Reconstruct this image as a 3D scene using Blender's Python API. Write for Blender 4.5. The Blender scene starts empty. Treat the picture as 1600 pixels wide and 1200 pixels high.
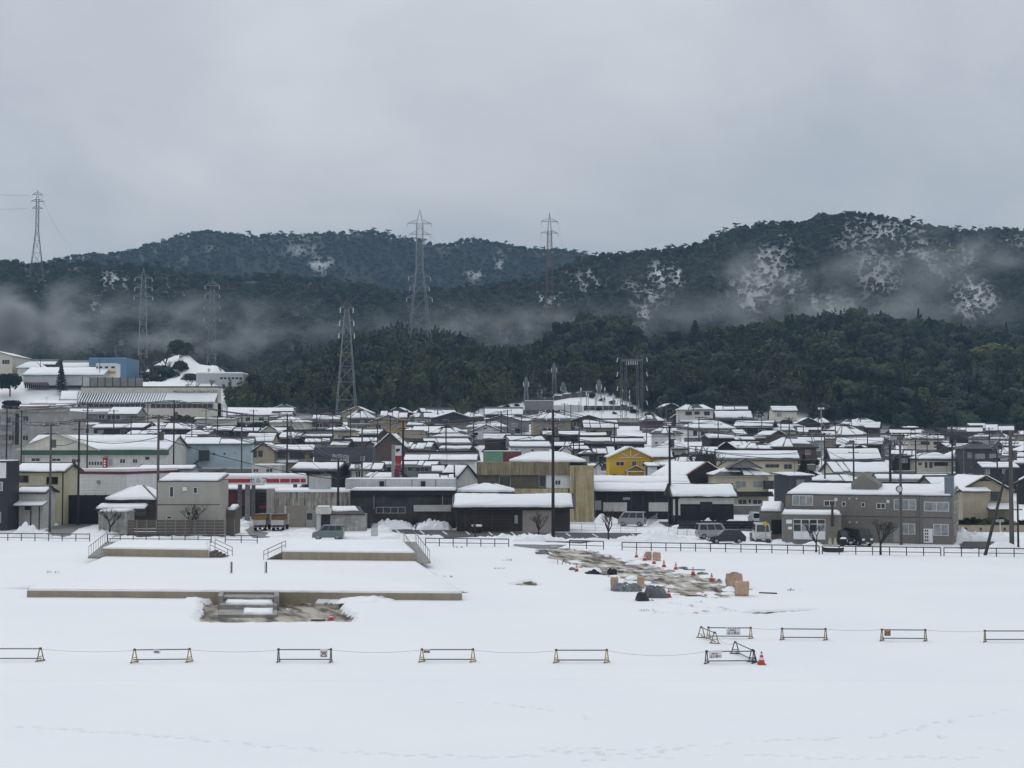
import bpy, math, random
import numpy as np
from mathutils import Vector, Matrix

R = math.radians
rng = random.Random(7)
nrng = np.random.default_rng(11)
scene = bpy.context.scene
col = scene.collection

# ------------------------------------------------------------------ camera
CH, F, HY = 10.5, 2220.0, 695.0
PITCH = math.atan((HY - 600.0) / F)
cam_data = bpy.data.cameras.new('camera')
cam = bpy.data.objects.new('camera', cam_data)
col.objects.link(cam)
cam.location = (0, 0, CH)
cam.rotation_euler = (math.pi / 2 + PITCH, 0, 0)
cam_data.sensor_width = 36.0
cam_data.lens = F / 1600.0 * 36.0
cam_data.clip_start = 0.5
cam_data.clip_end = 9000.0
scene.camera = cam

# ------------------------------------------------------------------ sky, sun, exposure
SUN_EL, SUN_AZ = 46.0, 330.0          # hazy sun behind the clouds, high over the hills
world = bpy.data.worlds.new('World')
scene.world = world
world.use_nodes = True
nt = world.node_tree
nt.nodes.clear()
N = nt.nodes.new
L = nt.links.new
out = N('ShaderNodeOutputWorld')
bg = N('ShaderNodeBackground')
bg.inputs['Strength'].default_value = 0.1
sky = N('ShaderNodeTexSky')
sky.sky_type = 'NISHITA'
sky.sun_disc = False
sky.sun_elevation = R(SUN_EL)
sky.sun_rotation = R(SUN_AZ)
tc = N('ShaderNodeTexCoord')
sep = N('ShaderNodeSeparateXYZ')
L(tc.outputs['Generated'], sep.inputs[0])
zc = N('ShaderNodeMath'); zc.operation = 'MAXIMUM'; zc.inputs[1].default_value = 0.0
L(sep.outputs['Z'], zc.inputs[0])
den = N('ShaderNodeMath'); den.operation = 'ADD'; den.inputs[1].default_value = 0.34
L(zc.outputs[0], den.inputs[0])
dx = N('ShaderNodeMath'); dx.operation = 'DIVIDE'
dy = N('ShaderNodeMath'); dy.operation = 'DIVIDE'
L(sep.outputs['X'], dx.inputs[0]); L(den.outputs[0], dx.inputs[1])
L(sep.outputs['Y'], dy.inputs[0]); L(den.outputs[0], dy.inputs[1])
cmb = N('ShaderNodeCombineXYZ')
L(dx.outputs[0], cmb.inputs[0]); L(dy.outputs[0], cmb.inputs[1]); cmb.inputs[2].default_value = 0.0
n1 = N('ShaderNodeTexNoise'); n1.inputs['Scale'].default_value = 1.1
n1.inputs['Detail'].default_value = 6.0; n1.inputs['Roughness'].default_value = 0.56
n1.inputs['Distortion'].default_value = 0.3
L(cmb.outputs[0], n1.inputs['Vector'])
cr = N('ShaderNodeValToRGB')
cr.color_ramp.elements[0].position = 0.34
cr.color_ramp.elements[0].color = (3.72, 4.04, 4.50, 1)
cr.color_ramp.elements[1].position = 0.66
cr.color_ramp.elements[1].color = (6.15, 6.28, 6.48, 1)
L(n1.outputs['Fac'], cr.inputs[0])
# an overcast dome is brighter overhead than at the horizon
zb = N('ShaderNodeMath'); zb.operation = 'MULTIPLY_ADD'
zb.inputs[1].default_value = 0.8; zb.inputs[2].default_value = 1.0
L(zc.outputs[0], zb.inputs[0])
vm = N('ShaderNodeVectorMath'); vm.operation = 'SCALE'
L(cr.outputs[0], vm.inputs[0]); L(zb.outputs[0], vm.inputs['Scale'])
mx = N('ShaderNodeMix'); mx.data_type = 'RGBA'
mx.inputs['Factor'].default_value = 0.94       # thick cloud over the clear sky
L(sky.outputs[0], mx.inputs['A']); L(vm.outputs[0], mx.inputs['B'])
L(mx.outputs['Result'], bg.inputs['Color'])
L(bg.outputs[0], out.inputs['Surface'])

sun_data = bpy.data.lights.new('sun', 'SUN')
sun_data.energy = 0.6
sun_data.angle = R(25)
sun_data.color = (1.0, 0.96, 0.9)
sun = bpy.data.objects.new('sun', sun_data)
col.objects.link(sun)
sun.rotation_euler = (R(90 - SUN_EL), 0, R(180 - SUN_AZ))
sun.location = (0, 0, 300)

vs = scene.view_settings
vs.view_transform = 'Standard'
vs.look = 'None'
vs.exposure = 0.06
vs.gamma = 1.0
vs.use_curve_mapping = False
scene.render.engine = 'CYCLES'
cy = scene.cycles
cy.use_denoising = True
cy.max_bounces = 5
cy.diffuse_bounces = 2
cy.glossy_bounces = 2
cy.transmission_bounces = 2
cy.transparent_max_bounces = 8
cy.volume_bounces = 0
cy.volume_max_steps = 96
cy.volume_step_rate = 1.0

# ------------------------------------------------------------------ projection helpers
CP, SP = math.cos(PITCH), math.sin(PITCH)

def at(px, py, Y):
    """the point seen at photo pixel (px, py) that lies Y metres out"""
    u = (px - 800.0) / F; v = (600.0 - py) / F
    t = Y / (CP - v * SP)
    return Vector((u * t, Y, CH + t * (SP + v * CP)))

def gnd(px, py, z=0.0):
    """the point seen at photo pixel (px, py) on the level plane z"""
    u = (px - 800.0) / F; v = (600.0 - py) / F
    dz = SP + v * CP
    t = (z - CH) / dz
    return Vector((u * t, t * (CP - v * SP), z))

def zat(py, Y):
    return at(800, py, Y).z

def xat(px, Y):
    return (px - 800.0) / F * Y

# ------------------------------------------------------------------ value noise (numpy)
_perm = np.random.default_rng(3).random(65536)

def vnoise(x, y):
    x = np.asarray(x, float); y = np.asarray(y, float)
    xi = np.floor(x).astype(np.int64); yi = np.floor(y).astype(np.int64)
    xf = x - xi; yf = y - yi
    xf = xf * xf * (3 - 2 * xf); yf = yf * yf * (3 - 2 * yf)
    h = lambda a, b: _perm[(a * 374761 + b * 668265) % 65536]
    return (h(xi, yi) * (1 - xf) + h(xi + 1, yi) * xf) * (1 - yf) + \
           (h(xi, yi + 1) * (1 - xf) + h(xi + 1, yi + 1) * xf) * yf

def fbm(x, y, o=4):
    x = np.asarray(x, float); y = np.asarray(y, float)
    a, s, t = 0.5, 0.0, 0.0
    for i in range(o):
        s = s + a * vnoise(x * 2 ** i + 17 * i, y * 2 ** i + 31 * i); t += a; a *= 0.5
    return s / t

def sstep(a, b, x):
    t = np.clip((np.asarray(x, float) - a) / (b - a), 0, 1)
    return t * t * (3 - 2 * t)

# ------------------------------------------------------------------ materials
def nodes_of(m):
    m.use_nodes = True
    return m.node_tree, m.node_tree.nodes['Principled BSDF']

MATS = {}
def mat(name, c, rough=0.7, var=0.12, scale=1.5, bump=0.0, bscale=8.0, metal=0.0, streak=0.0, stretch=None, spec=None, stain=None, c2=None):
    """procedural paint / render / tile: base colour with broken tone, optional rain streaks and fine relief"""
    if name in MATS:
        return MATS[name]
    m = bpy.data.materials.new(name)
    t, b = nodes_of(m)
    b.inputs['Roughness'].default_value = rough
    b.inputs['Metallic'].default_value = metal
    if spec is not None:
        b.inputs['Specular IOR Level'].default_value = spec
    co = t.nodes.new('ShaderNodeTexCoord')
    mp = t.nodes.new('ShaderNodeMapping')
    t.links.new(co.outputs['Object'], mp.inputs['Vector'])
    if stretch:
        mp.inputs['Scale'].default_value = stretch
    nz = t.nodes.new('ShaderNodeTexNoise')
    nz.inputs['Scale'].default_value = scale; nz.inputs['Detail'].default_value = 5
    nz.inputs['Roughness'].default_value = 0.65
    t.links.new(mp.outputs[0], nz.inputs['Vector'])
    ramp = t.nodes.new('ShaderNodeValToRGB')
    lo = tuple(max(0, v * (1 - var * 1.6)) for v in c) if c2 is None else c2
    hi = tuple(min(0.95, v * (1 + var)) for v in c)
    ramp.color_ramp.elements[0].position = 0.3; ramp.color_ramp.elements[0].color = (*lo, 1)
    ramp.color_ramp.elements[1].position = 0.7; ramp.color_ramp.elements[1].color = (*hi, 1)
    t.links.new(nz.outputs['Fac'], ramp.inputs[0])
    src = ramp.outputs[0]
    if streak > 0:
        mp2 = t.nodes.new('ShaderNodeMapping'); mp2.inputs['Scale'].default_value = (2.2, 2.2, 0.22)
        t.links.new(co.outputs['Object'], mp2.inputs['Vector'])
        n2 = t.nodes.new('ShaderNodeTexNoise'); n2.inputs['Scale'].default_value = 1.2; n2.inputs['Detail'].default_value = 6
        n2.inputs['Roughness'].default_value = 0.7
        t.links.new(mp2.outputs[0], n2.inputs['Vector'])
        r2 = t.nodes.new('ShaderNodeValToRGB')
        r2.color_ramp.elements[0].position = 0.42; r2.color_ramp.elements[0].color = (0, 0, 0, 1)
        r2.color_ramp.elements[1].position = 0.62; r2.color_ramp.elements[1].color = (1, 1, 1, 1)
        t.links.new(n2.outputs['Fac'], r2.inputs[0])
        mm = t.nodes.new('ShaderNodeMath'); mm.operation = 'MULTIPLY'; mm.inputs[1].default_value = streak
        t.links.new(r2.outputs[0], mm.inputs[0])
        mix = t.nodes.new('ShaderNodeMix'); mix.data_type = 'RGBA'
        st = stain or tuple(v * 0.25 for v in c)
        mix.inputs['B'].default_value = (*st, 1)
        t.links.new(mm.outputs[0], mix.inputs['Factor']); t.links.new(src, mix.inputs['A'])
        src = mix.outputs['Result']
    t.links.new(src, b.inputs['Base Color'])
    if bump > 0:
        n3 = t.nodes.new('ShaderNodeTexNoise'); n3.inputs['Scale'].default_value = bscale; n3.inputs['Detail'].default_value = 4
        t.links.new(co.outputs['Object'], n3.inputs['Vector'])
        bp = t.nodes.new('ShaderNodeBump'); bp.inputs['Strength'].default_value = bump; bp.inputs['Distance'].default_value = 0.1
        t.links.new(n3.outputs['Fac'], bp.inputs['Height']); t.links.new(bp.outputs[0], b.inputs['Normal'])
    MATS[name] = m
    return m

def ribbed(name, c, pitch=0.35, axis='X', rough=0.55, depth=0.5, var=0.15, streak=0.0):
    """sheet with regular ribs (siding, tiles, corrugated metal): relief by bump"""
    if name in MATS:
        return MATS[name]
    m = mat(name, c, rough, var, 0.9, streak=streak)
    t = m.node_tree; b = t.nodes['Principled BSDF']
    co = t.nodes.new('ShaderNodeTexCoord')
    wv = t.nodes.new('ShaderNodeTexWave'); wv.bands_direction = axis
    wv.inputs['Scale'].default_value = 0.314 / pitch
    t.links.new(co.outputs['Object'], wv.inputs['Vector'])
    bp = t.nodes.new('ShaderNodeBump'); bp.inputs['Strength'].default_value = depth; bp.inputs['Distance'].default_value = 0.08
    t.links.new(wv.outputs['Fac'], bp.inputs['Height']); t.links.new(bp.outputs[0], b.inputs['Normal'])
    return m

def snow_material(name, dirt=False):
    m = bpy.data.materials.new(name)
    t, b = nodes_of(m)
    b.inputs['Roughness'].default_value = 0.62
    b.inputs['Specular IOR Level'].default_value = 0.25
    co = t.nodes.new('ShaderNodeTexCoord')
    nz = t.nodes.new('ShaderNodeTexNoise'); nz.inputs['Scale'].default_value = 0.09; nz.inputs['Detail'].default_value = 5
    t.links.new(co.outputs['Object'], nz.inputs['Vector'])
    ramp = t.nodes.new('ShaderNodeValToRGB')
    ramp.color_ramp.elements[0].color = (0.825, 0.85, 0.875, 1); ramp.color_ramp.elements[0].position = 0.3
    ramp.color_ramp.elements[1].color = (0.88, 0.89, 0.90, 1); ramp.color_ramp.elements[1].position = 0.7
    t.links.new(nz.outputs['Fac'], ramp.inputs[0])
    src = ramp.outputs[0]
    if dirt:
        at_ = t.nodes.new('ShaderNodeAttribute'); at_.attribute_name = 'dirt'
        n4 = t.nodes.new('ShaderNodeTexNoise'); n4.inputs['Scale'].default_value = 1.7; n4.inputs['Detail'].default_value = 7
        n4.inputs['Roughness'].default_value = 0.72
        mpr = t.nodes.new('ShaderNodeMapping'); mpr.inputs['Rotation'].default_value = (0, 0, -0.356)      # ruts run down the track
        mpd = t.nodes.new('ShaderNodeMapping'); mpd.inputs['Scale'].default_value = (1.25, 0.26, 1)
        t.links.new(co.outputs['Object'], mpr.inputs['Vector']); t.links.new(mpr.outputs[0], mpd.inputs['Vector'])
        t.links.new(mpd.outputs[0], n4.inputs['Vector'])
        ad = t.nodes.new('ShaderNodeMath'); ad.operation = 'ADD'
        t.links.new(at_.outputs['Fac'], ad.inputs[0]); t.links.new(n4.outputs['Fac'], ad.inputs[1])
        rd = t.nodes.new('ShaderNodeValToRGB')
        e = rd.color_ramp.elements
        e[0].position = 0.74; e[0].color = (0, 0, 0, 1)
        e[1].position = 0.93; e[1].color = (1, 1, 1, 1)
        mlt = t.nodes.new('ShaderNodeMath'); mlt.operation = 'MULTIPLY'; mlt.inputs[1].default_value = 0.85
        t.links.new(ad.outputs[0], mlt.inputs[0]); t.links.new(mlt.outputs[0], rd.inputs[0])
        rc = t.nodes.new('ShaderNodeValToRGB')
        e = rc.color_ramp.elements
        e[0].position = 0.40; e[0].color = (0.060, 0.048, 0.036, 1)
        e[1].position = 0.60; e[1].color = (0.45, 0.40, 0.33, 1)
        n5 = t.nodes.new('ShaderNodeTexNoise'); n5.inputs['Scale'].default_value = 0.9; n5.inputs['Detail'].default_value = 6
        t.links.new(mpd.outputs[0], n5.inputs['Vector']); t.links.new(n5.outputs['Fac'], rc.inputs[0])
        mix = t.nodes.new('ShaderNodeMix'); mix.data_type = 'RGBA'
        t.links.new(rd.outputs[0], mix.inputs['Factor']); t.links.new(src, mix.inputs['A']); t.links.new(rc.outputs[0], mix.inputs['B'])
        src = mix.outputs['Result']
    t.links.new(src, b.inputs['Base Color'])
    n3 = t.nodes.new('ShaderNodeTexNoise'); n3.inputs['Scale'].default_value = 1.3; n3.inputs['Detail'].default_value = 8
    n3.inputs['Roughness'].default_value = 0.6
    t.links.new(co.outputs['Object'], n3.inputs['Vector'])
    bp = t.nodes.new('ShaderNodeBump'); bp.inputs['Strength'].default_value = 0.22; bp.inputs['Distance'].default_value = 0.12
    t.links.new(n3.outputs['Fac'], bp.inputs['Height']); t.links.new(bp.outputs[0], b.inputs['Normal'])
    MATS[name] = m
    return m

SNOW = snow_material('snow')
SNOWD = snow_material('snow_and_slush', True)

# ------------------------------------------------------------------ mesh helpers
class MB:
    def __init__(self):
        self.v = []; self.f = []
    def add(self, vs, fs):
        o = len(self.v)
        self.v += [tuple(p) for p in vs]; self.f += [tuple(i + o for i in f) for f in fs]
        return self
    def box(self, x0, x1, y0, y1, z0, z1):
        return self.add([(x0, y0, z0), (x1, y0, z0), (x1, y1, z0), (x0, y1, z0), (x0, y0, z1), (x1, y0, z1), (x1, y1, z1), (x0, y1, z1)],
                        [(0, 3, 2, 1), (4, 5, 6, 7), (0, 1, 5, 4), (1, 2, 6, 5), (2, 3, 7, 6), (3, 0, 4, 7)])
    def prism(self, poly, axis, a, b):
        """poly: 2-D outline (counter-clockwise), pushed along axis from a to b"""
        n = len(poly)
        if axis == 'x':
            P = lambda p, k: (k, p[0], p[1])
        elif axis == 'y':
            P = lambda p, k: (p[0], k, p[1])
        else:
            P = lambda p, k: (p[0], p[1], k)
        vs = [P(p, a) for p in poly] + [P(p, b) for p in poly]
        fs = [tuple(range(n)), tuple(range(2 * n - 1, n - 1, -1))] + [(i, i + n, (i + 1) % n + n, (i + 1) % n) for i in range(n)]
        return self.add(vs, fs)
    def tube(self, p, q, r, n=6, r2=None):
        p = Vector(p); q = Vector(q); r2 = r if r2 is None else r2
        d = (q - p)
        if d.length < 1e-6:
            return self
        d.normalize()
        a = d.orthogonal().normalized(); b = d.cross(a)
        vs = []
        for c, rr in ((p, r), (q, r2)):
            for i in range(n):
                t = 2 * math.pi * i / n
                vs.append(c + a * (rr * math.cos(t)) + b * (rr * math.sin(t)))
        fs = [(i, (i + 1) % n, (i + 1) % n + n, i + n) for i in range(n)] + [tuple(range(n - 1, -1, -1)), tuple(range(n, 2 * n))]
        return self.add(vs, fs)
    def path(self, pts, r, n=5):
        """one continuous tube through the points"""
        pts = [Vector(p) for p in pts]; m = len(pts); vs = []; fs = []
        for k, p in enumerate(pts):
            d = (pts[min(k + 1, m - 1)] - pts[max(k - 1, 0)]).normalized()
            a = d.cross(Vector((0, 0, 1)))
            a = a.normalized() if a.length > 1e-3 else Vector((1, 0, 0))
            b = d.cross(a)
            for i in range(n):
                t = 2 * math.pi * i / n
                vs.append(p + a * (r * math.cos(t)) + b * (r * math.sin(t)))
        for k in range(m - 1):
            for i in range(n):
                fs.append((k * n + i, k * n + (i + 1) % n, (k + 1) * n + (i + 1) % n, (k + 1) * n + i))
        fs += [tuple(range(n - 1, -1, -1)), tuple(range((m - 1) * n, m * n))]
        return self.add(vs, fs)
    def slab(self, poly, n, t):
        """a 3-D polygon thickened by t along n"""
        k = len(poly); n = Vector(n) * t
        vs = [Vector(p) for p in poly] + [Vector(p) + n for p in poly]
        fs = [tuple(range(k - 1, -1, -1)), tuple(range(k, 2 * k))] + [(i, (i + 1) % k, (i + 1) % k + k, i + k) for i in range(k)]
        return self.add(vs, fs)
    def mesh(self, name):
        me = bpy.data.meshes.new(name)
        me.from_pydata([tuple(p) for p in self.v], [], self.f)
        return me

def smooth(me, on=True):
    me.polygons.foreach_set('use_smooth', [on] * len(me.polygons))

def put(name, mb, m, parent=None, sm=False, bevel=0.0):
    me = mb.mesh(name) if isinstance(mb, MB) else mb
    if m is not None and not me.materials:
        me.materials.append(m)
    if sm:
        smooth(me)
    o = bpy.data.objects.new(name, me)
    col.objects.link(o)
    if parent is not None:
        o.parent = parent
    if bevel > 0:
        md = o.modifiers.new('bevel', 'BEVEL'); md.width = bevel; md.segments = 2; md.limit_method = 'ANGLE'
    return o

def tag(o, label=None, cat=None, group=None, kind=None):
    if label: o['label'] = label
    if cat: o['category'] = cat
    if group: o['group'] = group
    if kind: o['kind'] = kind
    return o

def thing(name, label, cat, loc=(0, 0, 0), rz=0.0, group=None):
    o = bpy.data.objects.new(name, None)
    o.empty_display_size = 0.3
    col.objects.link(o)
    o.location = loc; o.rotation_euler = (0, 0, rz)
    return tag(o, label, cat, group, 'thing')

def copy_tree(o, parent=None):
    c = o.copy(); col.objects.link(c); c.parent = parent
    for ch in list(o.children):
        copy_tree(ch, c)
    return c

def np_mesh(name, verts, quads, m=None, sm=False, tris=None):
    me = bpy.data.meshes.new(name)
    verts = np.asarray(verts, np.float32)
    faces = quads if tris is None else tris
    k = faces.shape[1]
    me.vertices.add(len(verts)); me.vertices.foreach_set('co', verts.ravel())
    me.loops.add(faces.size); me.loops.foreach_set('vertex_index', faces.astype(np.int32).ravel())
    me.polygons.add(len(faces))
    me.polygons.foreach_set('loop_start', np.arange(0, faces.size, k, dtype=np.int32))
    me.update(calc_edges=True)
    me.validate()
    if m: me.materials.append(m)
    if sm: smooth(me)
    return me

def grid_faces(nx, ny):
    i = np.arange(nx - 1)[None, :] + np.arange(ny - 1)[:, None] * nx
    return np.stack([i, i + 1, i + nx + 1, i + nx], -1).reshape(-1, 4)
# ------------------------------------------------------------------ terrain
def prof(pts):
    xs = [p[0] for p in pts]; ys = [p[1] for p in pts]
    return lambda px: np.interp(px, xs, ys)

# skyline of each wooded hill in the photograph (treetops), left to right
NEAR_SKY = prof([(330, 640), (372, 596), (400, 565), (450, 548), (500, 530), (560, 508), (620, 498), (700, 505), (740, 522), (775, 532), (830, 527),
                 (862, 508), (890, 488), (930, 481), (975, 488), (1003, 515), (1030, 521), (1060, 512), (1090, 508), (1150, 506), (1200, 490),
                 (1240, 484), (1280, 474), (1330, 472), (1400, 480), (1480, 491), (1540, 500), (1600, 512), (1800, 500), (2100, 520)])
MID_SKY = prof([(-500, 380), (-200, 390), (0, 394), (60, 402), (130, 400), (160, 405), (250, 417), (300, 424), (380, 430), (450, 424), (520, 430), (570, 436), (640, 452),
                (720, 440), (800, 432), (850, 425), (900, 406), (940, 394), (1000, 389), (1060, 381), (1100, 371), (1150, 347), (1200, 338),
                (1250, 331), (1290, 321), (1340, 319), (1380, 332), (1430, 342), (1470, 350), (1530, 347), (1600, 345), (1800, 330), (2200, 360)])
FAR_SKY = prof([(-500, 440), (0, 420), (130, 396), (200, 383), (250, 371), (320, 357), (400, 359), (460, 361), (540, 359), (580, 354), (620, 366), (680, 376),
                (740, 367), (800, 379), (860, 383), (910, 389), (960, 402), (1100, 420), (1600, 440), (2200, 440)])
Y_NEAR, Y_MID, Y_FAR = 640.0, 960.0, 1550.0

TC = prof([(0, 0), (214, 0), (245, 1.4), (277, 4.0), (305, 7.2), (335, 10.4), (380, 14.4), (450, 18.0), (520, 20.0), (700, 22.0), (900, 26.0), (4000, 40)])

def terr(X, Y):
    X = np.asarray(X, float); Y = np.asarray(Y, float)
    px = 800 + F * X / np.maximum(Y, 1)
    base = TC(Y)
    # the right-hand side of the town lies lower, the left climbs to a works yard
    base = base * (1 - 0.36 * sstep(1150, 1450, px) * sstep(230, 330, Y))
    base = base + 13.5 * sstep(455, 520, Y) * (1 - sstep(330, 400, px))
    # knoll with the substation
    sx = (px - 872) / 95.0
    knoll = np.exp(-sx * sx) * (1 - sstep(498, 545, Y))
    # snow-covered earth banks at the works
    nz_ = fbm(X / 8, Y / 8, 3)
    base = base + 10.5 * sstep(180, 258, px) * (1 - sstep(280, 312, px)) * np.exp(-((Y - 592) / 30.0) ** 2) * (0.6 + 0.7 * nz_)
    base = base + 8.5 * sstep(238, 300, px) * (1 - sstep(352, 374, px)) * np.exp(-((Y - 566) / 26.0) ** 2) * (0.75 + 0.45 * nz_)
    def hill(skyf, Yr, Yf, Yb, th, p):
        zr = CH + (HY - skyf(px)) * Yr / F - th
        rise = np.clip((Y - Yf) / (Yr - Yf), 0, 1) ** p
        fall = 1 - sstep(Yr + 10, Yb, Y)
        return np.maximum(zr - base, 0) * np.where(Y < Yr, rise, fall)
    h1 = hill(NEAR_SKY, Y_NEAR, 462, 760, 12.0, 0.85) * sstep(345, 385, px) * (1 - .05 * knoll)
    h2 = hill(MID_SKY, Y_MID, 735, 1250, 6.5, 0.9)
    h3 = hill(FAR_SKY, Y_FAR, 1250, 2000, 6.5, 1.0)
    h = np.maximum(np.maximum(h1, h2), h3)
    rough = (fbm(X / 70 + 5, Y / 70, 3) - 0.5) * np.clip(h / 40, 0, 1) * 13
    rough = rough * (1 - np.exp(-((Y - Y_NEAR) / 60) ** 2) * 0.85)
    return base + h + rough

def terr1(X, Y):
    return float(terr(np.array([X]), np.array([Y]))[0])

# clearings where snow shows between the trees (photo x, y, half-width, half-height, how open)
CLEAR = [(500, 410, 20, 11, .97), (470, 385, 30, 14, .45), (858, 460, 26, 16, .97), (915, 435, 40, 18, .6), (1043, 425, 34, 26, .93), (1010, 450, 40, 30, .55),
         (1225, 375, 22, 22, .6), (1210, 410, 32, 38, .72), (1180, 450, 40, 38, .72), (1240, 440, 24, 26, .55), (1390, 355, 60, 24, .7), (1340, 360, 40, 32, .6),
         (1430, 385, 30, 24, .65), (1375, 425, 36, 40, .55), (1525, 460, 38, 34, .85), (1480, 400, 50, 30, .5), (1590, 370, 22, 12, .7), (1300, 470, 40, 18, .55),
         (175, 435, 26, 18, .75), (150, 470, 20, 22, .6), (60, 445, 16, 18, .55), (265, 455, 24, 14, .65), (330, 385, 14, 7, .6), (740, 427, 16, 8, .8), (780, 405, 8, 14, .6), (1005, 485, 10, 24, .7)]

def openness(px, py, broken=True):
    o = np.zeros_like(px)
    for (cx, cy_, rx, ry, s) in CLEAR:
        d = ((px - cx) / rx) ** 2 + ((py - cy_) / ry) ** 2
        o = np.maximum(o, s * .8 * np.clip(1.3 - d, 0, 1) ** .8)
    if not broken: return o
    o = o * np.clip(fbm(px / 8.0 + 3, py / 7.0, 5) * 2.6 - .6, 0, 1)
    return o

def near_mask(X, Y, px):
    base = ~((np.abs(px - 876) < 138 * (1 - np.clip((Y - 468) / 40, 0, 1) ** 1.6) + 26 * (fbm(px / 22, Y / 6, 3) - .5)) & (Y < 509))     # the substation's clearing
    return base & (px > 352 + 12 * vnoise(Y / 9, Y / 7))


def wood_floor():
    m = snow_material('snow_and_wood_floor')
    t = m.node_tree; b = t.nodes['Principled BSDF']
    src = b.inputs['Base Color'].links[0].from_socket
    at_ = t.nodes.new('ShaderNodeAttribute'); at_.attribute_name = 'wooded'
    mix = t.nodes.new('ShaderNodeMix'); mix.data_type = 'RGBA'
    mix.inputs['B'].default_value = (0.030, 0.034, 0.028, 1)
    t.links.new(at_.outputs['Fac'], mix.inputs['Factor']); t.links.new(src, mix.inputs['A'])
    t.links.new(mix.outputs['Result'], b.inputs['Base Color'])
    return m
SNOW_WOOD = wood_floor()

def build_ground():
    us = np.linspace(-0.72, 0.72, 620)
    Ys = np.concatenate([np.linspace(152, 470, 110), np.linspace(474, 1000, 130), np.linspace(1010, 2000, 80), np.linspace(2100, 7000, 25)])
    U, YY = np.meshgrid(us, Ys)
    X = U * YY
    Z = terr(X, YY) - 0.02
    Z += np.where(YY < 460, (fbm(X / 6, YY / 6, 3) - 0.5) * 0.25 * sstep(215, 240, YY), 0)
    v = np.stack([X, YY, Z], -1).reshape(-1, 3)
    me = np_mesh('town_ground', v, grid_faces(len(us), len(Ys)), SNOW_WOOD, True)
    PX = 800 + F * X / YY; PY = HY - (Z + 1 - CH) / YY * F
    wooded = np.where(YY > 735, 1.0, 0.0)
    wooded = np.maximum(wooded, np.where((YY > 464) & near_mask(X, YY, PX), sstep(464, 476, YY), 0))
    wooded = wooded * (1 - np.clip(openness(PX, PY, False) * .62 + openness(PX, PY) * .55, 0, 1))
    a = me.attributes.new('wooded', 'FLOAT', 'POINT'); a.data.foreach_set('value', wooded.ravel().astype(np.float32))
    o = put('town_ground', me, None)
    tag(o, 'snow covered ground rising through the town to the hills', kind='structure')

build_ground()

# ------------------------------------------------------------------ foliage
def foliage_mat(name, c1, c2, trans=0.0):
    m = bpy.data.materials.new(name)
    t, b = nodes_of(m)
    b.inputs['Roughness'].default_value = 0.75
    b.inputs['Specular IOR Level'].default_value = 0.2
    oi = t.nodes.new('ShaderNodeObjectInfo')
    co = t.nodes.new('ShaderNodeTexCoord')
    nz = t.nodes.new('ShaderNodeTexNoise'); nz.inputs['Scale'].default_value = 0.6; nz.inputs['Detail'].default_value = 3
    t.links.new(co.outputs['Object'], nz.inputs['Vector'])
    ad = t.nodes.new('ShaderNodeMath'); ad.operation = 'MULTIPLY_ADD'; ad.inputs[1].default_value = 1.35; ad.inputs[2].default_value = -0.72
    t.links.new(oi.outputs['Random'], ad.inputs[0])
    a2 = t.nodes.new('ShaderNodeMath'); a2.operation = 'ADD'; a2.use_clamp = True
    t.links.new(ad.outputs[0], a2.inputs[0]); t.links.new(nz.outputs['Fac'], a2.inputs[1])
    mix = t.nodes.new('ShaderNodeMix'); mix.data_type = 'RGBA'
    mix.inputs['A'].default_value = (*c1, 1); mix.inputs['B'].default_value = (*c2, 1)
    t.links.new(a2.outputs[0], mix.inputs['Factor'])
    t.links.new(mix.outputs['Result'], b.inputs['Base Color'])
    MATS[name] = m
    return m

LEAF = foliage_mat('evergreen_leaves', (0.006, 0.014, 0.011), (0.058, 0.078, 0.040))
BAMBOO = foliage_mat('bamboo_leaves', (0.028, 0.044, 0.024), (0.110, 0.128, 0.060))
NEEDLE = foliage_mat('cedar_needles', (0.007, 0.014, 0.014), (0.022, 0.032, 0.025))
BARE = foliage_mat('bare_twigs', (0.040, 0.038, 0.037), (0.085, 0.078, 0.072))
BARK = mat('bark', (0.07, 0.058, 0.048), 0.9, 0.3, 6, 0.4, 20)
OLIVE = foliage_mat('yellow_green_leaves', (0.075, 0.085, 0.022), (0.17, 0.17, 0.045))

def leaf_quads(P, Nn, size, r, flat=0.35):
    """one small quad per point; P points, Nn outward normals"""
    n = len(P)
    Nn = Nn + r.normal(0, flat, (n, 3)); Nn /= np.linalg.norm(Nn, axis=1, keepdims=True) + 1e-9
    a = np.cross(Nn, r.normal(0, 1, (n, 3))); a /= np.linalg.norm(a, axis=1, keepdims=True) + 1e-9
    b = np.cross(Nn, a)
    s = (size * r.uniform(0.6, 1.4, n))[:, None]
    q = np.stack([P - a * s - b * s * 0.6, P + a * s - b * s * 0.6, P + a * s * 0.7 + b * s, P - a * s * 0.7 + b * s], 1)
    return q.reshape(-1, 3)

def dome_clumps(r):
    k = 11
    C = r.normal(0, 1, (k, 3)); C /= np.linalg.norm(C, axis=1, keepdims=True)
    C *= (0.35 + .65 * r.random((k, 1))); C[:, 2] = np.abs(C[:, 2]) * 0.8 + 0.1
    C = C * np.array([2.3, 2.3, 3.0]) + np.array([0, 0, 2.5])
    return C, r.uniform(0.95, 1.75, k)

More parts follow.
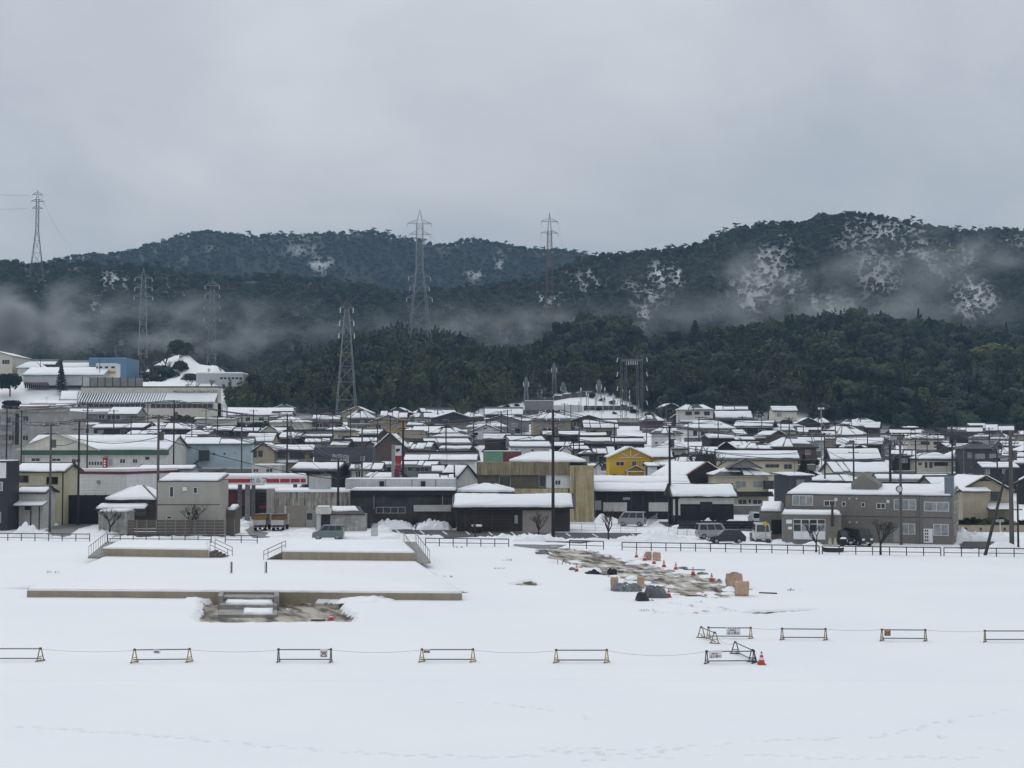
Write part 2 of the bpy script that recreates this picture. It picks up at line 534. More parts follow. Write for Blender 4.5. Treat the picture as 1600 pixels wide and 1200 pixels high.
def clump_blobs(C, rad, r):
    """dim inner masses that keep a crown from being see-through"""
    import bmesh
    V, Fc, o = [], [], 0
    bm = bmesh.new(); bmesh.ops.create_icosphere(bm, subdivisions=1, radius=1.0)
    bv = np.array([v.co[:] for v in bm.verts]); bf = np.array([[v.index for v in f.verts] for f in bm.faces]); bm.free()
    for c, q in zip(C, rad):
        V.append(bv * q * .86 * r.uniform(.85, 1.1, (len(bv), 1)) + c); Fc.append(bf + o); o += len(bv)
    return np.concatenate(V), np.concatenate(Fc)

def crown_points(kind, n, r):
    if kind == 'dome':
        C, rad = dome_clumps(r); k = len(C)
        idx = r.integers(0, k, n)
        d = r.normal(0, 1, (n, 3)); d /= np.linalg.norm(d, axis=1, keepdims=True)
        d[:, 2] = np.abs(d[:, 2]) * 0.9 - 0.25 * r.random(n)
        P = C[idx] + d * rad[idx][:, None] * r.uniform(0.75, 1.05, (n, 1))
        return P, d
    if kind == 'bamboo':
        k = 12
        base = r.normal(0, 1.25, (k, 2)); lean = r.normal(0, 0.9, (k, 2)); hgt = r.uniform(6.0, 9.5, k)
        idx = r.integers(0, k, n); t = r.random(n) ** 0.6
        P = np.zeros((n, 3))
        P[:, :2] = base[idx] + lean[idx] * (t ** 2)[:, None] * 1.7 + r.normal(0, 0.5, (n, 2)) * (1.15 - t)[:, None]
        P[:, 2] = hgt[idx] * (0.25 + 0.75 * t) - np.abs(r.normal(0, 0.45, n)) * t
        d = r.normal(0, 0.7, (n, 3)); d[:, 2] += 0.9
        return P, d / np.linalg.norm(d, axis=1, keepdims=True)
    if kind == 'cedar':
        t = r.random(n) ** 0.75
        ang = r.random(n) * 2 * math.pi
        lay = np.round(t * 12) / 12
        rr = (1 - lay) * 2.2 * (0.55 + 0.45 * np.cos(ang * 5 + lay * 40) ** 2) * r.uniform(0.5, 1.05, n) + 0.12
        P = np.stack([np.cos(ang) * rr, np.sin(ang) * rr, 1.2 + lay * 8.8 - rr * 0.35 + r.normal(0, 0.15, n)], 1)
        d = np.stack([np.cos(ang), np.sin(ang), 0.8 + 0 * ang], 1)
        return P, d / np.linalg.norm(d, axis=1, keepdims=True)
    if kind == 'pine':
        k = 9
        C = r.normal(0, 1, (k, 3)) * np.array([1.5, 1.5, 1.2]) + np.array([0, 0, 6.0])
        rad = r.uniform(0.7, 1.2, k); idx = r.integers(0, k, n)
        d = r.normal(0, 1, (n, 3)); d /= np.linalg.norm(d, axis=1, keepdims=True); d[:, 2] = np.abs(d[:, 2]) * 0.6
        return C[idx] + d * rad[idx][:, None] * np.array([1.3, 1.3, 0.7]), d

def branch_verts(r, h=6.5, levels=4, spread=0.55, tri=True, thick=0.11):
    """bare tree: tapered tubes"""
    mb = MB()
    rr = random.Random(int(r.integers(1e6)))
    def grow(p, d, ln, rad, lv):
        q = p + d * ln
        mb.tube(p, q, rad, 4 if lv < levels - 1 else 3, rad * 0.62)
        if lv >= levels:
            return
        for k in range(3 if lv < 2 else rr.choice((2, 3))):
            a = Vector((rr.uniform(-1, 1), rr.uniform(-1, 1), rr.uniform(-0.25, 0.9)))
            nd = (d * 0.9 + a * spread * (1.25 if lv < 2 else 1.0)).normalized()
            grow(q - d * ln * rr.uniform(0, 0.3), nd, ln * rr.uniform(0.6, 0.85), rad * 0.6, lv + 1)
    grow(Vector((0, 0, -0.2)), Vector((0.03, 0.02, 1)).normalized(), h * 0.3, thick, 0)
    return mb

def add_trunk(V, T, h, rad):
    n = 5
    ring = lambda z, q: [(math.cos(2 * math.pi * i / n) * q, math.sin(2 * math.pi * i / n) * q, z) for i in range(n)]
    return ring(-1.5, rad) + ring(h, rad * 0.45), [(i, (i + 1) % n, (i + 1) % n + n, i + n) for i in range(n)]

def proto_mesh(name, kind, n, size, m, seed):
    r = np.random.default_rng(seed)
    P, d = crown_points(kind, n, r)
    v = leaf_quads(P, d, size, r)
    q = np.arange(len(v)).reshape(-1, 4)
    tv, tf = add_trunk(None, None, {'dome': 4.0, 'bamboo': 6.0, 'cedar': 9.0, 'pine': 6.0}[kind], 0.16)
    tf = np.array(tf) + len(v)
    v = np.concatenate([v, np.array(tv)])
    if kind == 'dome':                       # fill: triangles written as quads with a repeated corner are avoided, so join afterwards
        C, rad = dome_clumps(np.random.default_rng(seed)); bv, bf = clump_blobs(C, rad, r)
    me = np_mesh(name, v, np.concatenate([q, tf]))
    if kind == 'dome':
        import bmesh
        bm = bmesh.new(); bm.from_mesh(me)
        vs_ = [bm.verts.new(p) for p in bv]
        for f in bf: bm.faces.new([vs_[i] for i in f])
        bm.to_mesh(me); bm.free()
    me.materials.append(m); me.materials.append(BARK)
    mi = np.zeros(len(me.polygons), np.int32); mi[len(q):len(q) + len(tf)] = 1
    me.polygons.foreach_set('material_index', mi)
    return me

PROTO = {}
def proto_objects():
    spec = []
    for i in range(4): spec.append(('dome', 560, 0.33, LEAF, 20 + i))
    for i in range(3): spec.append(('bamboo', 560, 0.30, BAMBOO, 40 + i))
    for i in range(2): spec.append(('cedar', 620, 0.24, NEEDLE, 60 + i))
    spec.append(('pine', 380, 0.26, NEEDLE, 70))
    cl = bpy.data.collections.new('wood_kinds')
    for k, (kind, n, sz, m, sd) in enumerate(spec):
        me = proto_mesh('wood_%02d' % k, kind, n, sz, m, sd)
        cl.objects.link(bpy.data.objects.new('wood_%02d_%s' % (k, kind), me))
        PROTO.setdefault(kind, []).append(me)
    for i in range(3):
        mb = branch_verts(np.random.default_rng(80 + i), 8.0, 4, 0.6, thick=0.10)
        me = mb.mesh('wood_bare'); me.materials.append(BARE)
        cl.objects.link(bpy.data.objects.new('wood_%02d_bare' % (len(spec) + i), me))
        PROTO.setdefault('bare', []).append(me)
    return cl
WOODS = proto_objects()
KIND_IDX = {'dome': (0, 1, 2, 3), 'bamboo': (4, 5, 6), 'cedar': (7, 8), 'pine': (9,), 'bare': (10, 11, 12)}

def wood_group():
    g = bpy.data.node_groups.new('scatter_wood', 'GeometryNodeTree')
    g.interface.new_socket('Geometry', in_out='INPUT', socket_type='NodeSocketGeometry')
    g.interface.new_socket('Geometry', in_out='OUTPUT', socket_type='NodeSocketGeometry')
    n = g.nodes.new; l = g.links.new
    gi = n('NodeGroupInput'); go = n('NodeGroupOutput')
    iop = n('GeometryNodeInstanceOnPoints')
    ci = n('GeometryNodeCollectionInfo'); ci.inputs['Collection'].default_value = WOODS
    ci.inputs['Separate Children'].default_value = True; ci.inputs['Reset Children'].default_value = True
    iop.inputs['Pick Instance'].default_value = True
    def attr(nm, ty):
        a = n('GeometryNodeInputNamedAttribute'); a.data_type = ty; a.inputs['Name'].default_value = nm
        return a.outputs['Attribute']
    l(gi.outputs[0], iop.inputs['Points'])
    l(ci.outputs[0], iop.inputs['Instance'])
    l(attr('pick', 'INT'), iop.inputs['Instance Index'])
    l(attr('turn', 'FLOAT_VECTOR'), iop.inputs['Rotation'])
    l(attr('size', 'FLOAT_VECTOR'), iop.inputs['Scale'])
    l(iop.outputs[0], go.inputs[0])
    return g
WOOD_GN = wood_group()

def wood(name, label, pts, picks, sizes):
    pts = np.asarray(pts, np.float32); n = len(pts)
    me = bpy.data.meshes.new(name)
    me.vertices.add(n); me.vertices.foreach_set('co', pts.ravel())
    a = me.attributes.new('pick', 'INT', 'POINT'); a.data.foreach_set('value', np.asarray(picks, np.int32))
    rot = np.zeros((n, 3), np.float32); rot[:, 2] = nrng.random(n) * 6.283
    rot[:, :2] = nrng.normal(0, 0.06, (n, 2))
    a = me.attributes.new('turn', 'FLOAT_VECTOR', 'POINT'); a.data.foreach_set('vector', rot.ravel())
    a = me.attributes.new('size', 'FLOAT_VECTOR', 'POINT'); a.data.foreach_set('vector', np.asarray(sizes, np.float32).ravel())
    o = bpy.data.objects.new(name, me); col.objects.link(o)
    md = o.modifiers.new('scatter', 'NODES'); md.node_group = WOOD_GN
    return tag(o, label, 'wood', kind='stuff')

def scatter(Y0, Y1, spacing, pxa, pxb, smin, smax, mix, clear=True, mask=None, only_open=False):
    P, K, S = [], [], []
    Y = Y0
    while Y < Y1:
        xa, xb = xat(pxa, Y), xat(pxb, Y)
        n = int((xb - xa) / spacing)
        X = np.linspace(xa, xb, n) + nrng.uniform(-.5, .5, n) * spacing
        YY = Y + nrng.uniform(-.5, .5, n) * spacing
        Z = terr(X, YY)
        px = 800 + F * X / YY; py = HY - (Z + 5 - CH) / YY * F
        keep = np.ones(n, bool)
        if clear:
            op = openness(px, py) * 1.05
            keep &= (nrng.random(n) > op * 1.05) if not only_open else ((op > .12) & (nrng.random(n) < .85))
        else:
            op = np.zeros(n)
        if mask is not None:
            keep &= mask(X, YY, px)
        kind_noise = fbm(X / 45 + 3, YY / 45, 3)
        u = nrng.random(n)
        for i in np.nonzero(keep)[0]:
            k = mix(kind_noise[i], u[i], px[i], YY[i], op[i])
            s = nrng.uniform(smin, smax) * (.68 if k in ('cedar', 'bamboo') else 1.0)
            P.append((X[i], YY[i], Z[i] - 0.3)); K.append(rng.choice(KIND_IDX[k]))
            S.append((s * nrng.uniform(.85, 1.25), s * nrng.uniform(.85, 1.25), s * nrng.uniform(.8, 1.25)))
        Y += spacing * 0.95
    return P, K, S

def mix_near(kn, u, px, Y, op):
    if kn > 0.55 and px < 1300 or (px < 860 and kn > 0.42):
        return 'bamboo' if u < 0.75 else 'dome'
    if u < 0.74: return 'dome'
    if u < 0.86: return 'bamboo'
    return 'cedar' if u < .93 else 'dome'

def mix_far(kn, u, px, Y, op):
    if op > 0.2 and u < 0.6: return 'bare'
    if u < 0.13 + 0.25 * (kn > 0.6): return 'bare'
    if u < 0.90: return 'dome'
    if u < 0.98: return 'pine'
    return 'cedar'

WOOD_N = scatter(464, 668, 5.7, 340, 1900, 0.9, 1.75, mix_near, clear=False, mask=near_mask)
wood('wooded_hillside', 'dense dark evergreen and bamboo wood covering the low hill behind the town', *WOOD_N)
WOOD_M = scatter(742, 988, 3.6, -260, 1880, 0.48, 0.88, mix_far)
def mix_scrub(kn, u, px, Y, op): return 'bare' if u < .5 else ('dome' if u < .9 else 'pine')
for y0_, y1_, sp_ in ((742, 988, 2.3), (1290, 1585, 3.2)):
    a_, b_, c_ = scatter(y0_, y1_, sp_, -60, 1660, .18, .55, mix_scrub, only_open=True)
    for L_, add in zip(WOOD_M, (a_, b_, c_)): L_.extend(add)
wood('mountain_wood', 'dark mixed wood with snowy clearings on the mountain behind the low hill', *WOOD_M)
WOOD_F = scatter(1290, 1585, 4.9, -60, 1020, 0.6, 1.0, mix_far)
wood('distant_wood', 'bluish distant wood on the long ridge at the skyline', *WOOD_F)
# ------------------------------------------------------------------ the snow field
def in_poly(px, py, poly):
    """soft-free point-in-polygon on arrays"""
    ins = np.zeros(px.shape, bool); n = len(poly)
    for i in range(n):
        x1, y1 = poly[i]; x2, y2 = poly[(i + 1) % n]
        c = ((y1 > py) != (y2 > py)) & (px < (x2 - x1) * (py - y1) / ((y2 - y1) + 1e-9) + x1)
        ins ^= c
    return ins

def poly_w(pts, z=0.0):
    return [tuple(gnd(a, b, z)[:2]) for a, b in pts]

PIT = poly_w([(309, 971), (317, 946), (310, 938), (340, 934), (435, 934), (540, 938), (530, 944), (553, 957), (554, 971)])
TRACK = poly_w([(832, 859), (890, 856), (935, 862), (985, 876), (1050, 890), (1110, 903), (1172, 917), (1168, 927), (1120, 934), (1060, 930), (1010, 918), (985, 906), (935, 897), (900, 884), (858, 872)])
SLIT = poly_w([(1166, 957), (1172, 954), (1200, 953), (1276, 951), (1276, 953), (1205, 957), (1180, 959)])
TROD = poly_w([(1000, 950), (1040, 938), (1110, 940), (1150, 950), (1140, 960), (1020, 960)])
HOLE1 = poly_w([(792, 912), (820, 907), (832, 905), (848, 914), (820, 915)])
EDGE1 = poly_w([(1, 919), (30, 917), (52, 914), (44, 920)])
EDGE2 = poly_w([(712, 920), (740, 924), (722, 927)])

def soft(poly, X, Y, wob=0.5, sc=1.3):
    """1 inside, falling to 0 outside with a ragged edge"""
    jx = (fbm(X * sc, Y * sc, 3) - .5) * 2 * wob; jy = (fbm(X * sc + 50, Y * sc + 9, 3) - .5) * 2 * wob
    return in_poly(X + jx, Y + jy, poly).astype(float)

def field_z(X, Y):
    z = (fbm(X / 9, Y / 14, 3) - 0.5) * 0.10 + (fbm(X / 2.1, Y / 2.6, 3) - 0.5) * 0.028
    z = z * (1 - sstep(118, 132, Y)) * sstep(40, 48, Y)
    return z

def footprints():
    """walking trails across the near snow: (x, y, dx, dy)"""
    prints = []
    def trail(pts, step=0.42, keep=1.0, wid=0.12):
        pts = [gnd(a, b) for a, b in pts]
        for p, q in zip(pts[:-1], pts[1:]):
            d = q - p; n = max(1, int(d.length / step)); d2 = d.normalized(); side = Vector((-d2.y, d2.x, 0))
            for k in range(n):
                if rng.random() > keep: continue
                c = p + d * (k / n) + side * (wid if k % 2 else -wid) + Vector((rng.uniform(-.08, .08), rng.uniform(-.08, .08), 0))
                prints.append((c.x, c.y, d2.x, d2.y, rng.uniform(.5, 1.0)))
    trail([(0, 1132), (70, 1138), (150, 1143), (250, 1150), (330, 1158), (420, 1166), (540, 1174), (640, 1180), (760, 1183), (860, 1180)], keep=.9)
    trail([(840, 1174), (910, 1176), (980, 1176), (1030, 1172), (1060, 1168), (1120, 1164), (1200, 1157), (1290, 1154)], keep=.8)
    trail([(850, 1168), (900, 1172), (960, 1182), (900, 1192)], keep=.8)
    trail([(1000, 1184), (1090, 1183), (1175, 1179), (1290, 1185), (1420, 1184), (1540, 1186)], keep=.7)
    trail([(1290, 1156), (1380, 1152), (1440, 1138), (1510, 1122), (1560, 1112), (1600, 1108)], keep=.7)
    trail([(1430, 1140), (1490, 1158), (1540, 1170), (1600, 1180)], keep=.6)
    trail([(700, 1098), (760, 1099), (850, 1108), (980, 1134)], keep=.5)
    trail([(860, 1170), (1000, 1176), (1060, 1166)], step=.3, keep=.9, wid=.35)
    return prints

def build_field():
    V, Q, D = [], [], []; off = 0
    def block(xs, ys, zf, dirtf):
        nonlocal off
        X, Y = np.meshgrid(xs, ys)
        Z = zf(X, Y); d = dirtf(X, Y, Z)
        V.append(np.stack([X, Y, Z], -1).reshape(-1, 3)); Q.append(grid_faces(len(xs), len(ys)) + off); D.append(d.ravel()); off += X.size
    none = lambda X, Y, Z: np.zeros_like(X)
    prints = footprints()
    def near_z(X, Y):
        z = field_z(X, Y)
        xs, ys = X[0], Y[:, 0]
        for (cx, cy_, dx_, dy_, dep) in prints:
            i0, i1 = np.searchsorted(xs, (cx - .35, cx + .35)); j0, j1 = np.searchsorted(ys, (cy_ - .35, cy_ + .35))
            if i1 <= i0 or j1 <= j0: continue
            xx = X[j0:j1, i0:i1] - cx; yy = Y[j0:j1, i0:i1] - cy_
            a = xx * dx_ + yy * dy_; b = -xx * dy_ + yy * dx_
            r2 = (a / .17) ** 2 + (b / .09) ** 2
            z[j0:j1, i0:i1] += -0.17 * dep * np.exp(-r2 ** 1.6) + 0.025 * np.exp(-((r2 - 2.2) / 1.2) ** 2)
        return z
    def mid_z(X, Y):
        z = field_z(X, Y)
        pit = soft(PIT, X, Y, .35, 2.0)
        z = z - pit * (0.42 + 0.05 * (fbm(X * 2, Y * 2, 2) - .5))
        tr = soft(TRACK, X, Y, 1.2, .8)
        ruts = fbm(X * .9 + Y * .5, Y * .9 - X * .4, 4)
        z = z + tr * ((ruts - .55) * .5 - .06)
        z = z - soft(SLIT, X, Y, .25, 2.5) * .3 - soft(HOLE1, X, Y, .2, 2) * .25 - soft(EDGE1, X, Y, .1, 2) * .25 - soft(EDGE2, X, Y, .1, 2) * .2
        z = z + soft(TROD, X, Y, .8, 1.5) * (fbm(X * 1.9, Y * 1.9, 3) - .55) * .55
        yl = gnd(500, 1014.5).y
        z = z + .06 * np.exp(-((Y - yl) / .3) ** 2) * (1 - sstep(4.5, 8, X))
        # ploughed lumps by the pit and along the terrace foot
        return z
    def mid_d(X, Y, Z):
        d = np.zeros_like(X)
        d = np.maximum(d, soft(PIT, X, Y, .35, 2.0) * (0.42 + .6 * fbm(X * .8, Y * .8, 3)))
        d = np.maximum(d, (.45 * soft(TRACK, X, Y, 2.6, .5) + .3 * soft(TRACK, X, Y, 1.2, 1.6) + .25 * soft(TRACK, X, Y, .5, 3)) * (0.26 + .76 * fbm(X * .5 + Y * .28, Y * .55 - X * .2, 4)))
        d = np.maximum(d, soft(SLIT, X, Y, .25, 2.5) * 1.1)
        d = np.maximum(d, soft(TROD, X, Y, .9, 1.5) * (.75 * fbm(X * 1.9, Y * 1.9, 3) - .12))
        d = np.maximum(d, soft(HOLE1, X, Y, .2, 2) * .75)
        d = np.maximum(d, soft(EDGE1, X, Y, .1, 2) * .8)
        d = np.maximum(d, soft(EDGE2, X, Y, .1, 2) * .8)
        return d
    block(np.arange(-27, 27.01, .085), np.arange(44, 64.01, .085), near_z, none)
    block(np.arange(-66, 66.01, .3), np.concatenate([[64.0], np.arange(64.3, 156.2, .3)]), mid_z, mid_d)
    flat = lambda X, Y: np.zeros_like(X)
    block(np.array([-500., -27.]), np.array([44., 64.]), flat, none)
    block(np.array([27., 500.]), np.array([44., 64.]), flat, none)
    block(np.array([-500., -66.]), np.array([64., 156.]), flat, none)
    block(np.array([66., 500.]), np.array([64., 156.]), flat, none)
    block(np.array([-500., 500.]), np.array([-120., 44.]), flat, none)
    me = np_mesh('snow_field', np.concatenate(V), np.concatenate(Q), SNOWD, True)
    a = me.attributes.new('dirt', 'FLOAT', 'POINT'); a.data.foreach_set('value', np.concatenate(D).astype(np.float32))
    tag(put('snow_field', me, None), 'wide level field under fresh snow', kind='structure')
build_field()

# ------------------------------------------------------------------ asphalt showing through
ASPHALT = mat('asphalt', (0.055, 0.058, 0.064), 0.75, 0.35, 0.7, 0.25, 30)
PAINT = mat('road_paint', (0.72, 0.73, 0.73), 0.6, 0.15, 2)
WETROAD = mat('wet_asphalt', (0.075, 0.08, 0.088), 0.42, 0.4, 0.5, 0.2, 20, c2=(0.16, 0.165, 0.175))

def ragged(pts, step=0.7, j=0.22):
    out_ = []
    n = len(pts)
    for i in range(n):
        p = Vector(pts[i]); q = Vector(pts[(i + 1) % n]); k = max(1, int((q - p).length / step))
        for t in range(k):
            w = p.lerp(q, t / k)
            out_.append((w.x + rng.uniform(-j, j), w.y + rng.uniform(-j, j) * 1.6, w.z))
    return out_

def patch(name, pxpts, z, m, j=0.22, kind='structure'):
    pts = ragged([gnd(a, b, z) for a, b in pxpts], j=j) if j else [tuple(gnd(a, b, z)) for a, b in pxpts]
    from mathutils.geometry import tessellate_polygon
    tr = tessellate_polygon([[Vector(p) for p in pts]])
    fs = []
    for a, b, c in tr:
        n = (Vector(pts[b]) - Vector(pts[a])).cross(Vector(pts[c]) - Vector(pts[a])).z
        fs.append((a, b, c) if n > 0 else (a, c, b))
    o = put(name, MB().add(pts, fs), m)
    o['kind'] = kind
    return o

patch('street', [(62, 836), (84, 822), (84, 811), (152, 810), (158, 816), (120, 826), (108, 836), (95, 840)], .035, WETROAD)
patch('street', [(383, 828), (394, 822), (402, 829), (424, 833), (420, 839), (396, 840)], .035, WETROAD, .15)
patch('street', [(598, 828), (640, 827), (760, 829), (800, 831), (900, 832), (1012, 833), (1006, 838), (940, 844), (905, 849), (850, 846), (800, 841), (745, 838), (700, 840), (645, 835)], .035, ASPHALT)
patch('street', [(800, 850), (850, 851), (885, 851), (870, 857), (838, 857), (805, 853)], .035, WETROAD, .15)
patch('street', [(1028, 815), (1060, 815), (1100, 820), (1160, 823), (1190, 826), (1195, 832), (1150, 828), (1085, 826), (1040, 822)], .035, ASPHALT, .2)
patch('street', [(1172, 832), (1196, 832), (1200, 845), (1172, 845)], .035, ASPHALT, .12)
patch('street', [(1500, 850), (1512, 843), (1552, 841), (1553, 847), (1540, 858), (1500, 857)], .035, ASPHALT, .15)
# worn white bay lines in the car park
for (xa, ya, xb, yb) in [(617, 828, 624, 833), (655, 829, 661, 834), (690, 830, 697, 835), (726, 830, 732, 835), (762, 831, 768, 836), (797, 831, 803, 836), (824, 832, 831, 837), (857, 833, 865, 838), (883, 833, 890, 838), (924, 834, 933, 839), (985, 834, 992, 838)]:
    p, q = gnd(xa, ya, .04), gnd(xb, yb, .04)
    o = patch('bay_line', [(xa, ya), (xa + 3, ya), (xb + 3, yb), (xb, yb)], .041, PAINT, 0)

# ------------------------------------------------------------------ snow heaps
def heap(label, px, py, wpx, hpx, dep=2.2, lump=0.5, z=None, seed=0, rz=0):
    """ploughed snow: a lumpy mound; px,py its foot centre, wpx wide and hpx tall in photo pixels"""
    s = (py - HY) / CH if py - HY > 96 else None
    p = gnd(px, py)
    s = F / p.y
    if z is None: z = max(0.0, terr1(p.x, p.y) if p.y > 156 else 0.0)
    w, h = wpx / s, hpx / s * 1.08
    nx, ny = max(18, int(w / .16)), 22
    nx = min(nx, 110)
    xs = np.linspace(-.5, .5, nx); ys = np.linspace(-.5, .5, ny)
    X, Yg = np.meshgrid(xs, ys)
    e = np.clip(1 - (np.abs(X) * 2) ** 2.6, 0, 1) * np.clip(1 - (np.abs(Yg) * 2) ** 2.2, 0, 1)
    Xw, Yw = X * w, Yg * dep
    n = fbm(Xw / 1.5 + seed * 7.3, Yw / 1.5 + seed, 3); n2 = fbm(Xw * 2 + seed, Yw * 2 + 3, 3)
    n3 = 1 - np.abs(2 * fbm(Xw * 1.1 + seed * 3, Yw * 1.1 + 7, 4) - 1)
    Z = h * e ** .55 * (.05 + 1.1 * n ** 1.5 + .5 * n3 * n2 + .5 * (fbm(Xw * 3.4 + seed, Yw * 3.4, 3) - .5)) - .06
    Xw = Xw + (n2 - .5) * .25
    me = np_mesh('snow_heap', np.stack([Xw, Yw, Z], -1).reshape(-1, 3), grid_faces(nx, ny), SNOW, True)
    o = put('snow_heap', me, None)
    o.location = (p.x, p.y + dep * .35, z); o.rotation_euler.z = rz
    return tag(o, label, 'snow heap', 'snow heaps shovelled beside the street')

HEAPS = [
 ('tall snow heap beside the dark blue house and the wet street', 42, 840, 62, 20, 3), ('low snow heap under the pole by the small white shed', 78, 822, 20, 7, 2),
 ('broad snow heap in front of the concrete block shed', 145, 838, 75, 11, 3), ('long snow bank in front of the brown slatted fence', 290, 840, 150, 7, 2),
 ('snow heap beside the weathered concrete workshop driveway', 375, 823, 34, 13, 3), ('snow heap where the driveway meets the street', 433, 838, 40, 9, 2.5),
 ('rounded snow heap between the two parked trucks and the green van', 460, 838, 50, 8, 2), ('big rugged snow heap against the charcoal building window', 612, 826, 66, 18, 4),
 ('peaked snow heap below the white sign board', 674, 828, 62, 20, 4), ('long lumpy snow bank along the near kerb of the car park', 640, 842, 110, 9, 2),
 ('snow bank under the bare tree before the brown building', 790, 843, 110, 9, 2), ('rugged snow bank at the foot of the dark utility pole', 840, 846, 92, 16, 2.5),
 ('snow bank before the muddy track entrance', 930, 846, 100, 9, 2.2), ('wide snow heap before the dark hatchback', 1020, 846, 115, 15, 3),
 ('snow heap left of the parked silver van by the yellow concrete wall', 950, 820, 44, 13, 4), ('snow heap against the white fence panel of the wide black building', 965, 805, 60, 9, 3),
 ('small snow heap at the corner of the yellow concrete wall', 930, 806, 18, 12, 2), ('long snow bank beside the road behind the wire fence', 1060, 835, 70, 8, 2),
 ('long snow bank along the dark stone wall', 1120, 824, 140, 12, 3), ('rounded snow heap in front of the grey office entrance', 1226, 850, 38, 13, 2.2),
 ('snow bank on the kerb before the white box van', 1165, 854, 110, 7, 1.8), ('snow heap beside the stone trough', 1272, 856, 34, 11, 2), ('snow bank before the dark parked cars', 1345, 858, 70, 7, 1.6),
 ('low snow bank before the grey building corner', 1440, 862, 90, 6, 1.6), ('snow heap between the beige wall and the grey building', 1510, 846, 50, 17, 3), ('rugged snow heap beneath the slanting stay pole', 1545, 846, 100, 18, 4),
 ('snow heap at the foot of the thick concrete pole', 1575, 862, 60, 14, 2.5), ('snow mound at the end of the terrace wall', 300, 937, 30, 6, 2.5), ('snow mound lying against the terrace wall', 570, 940, 90, 9, 4),
 ('snow heap at the muddy track edge beside the rubble', 920, 893, 40, 9, 2.5),
]
HEAPS += [
 ('low lumpy snow ridge along the fence before the wet street', 110, 843, 110, 6, 1.6), ('low lumpy snow ridge between fence and slatted fence', 215, 843, 110, 6, 1.5), ('low lumpy snow ridge behind the fence in the deck gap', 345, 845, 90, 7, 1.6),
 ('lumpy snow ridge beside the green van', 560, 843, 70, 8, 2), ('lumpy snow ridge under the railed ramp', 705, 848, 120, 6, 1.6), ('lumpy snow ridge at the car park exit', 990, 853, 110, 7, 1.8),
 ('lumpy snow ridge behind the long fence near the hatchback', 1090, 855, 100, 7, 1.8), ('lumpy snow ridge before the entrance glazing', 1245, 860, 80, 6, 1.4), ('lumpy snow ridge before the office doors', 1410, 863, 110, 6, 1.4), ('lumpy snow ridge before the thick pole', 1540, 864, 120, 9, 2),
 ('snow lump at the corner of the concrete block shed', 205, 838, 30, 6, 1.2), ('snow heap against the weathered workshop wall', 470, 830, 60, 5, 1.5), ('snow heap beside the folding gate', 592, 832, 40, 14, 2)]
for i, (lb, px_, py_, w_, h_, d_) in enumerate(HEAPS):
    heap(lb, px_, py_, w_, h_, d_, seed=i + 1)

rl = random.Random(5)
for k in range(34):
    i = rl.randrange(len(TRACK)); a_, b_ = TRACK[i], TRACK[(i + 1) % len(TRACK)]; t_ = rl.random()
    x_, y_ = a_[0] + (b_[0] - a_[0]) * t_ + rl.uniform(-1.4, 1.4), a_[1] + (b_[1] - a_[1]) * t_ + rl.uniform(-1.6, 1.6)
    px_ = 800 + x_ / y_ * F; py_ = HY + CH / y_ * F
    o = heap('small slushy snow lump lying along the muddy track', px_, py_, rl.uniform(8, 30), rl.uniform(2, 6), rl.uniform(.7, 1.8), seed=60 + k)
    o['group'] = 'slushy snow lumps along the muddy track'
# ------------------------------------------------------------------ terrace with planters, ramps and steps
TAN = mat('tan_coping', (0.33, 0.275, 0.20), 0.85, 0.1, 0.6, 0.15, 12, streak=0.15)
CONC = mat('grey_concrete', (0.34, 0.325, 0.305), 0.88, 0.2, 0.9, 0.2, 10, streak=0.35)
CONCD = mat('brown_concrete', (0.125, 0.10, 0.08), 0.9, 0.25, 0.9, 0.2, 10)
STEEL = mat('galvanised_steel', (0.20, 0.205, 0.21), 0.5, 0.15, 3, metal=0.3)
DSTEEL = mat('dark_painted_steel', (0.065, 0.062, 0.06), 0.5, 0.2, 3)

def block(mb, pts, z0, z1):
    n = len(pts)
    vs_ = [(p[0], p[1], z0) for p in pts] + [(p[0], p[1], z1) for p in pts]
    return mb.add(vs_, [tuple(range(n - 1, -1, -1)), tuple(range(n, 2 * n))] + [(i, (i + 1) % n, (i + 1) % n + n, i + n) for i in range(n)])

def cover(pts, z, t=.14, inset=.06, seg=.6, j=.03, parent=None, name='snow_cover', m=None):
    """soft-edged sheet of snow lying on a level polygon"""
    pts = [Vector((p[0], p[1], 0)) for p in pts]; n = len(pts)
    c = sum(pts, Vector()) / n
    ring = []
    for i in range(n):
        p, q = pts[i], pts[(i + 1) % n]; k = max(1, int((q - p).length / seg))
        for a in range(k): ring.append(p.lerp(q, a / k))
    def inset_ring(d, zz, jj):
        o = []
        for p in ring:
            v = (c - p); L_ = v.length or 1
            w = p + v * (d / L_)
            o.append((w.x + rng.uniform(-jj, jj), w.y + rng.uniform(-jj, jj), zz + (rng.uniform(-jj, jj) * .5 if d < inset * 2 else 0)))
        return o
    a = inset_ring(inset * .3, z + .004, 0); b = inset_ring(inset * .5, z + t * .7, j); d_ = inset_ring(inset * 2 + .22, z + t, j * .4)
    k = len(ring)
    vs_ = a + b + d_ + [(c.x, c.y, z + t)]
    fs = []
    for r0 in (0, k):
        fs += [(r0 + i, r0 + (i + 1) % k, r0 + k + (i + 1) % k, r0 + k + i) for i in range(k)]
    fs += [(2 * k + i, 2 * k + (i + 1) % k, 3 * k) for i in range(k)]
    return put(name, MB().add(vs_, fs), m or SNOW, parent, True)

def ccw(pts):
    a = sum(pts[i][0] * pts[(i + 1) % len(pts)][1] - pts[(i + 1) % len(pts)][0] * pts[i][1] for i in range(len(pts)))
    return pts if a > 0 else pts[::-1]

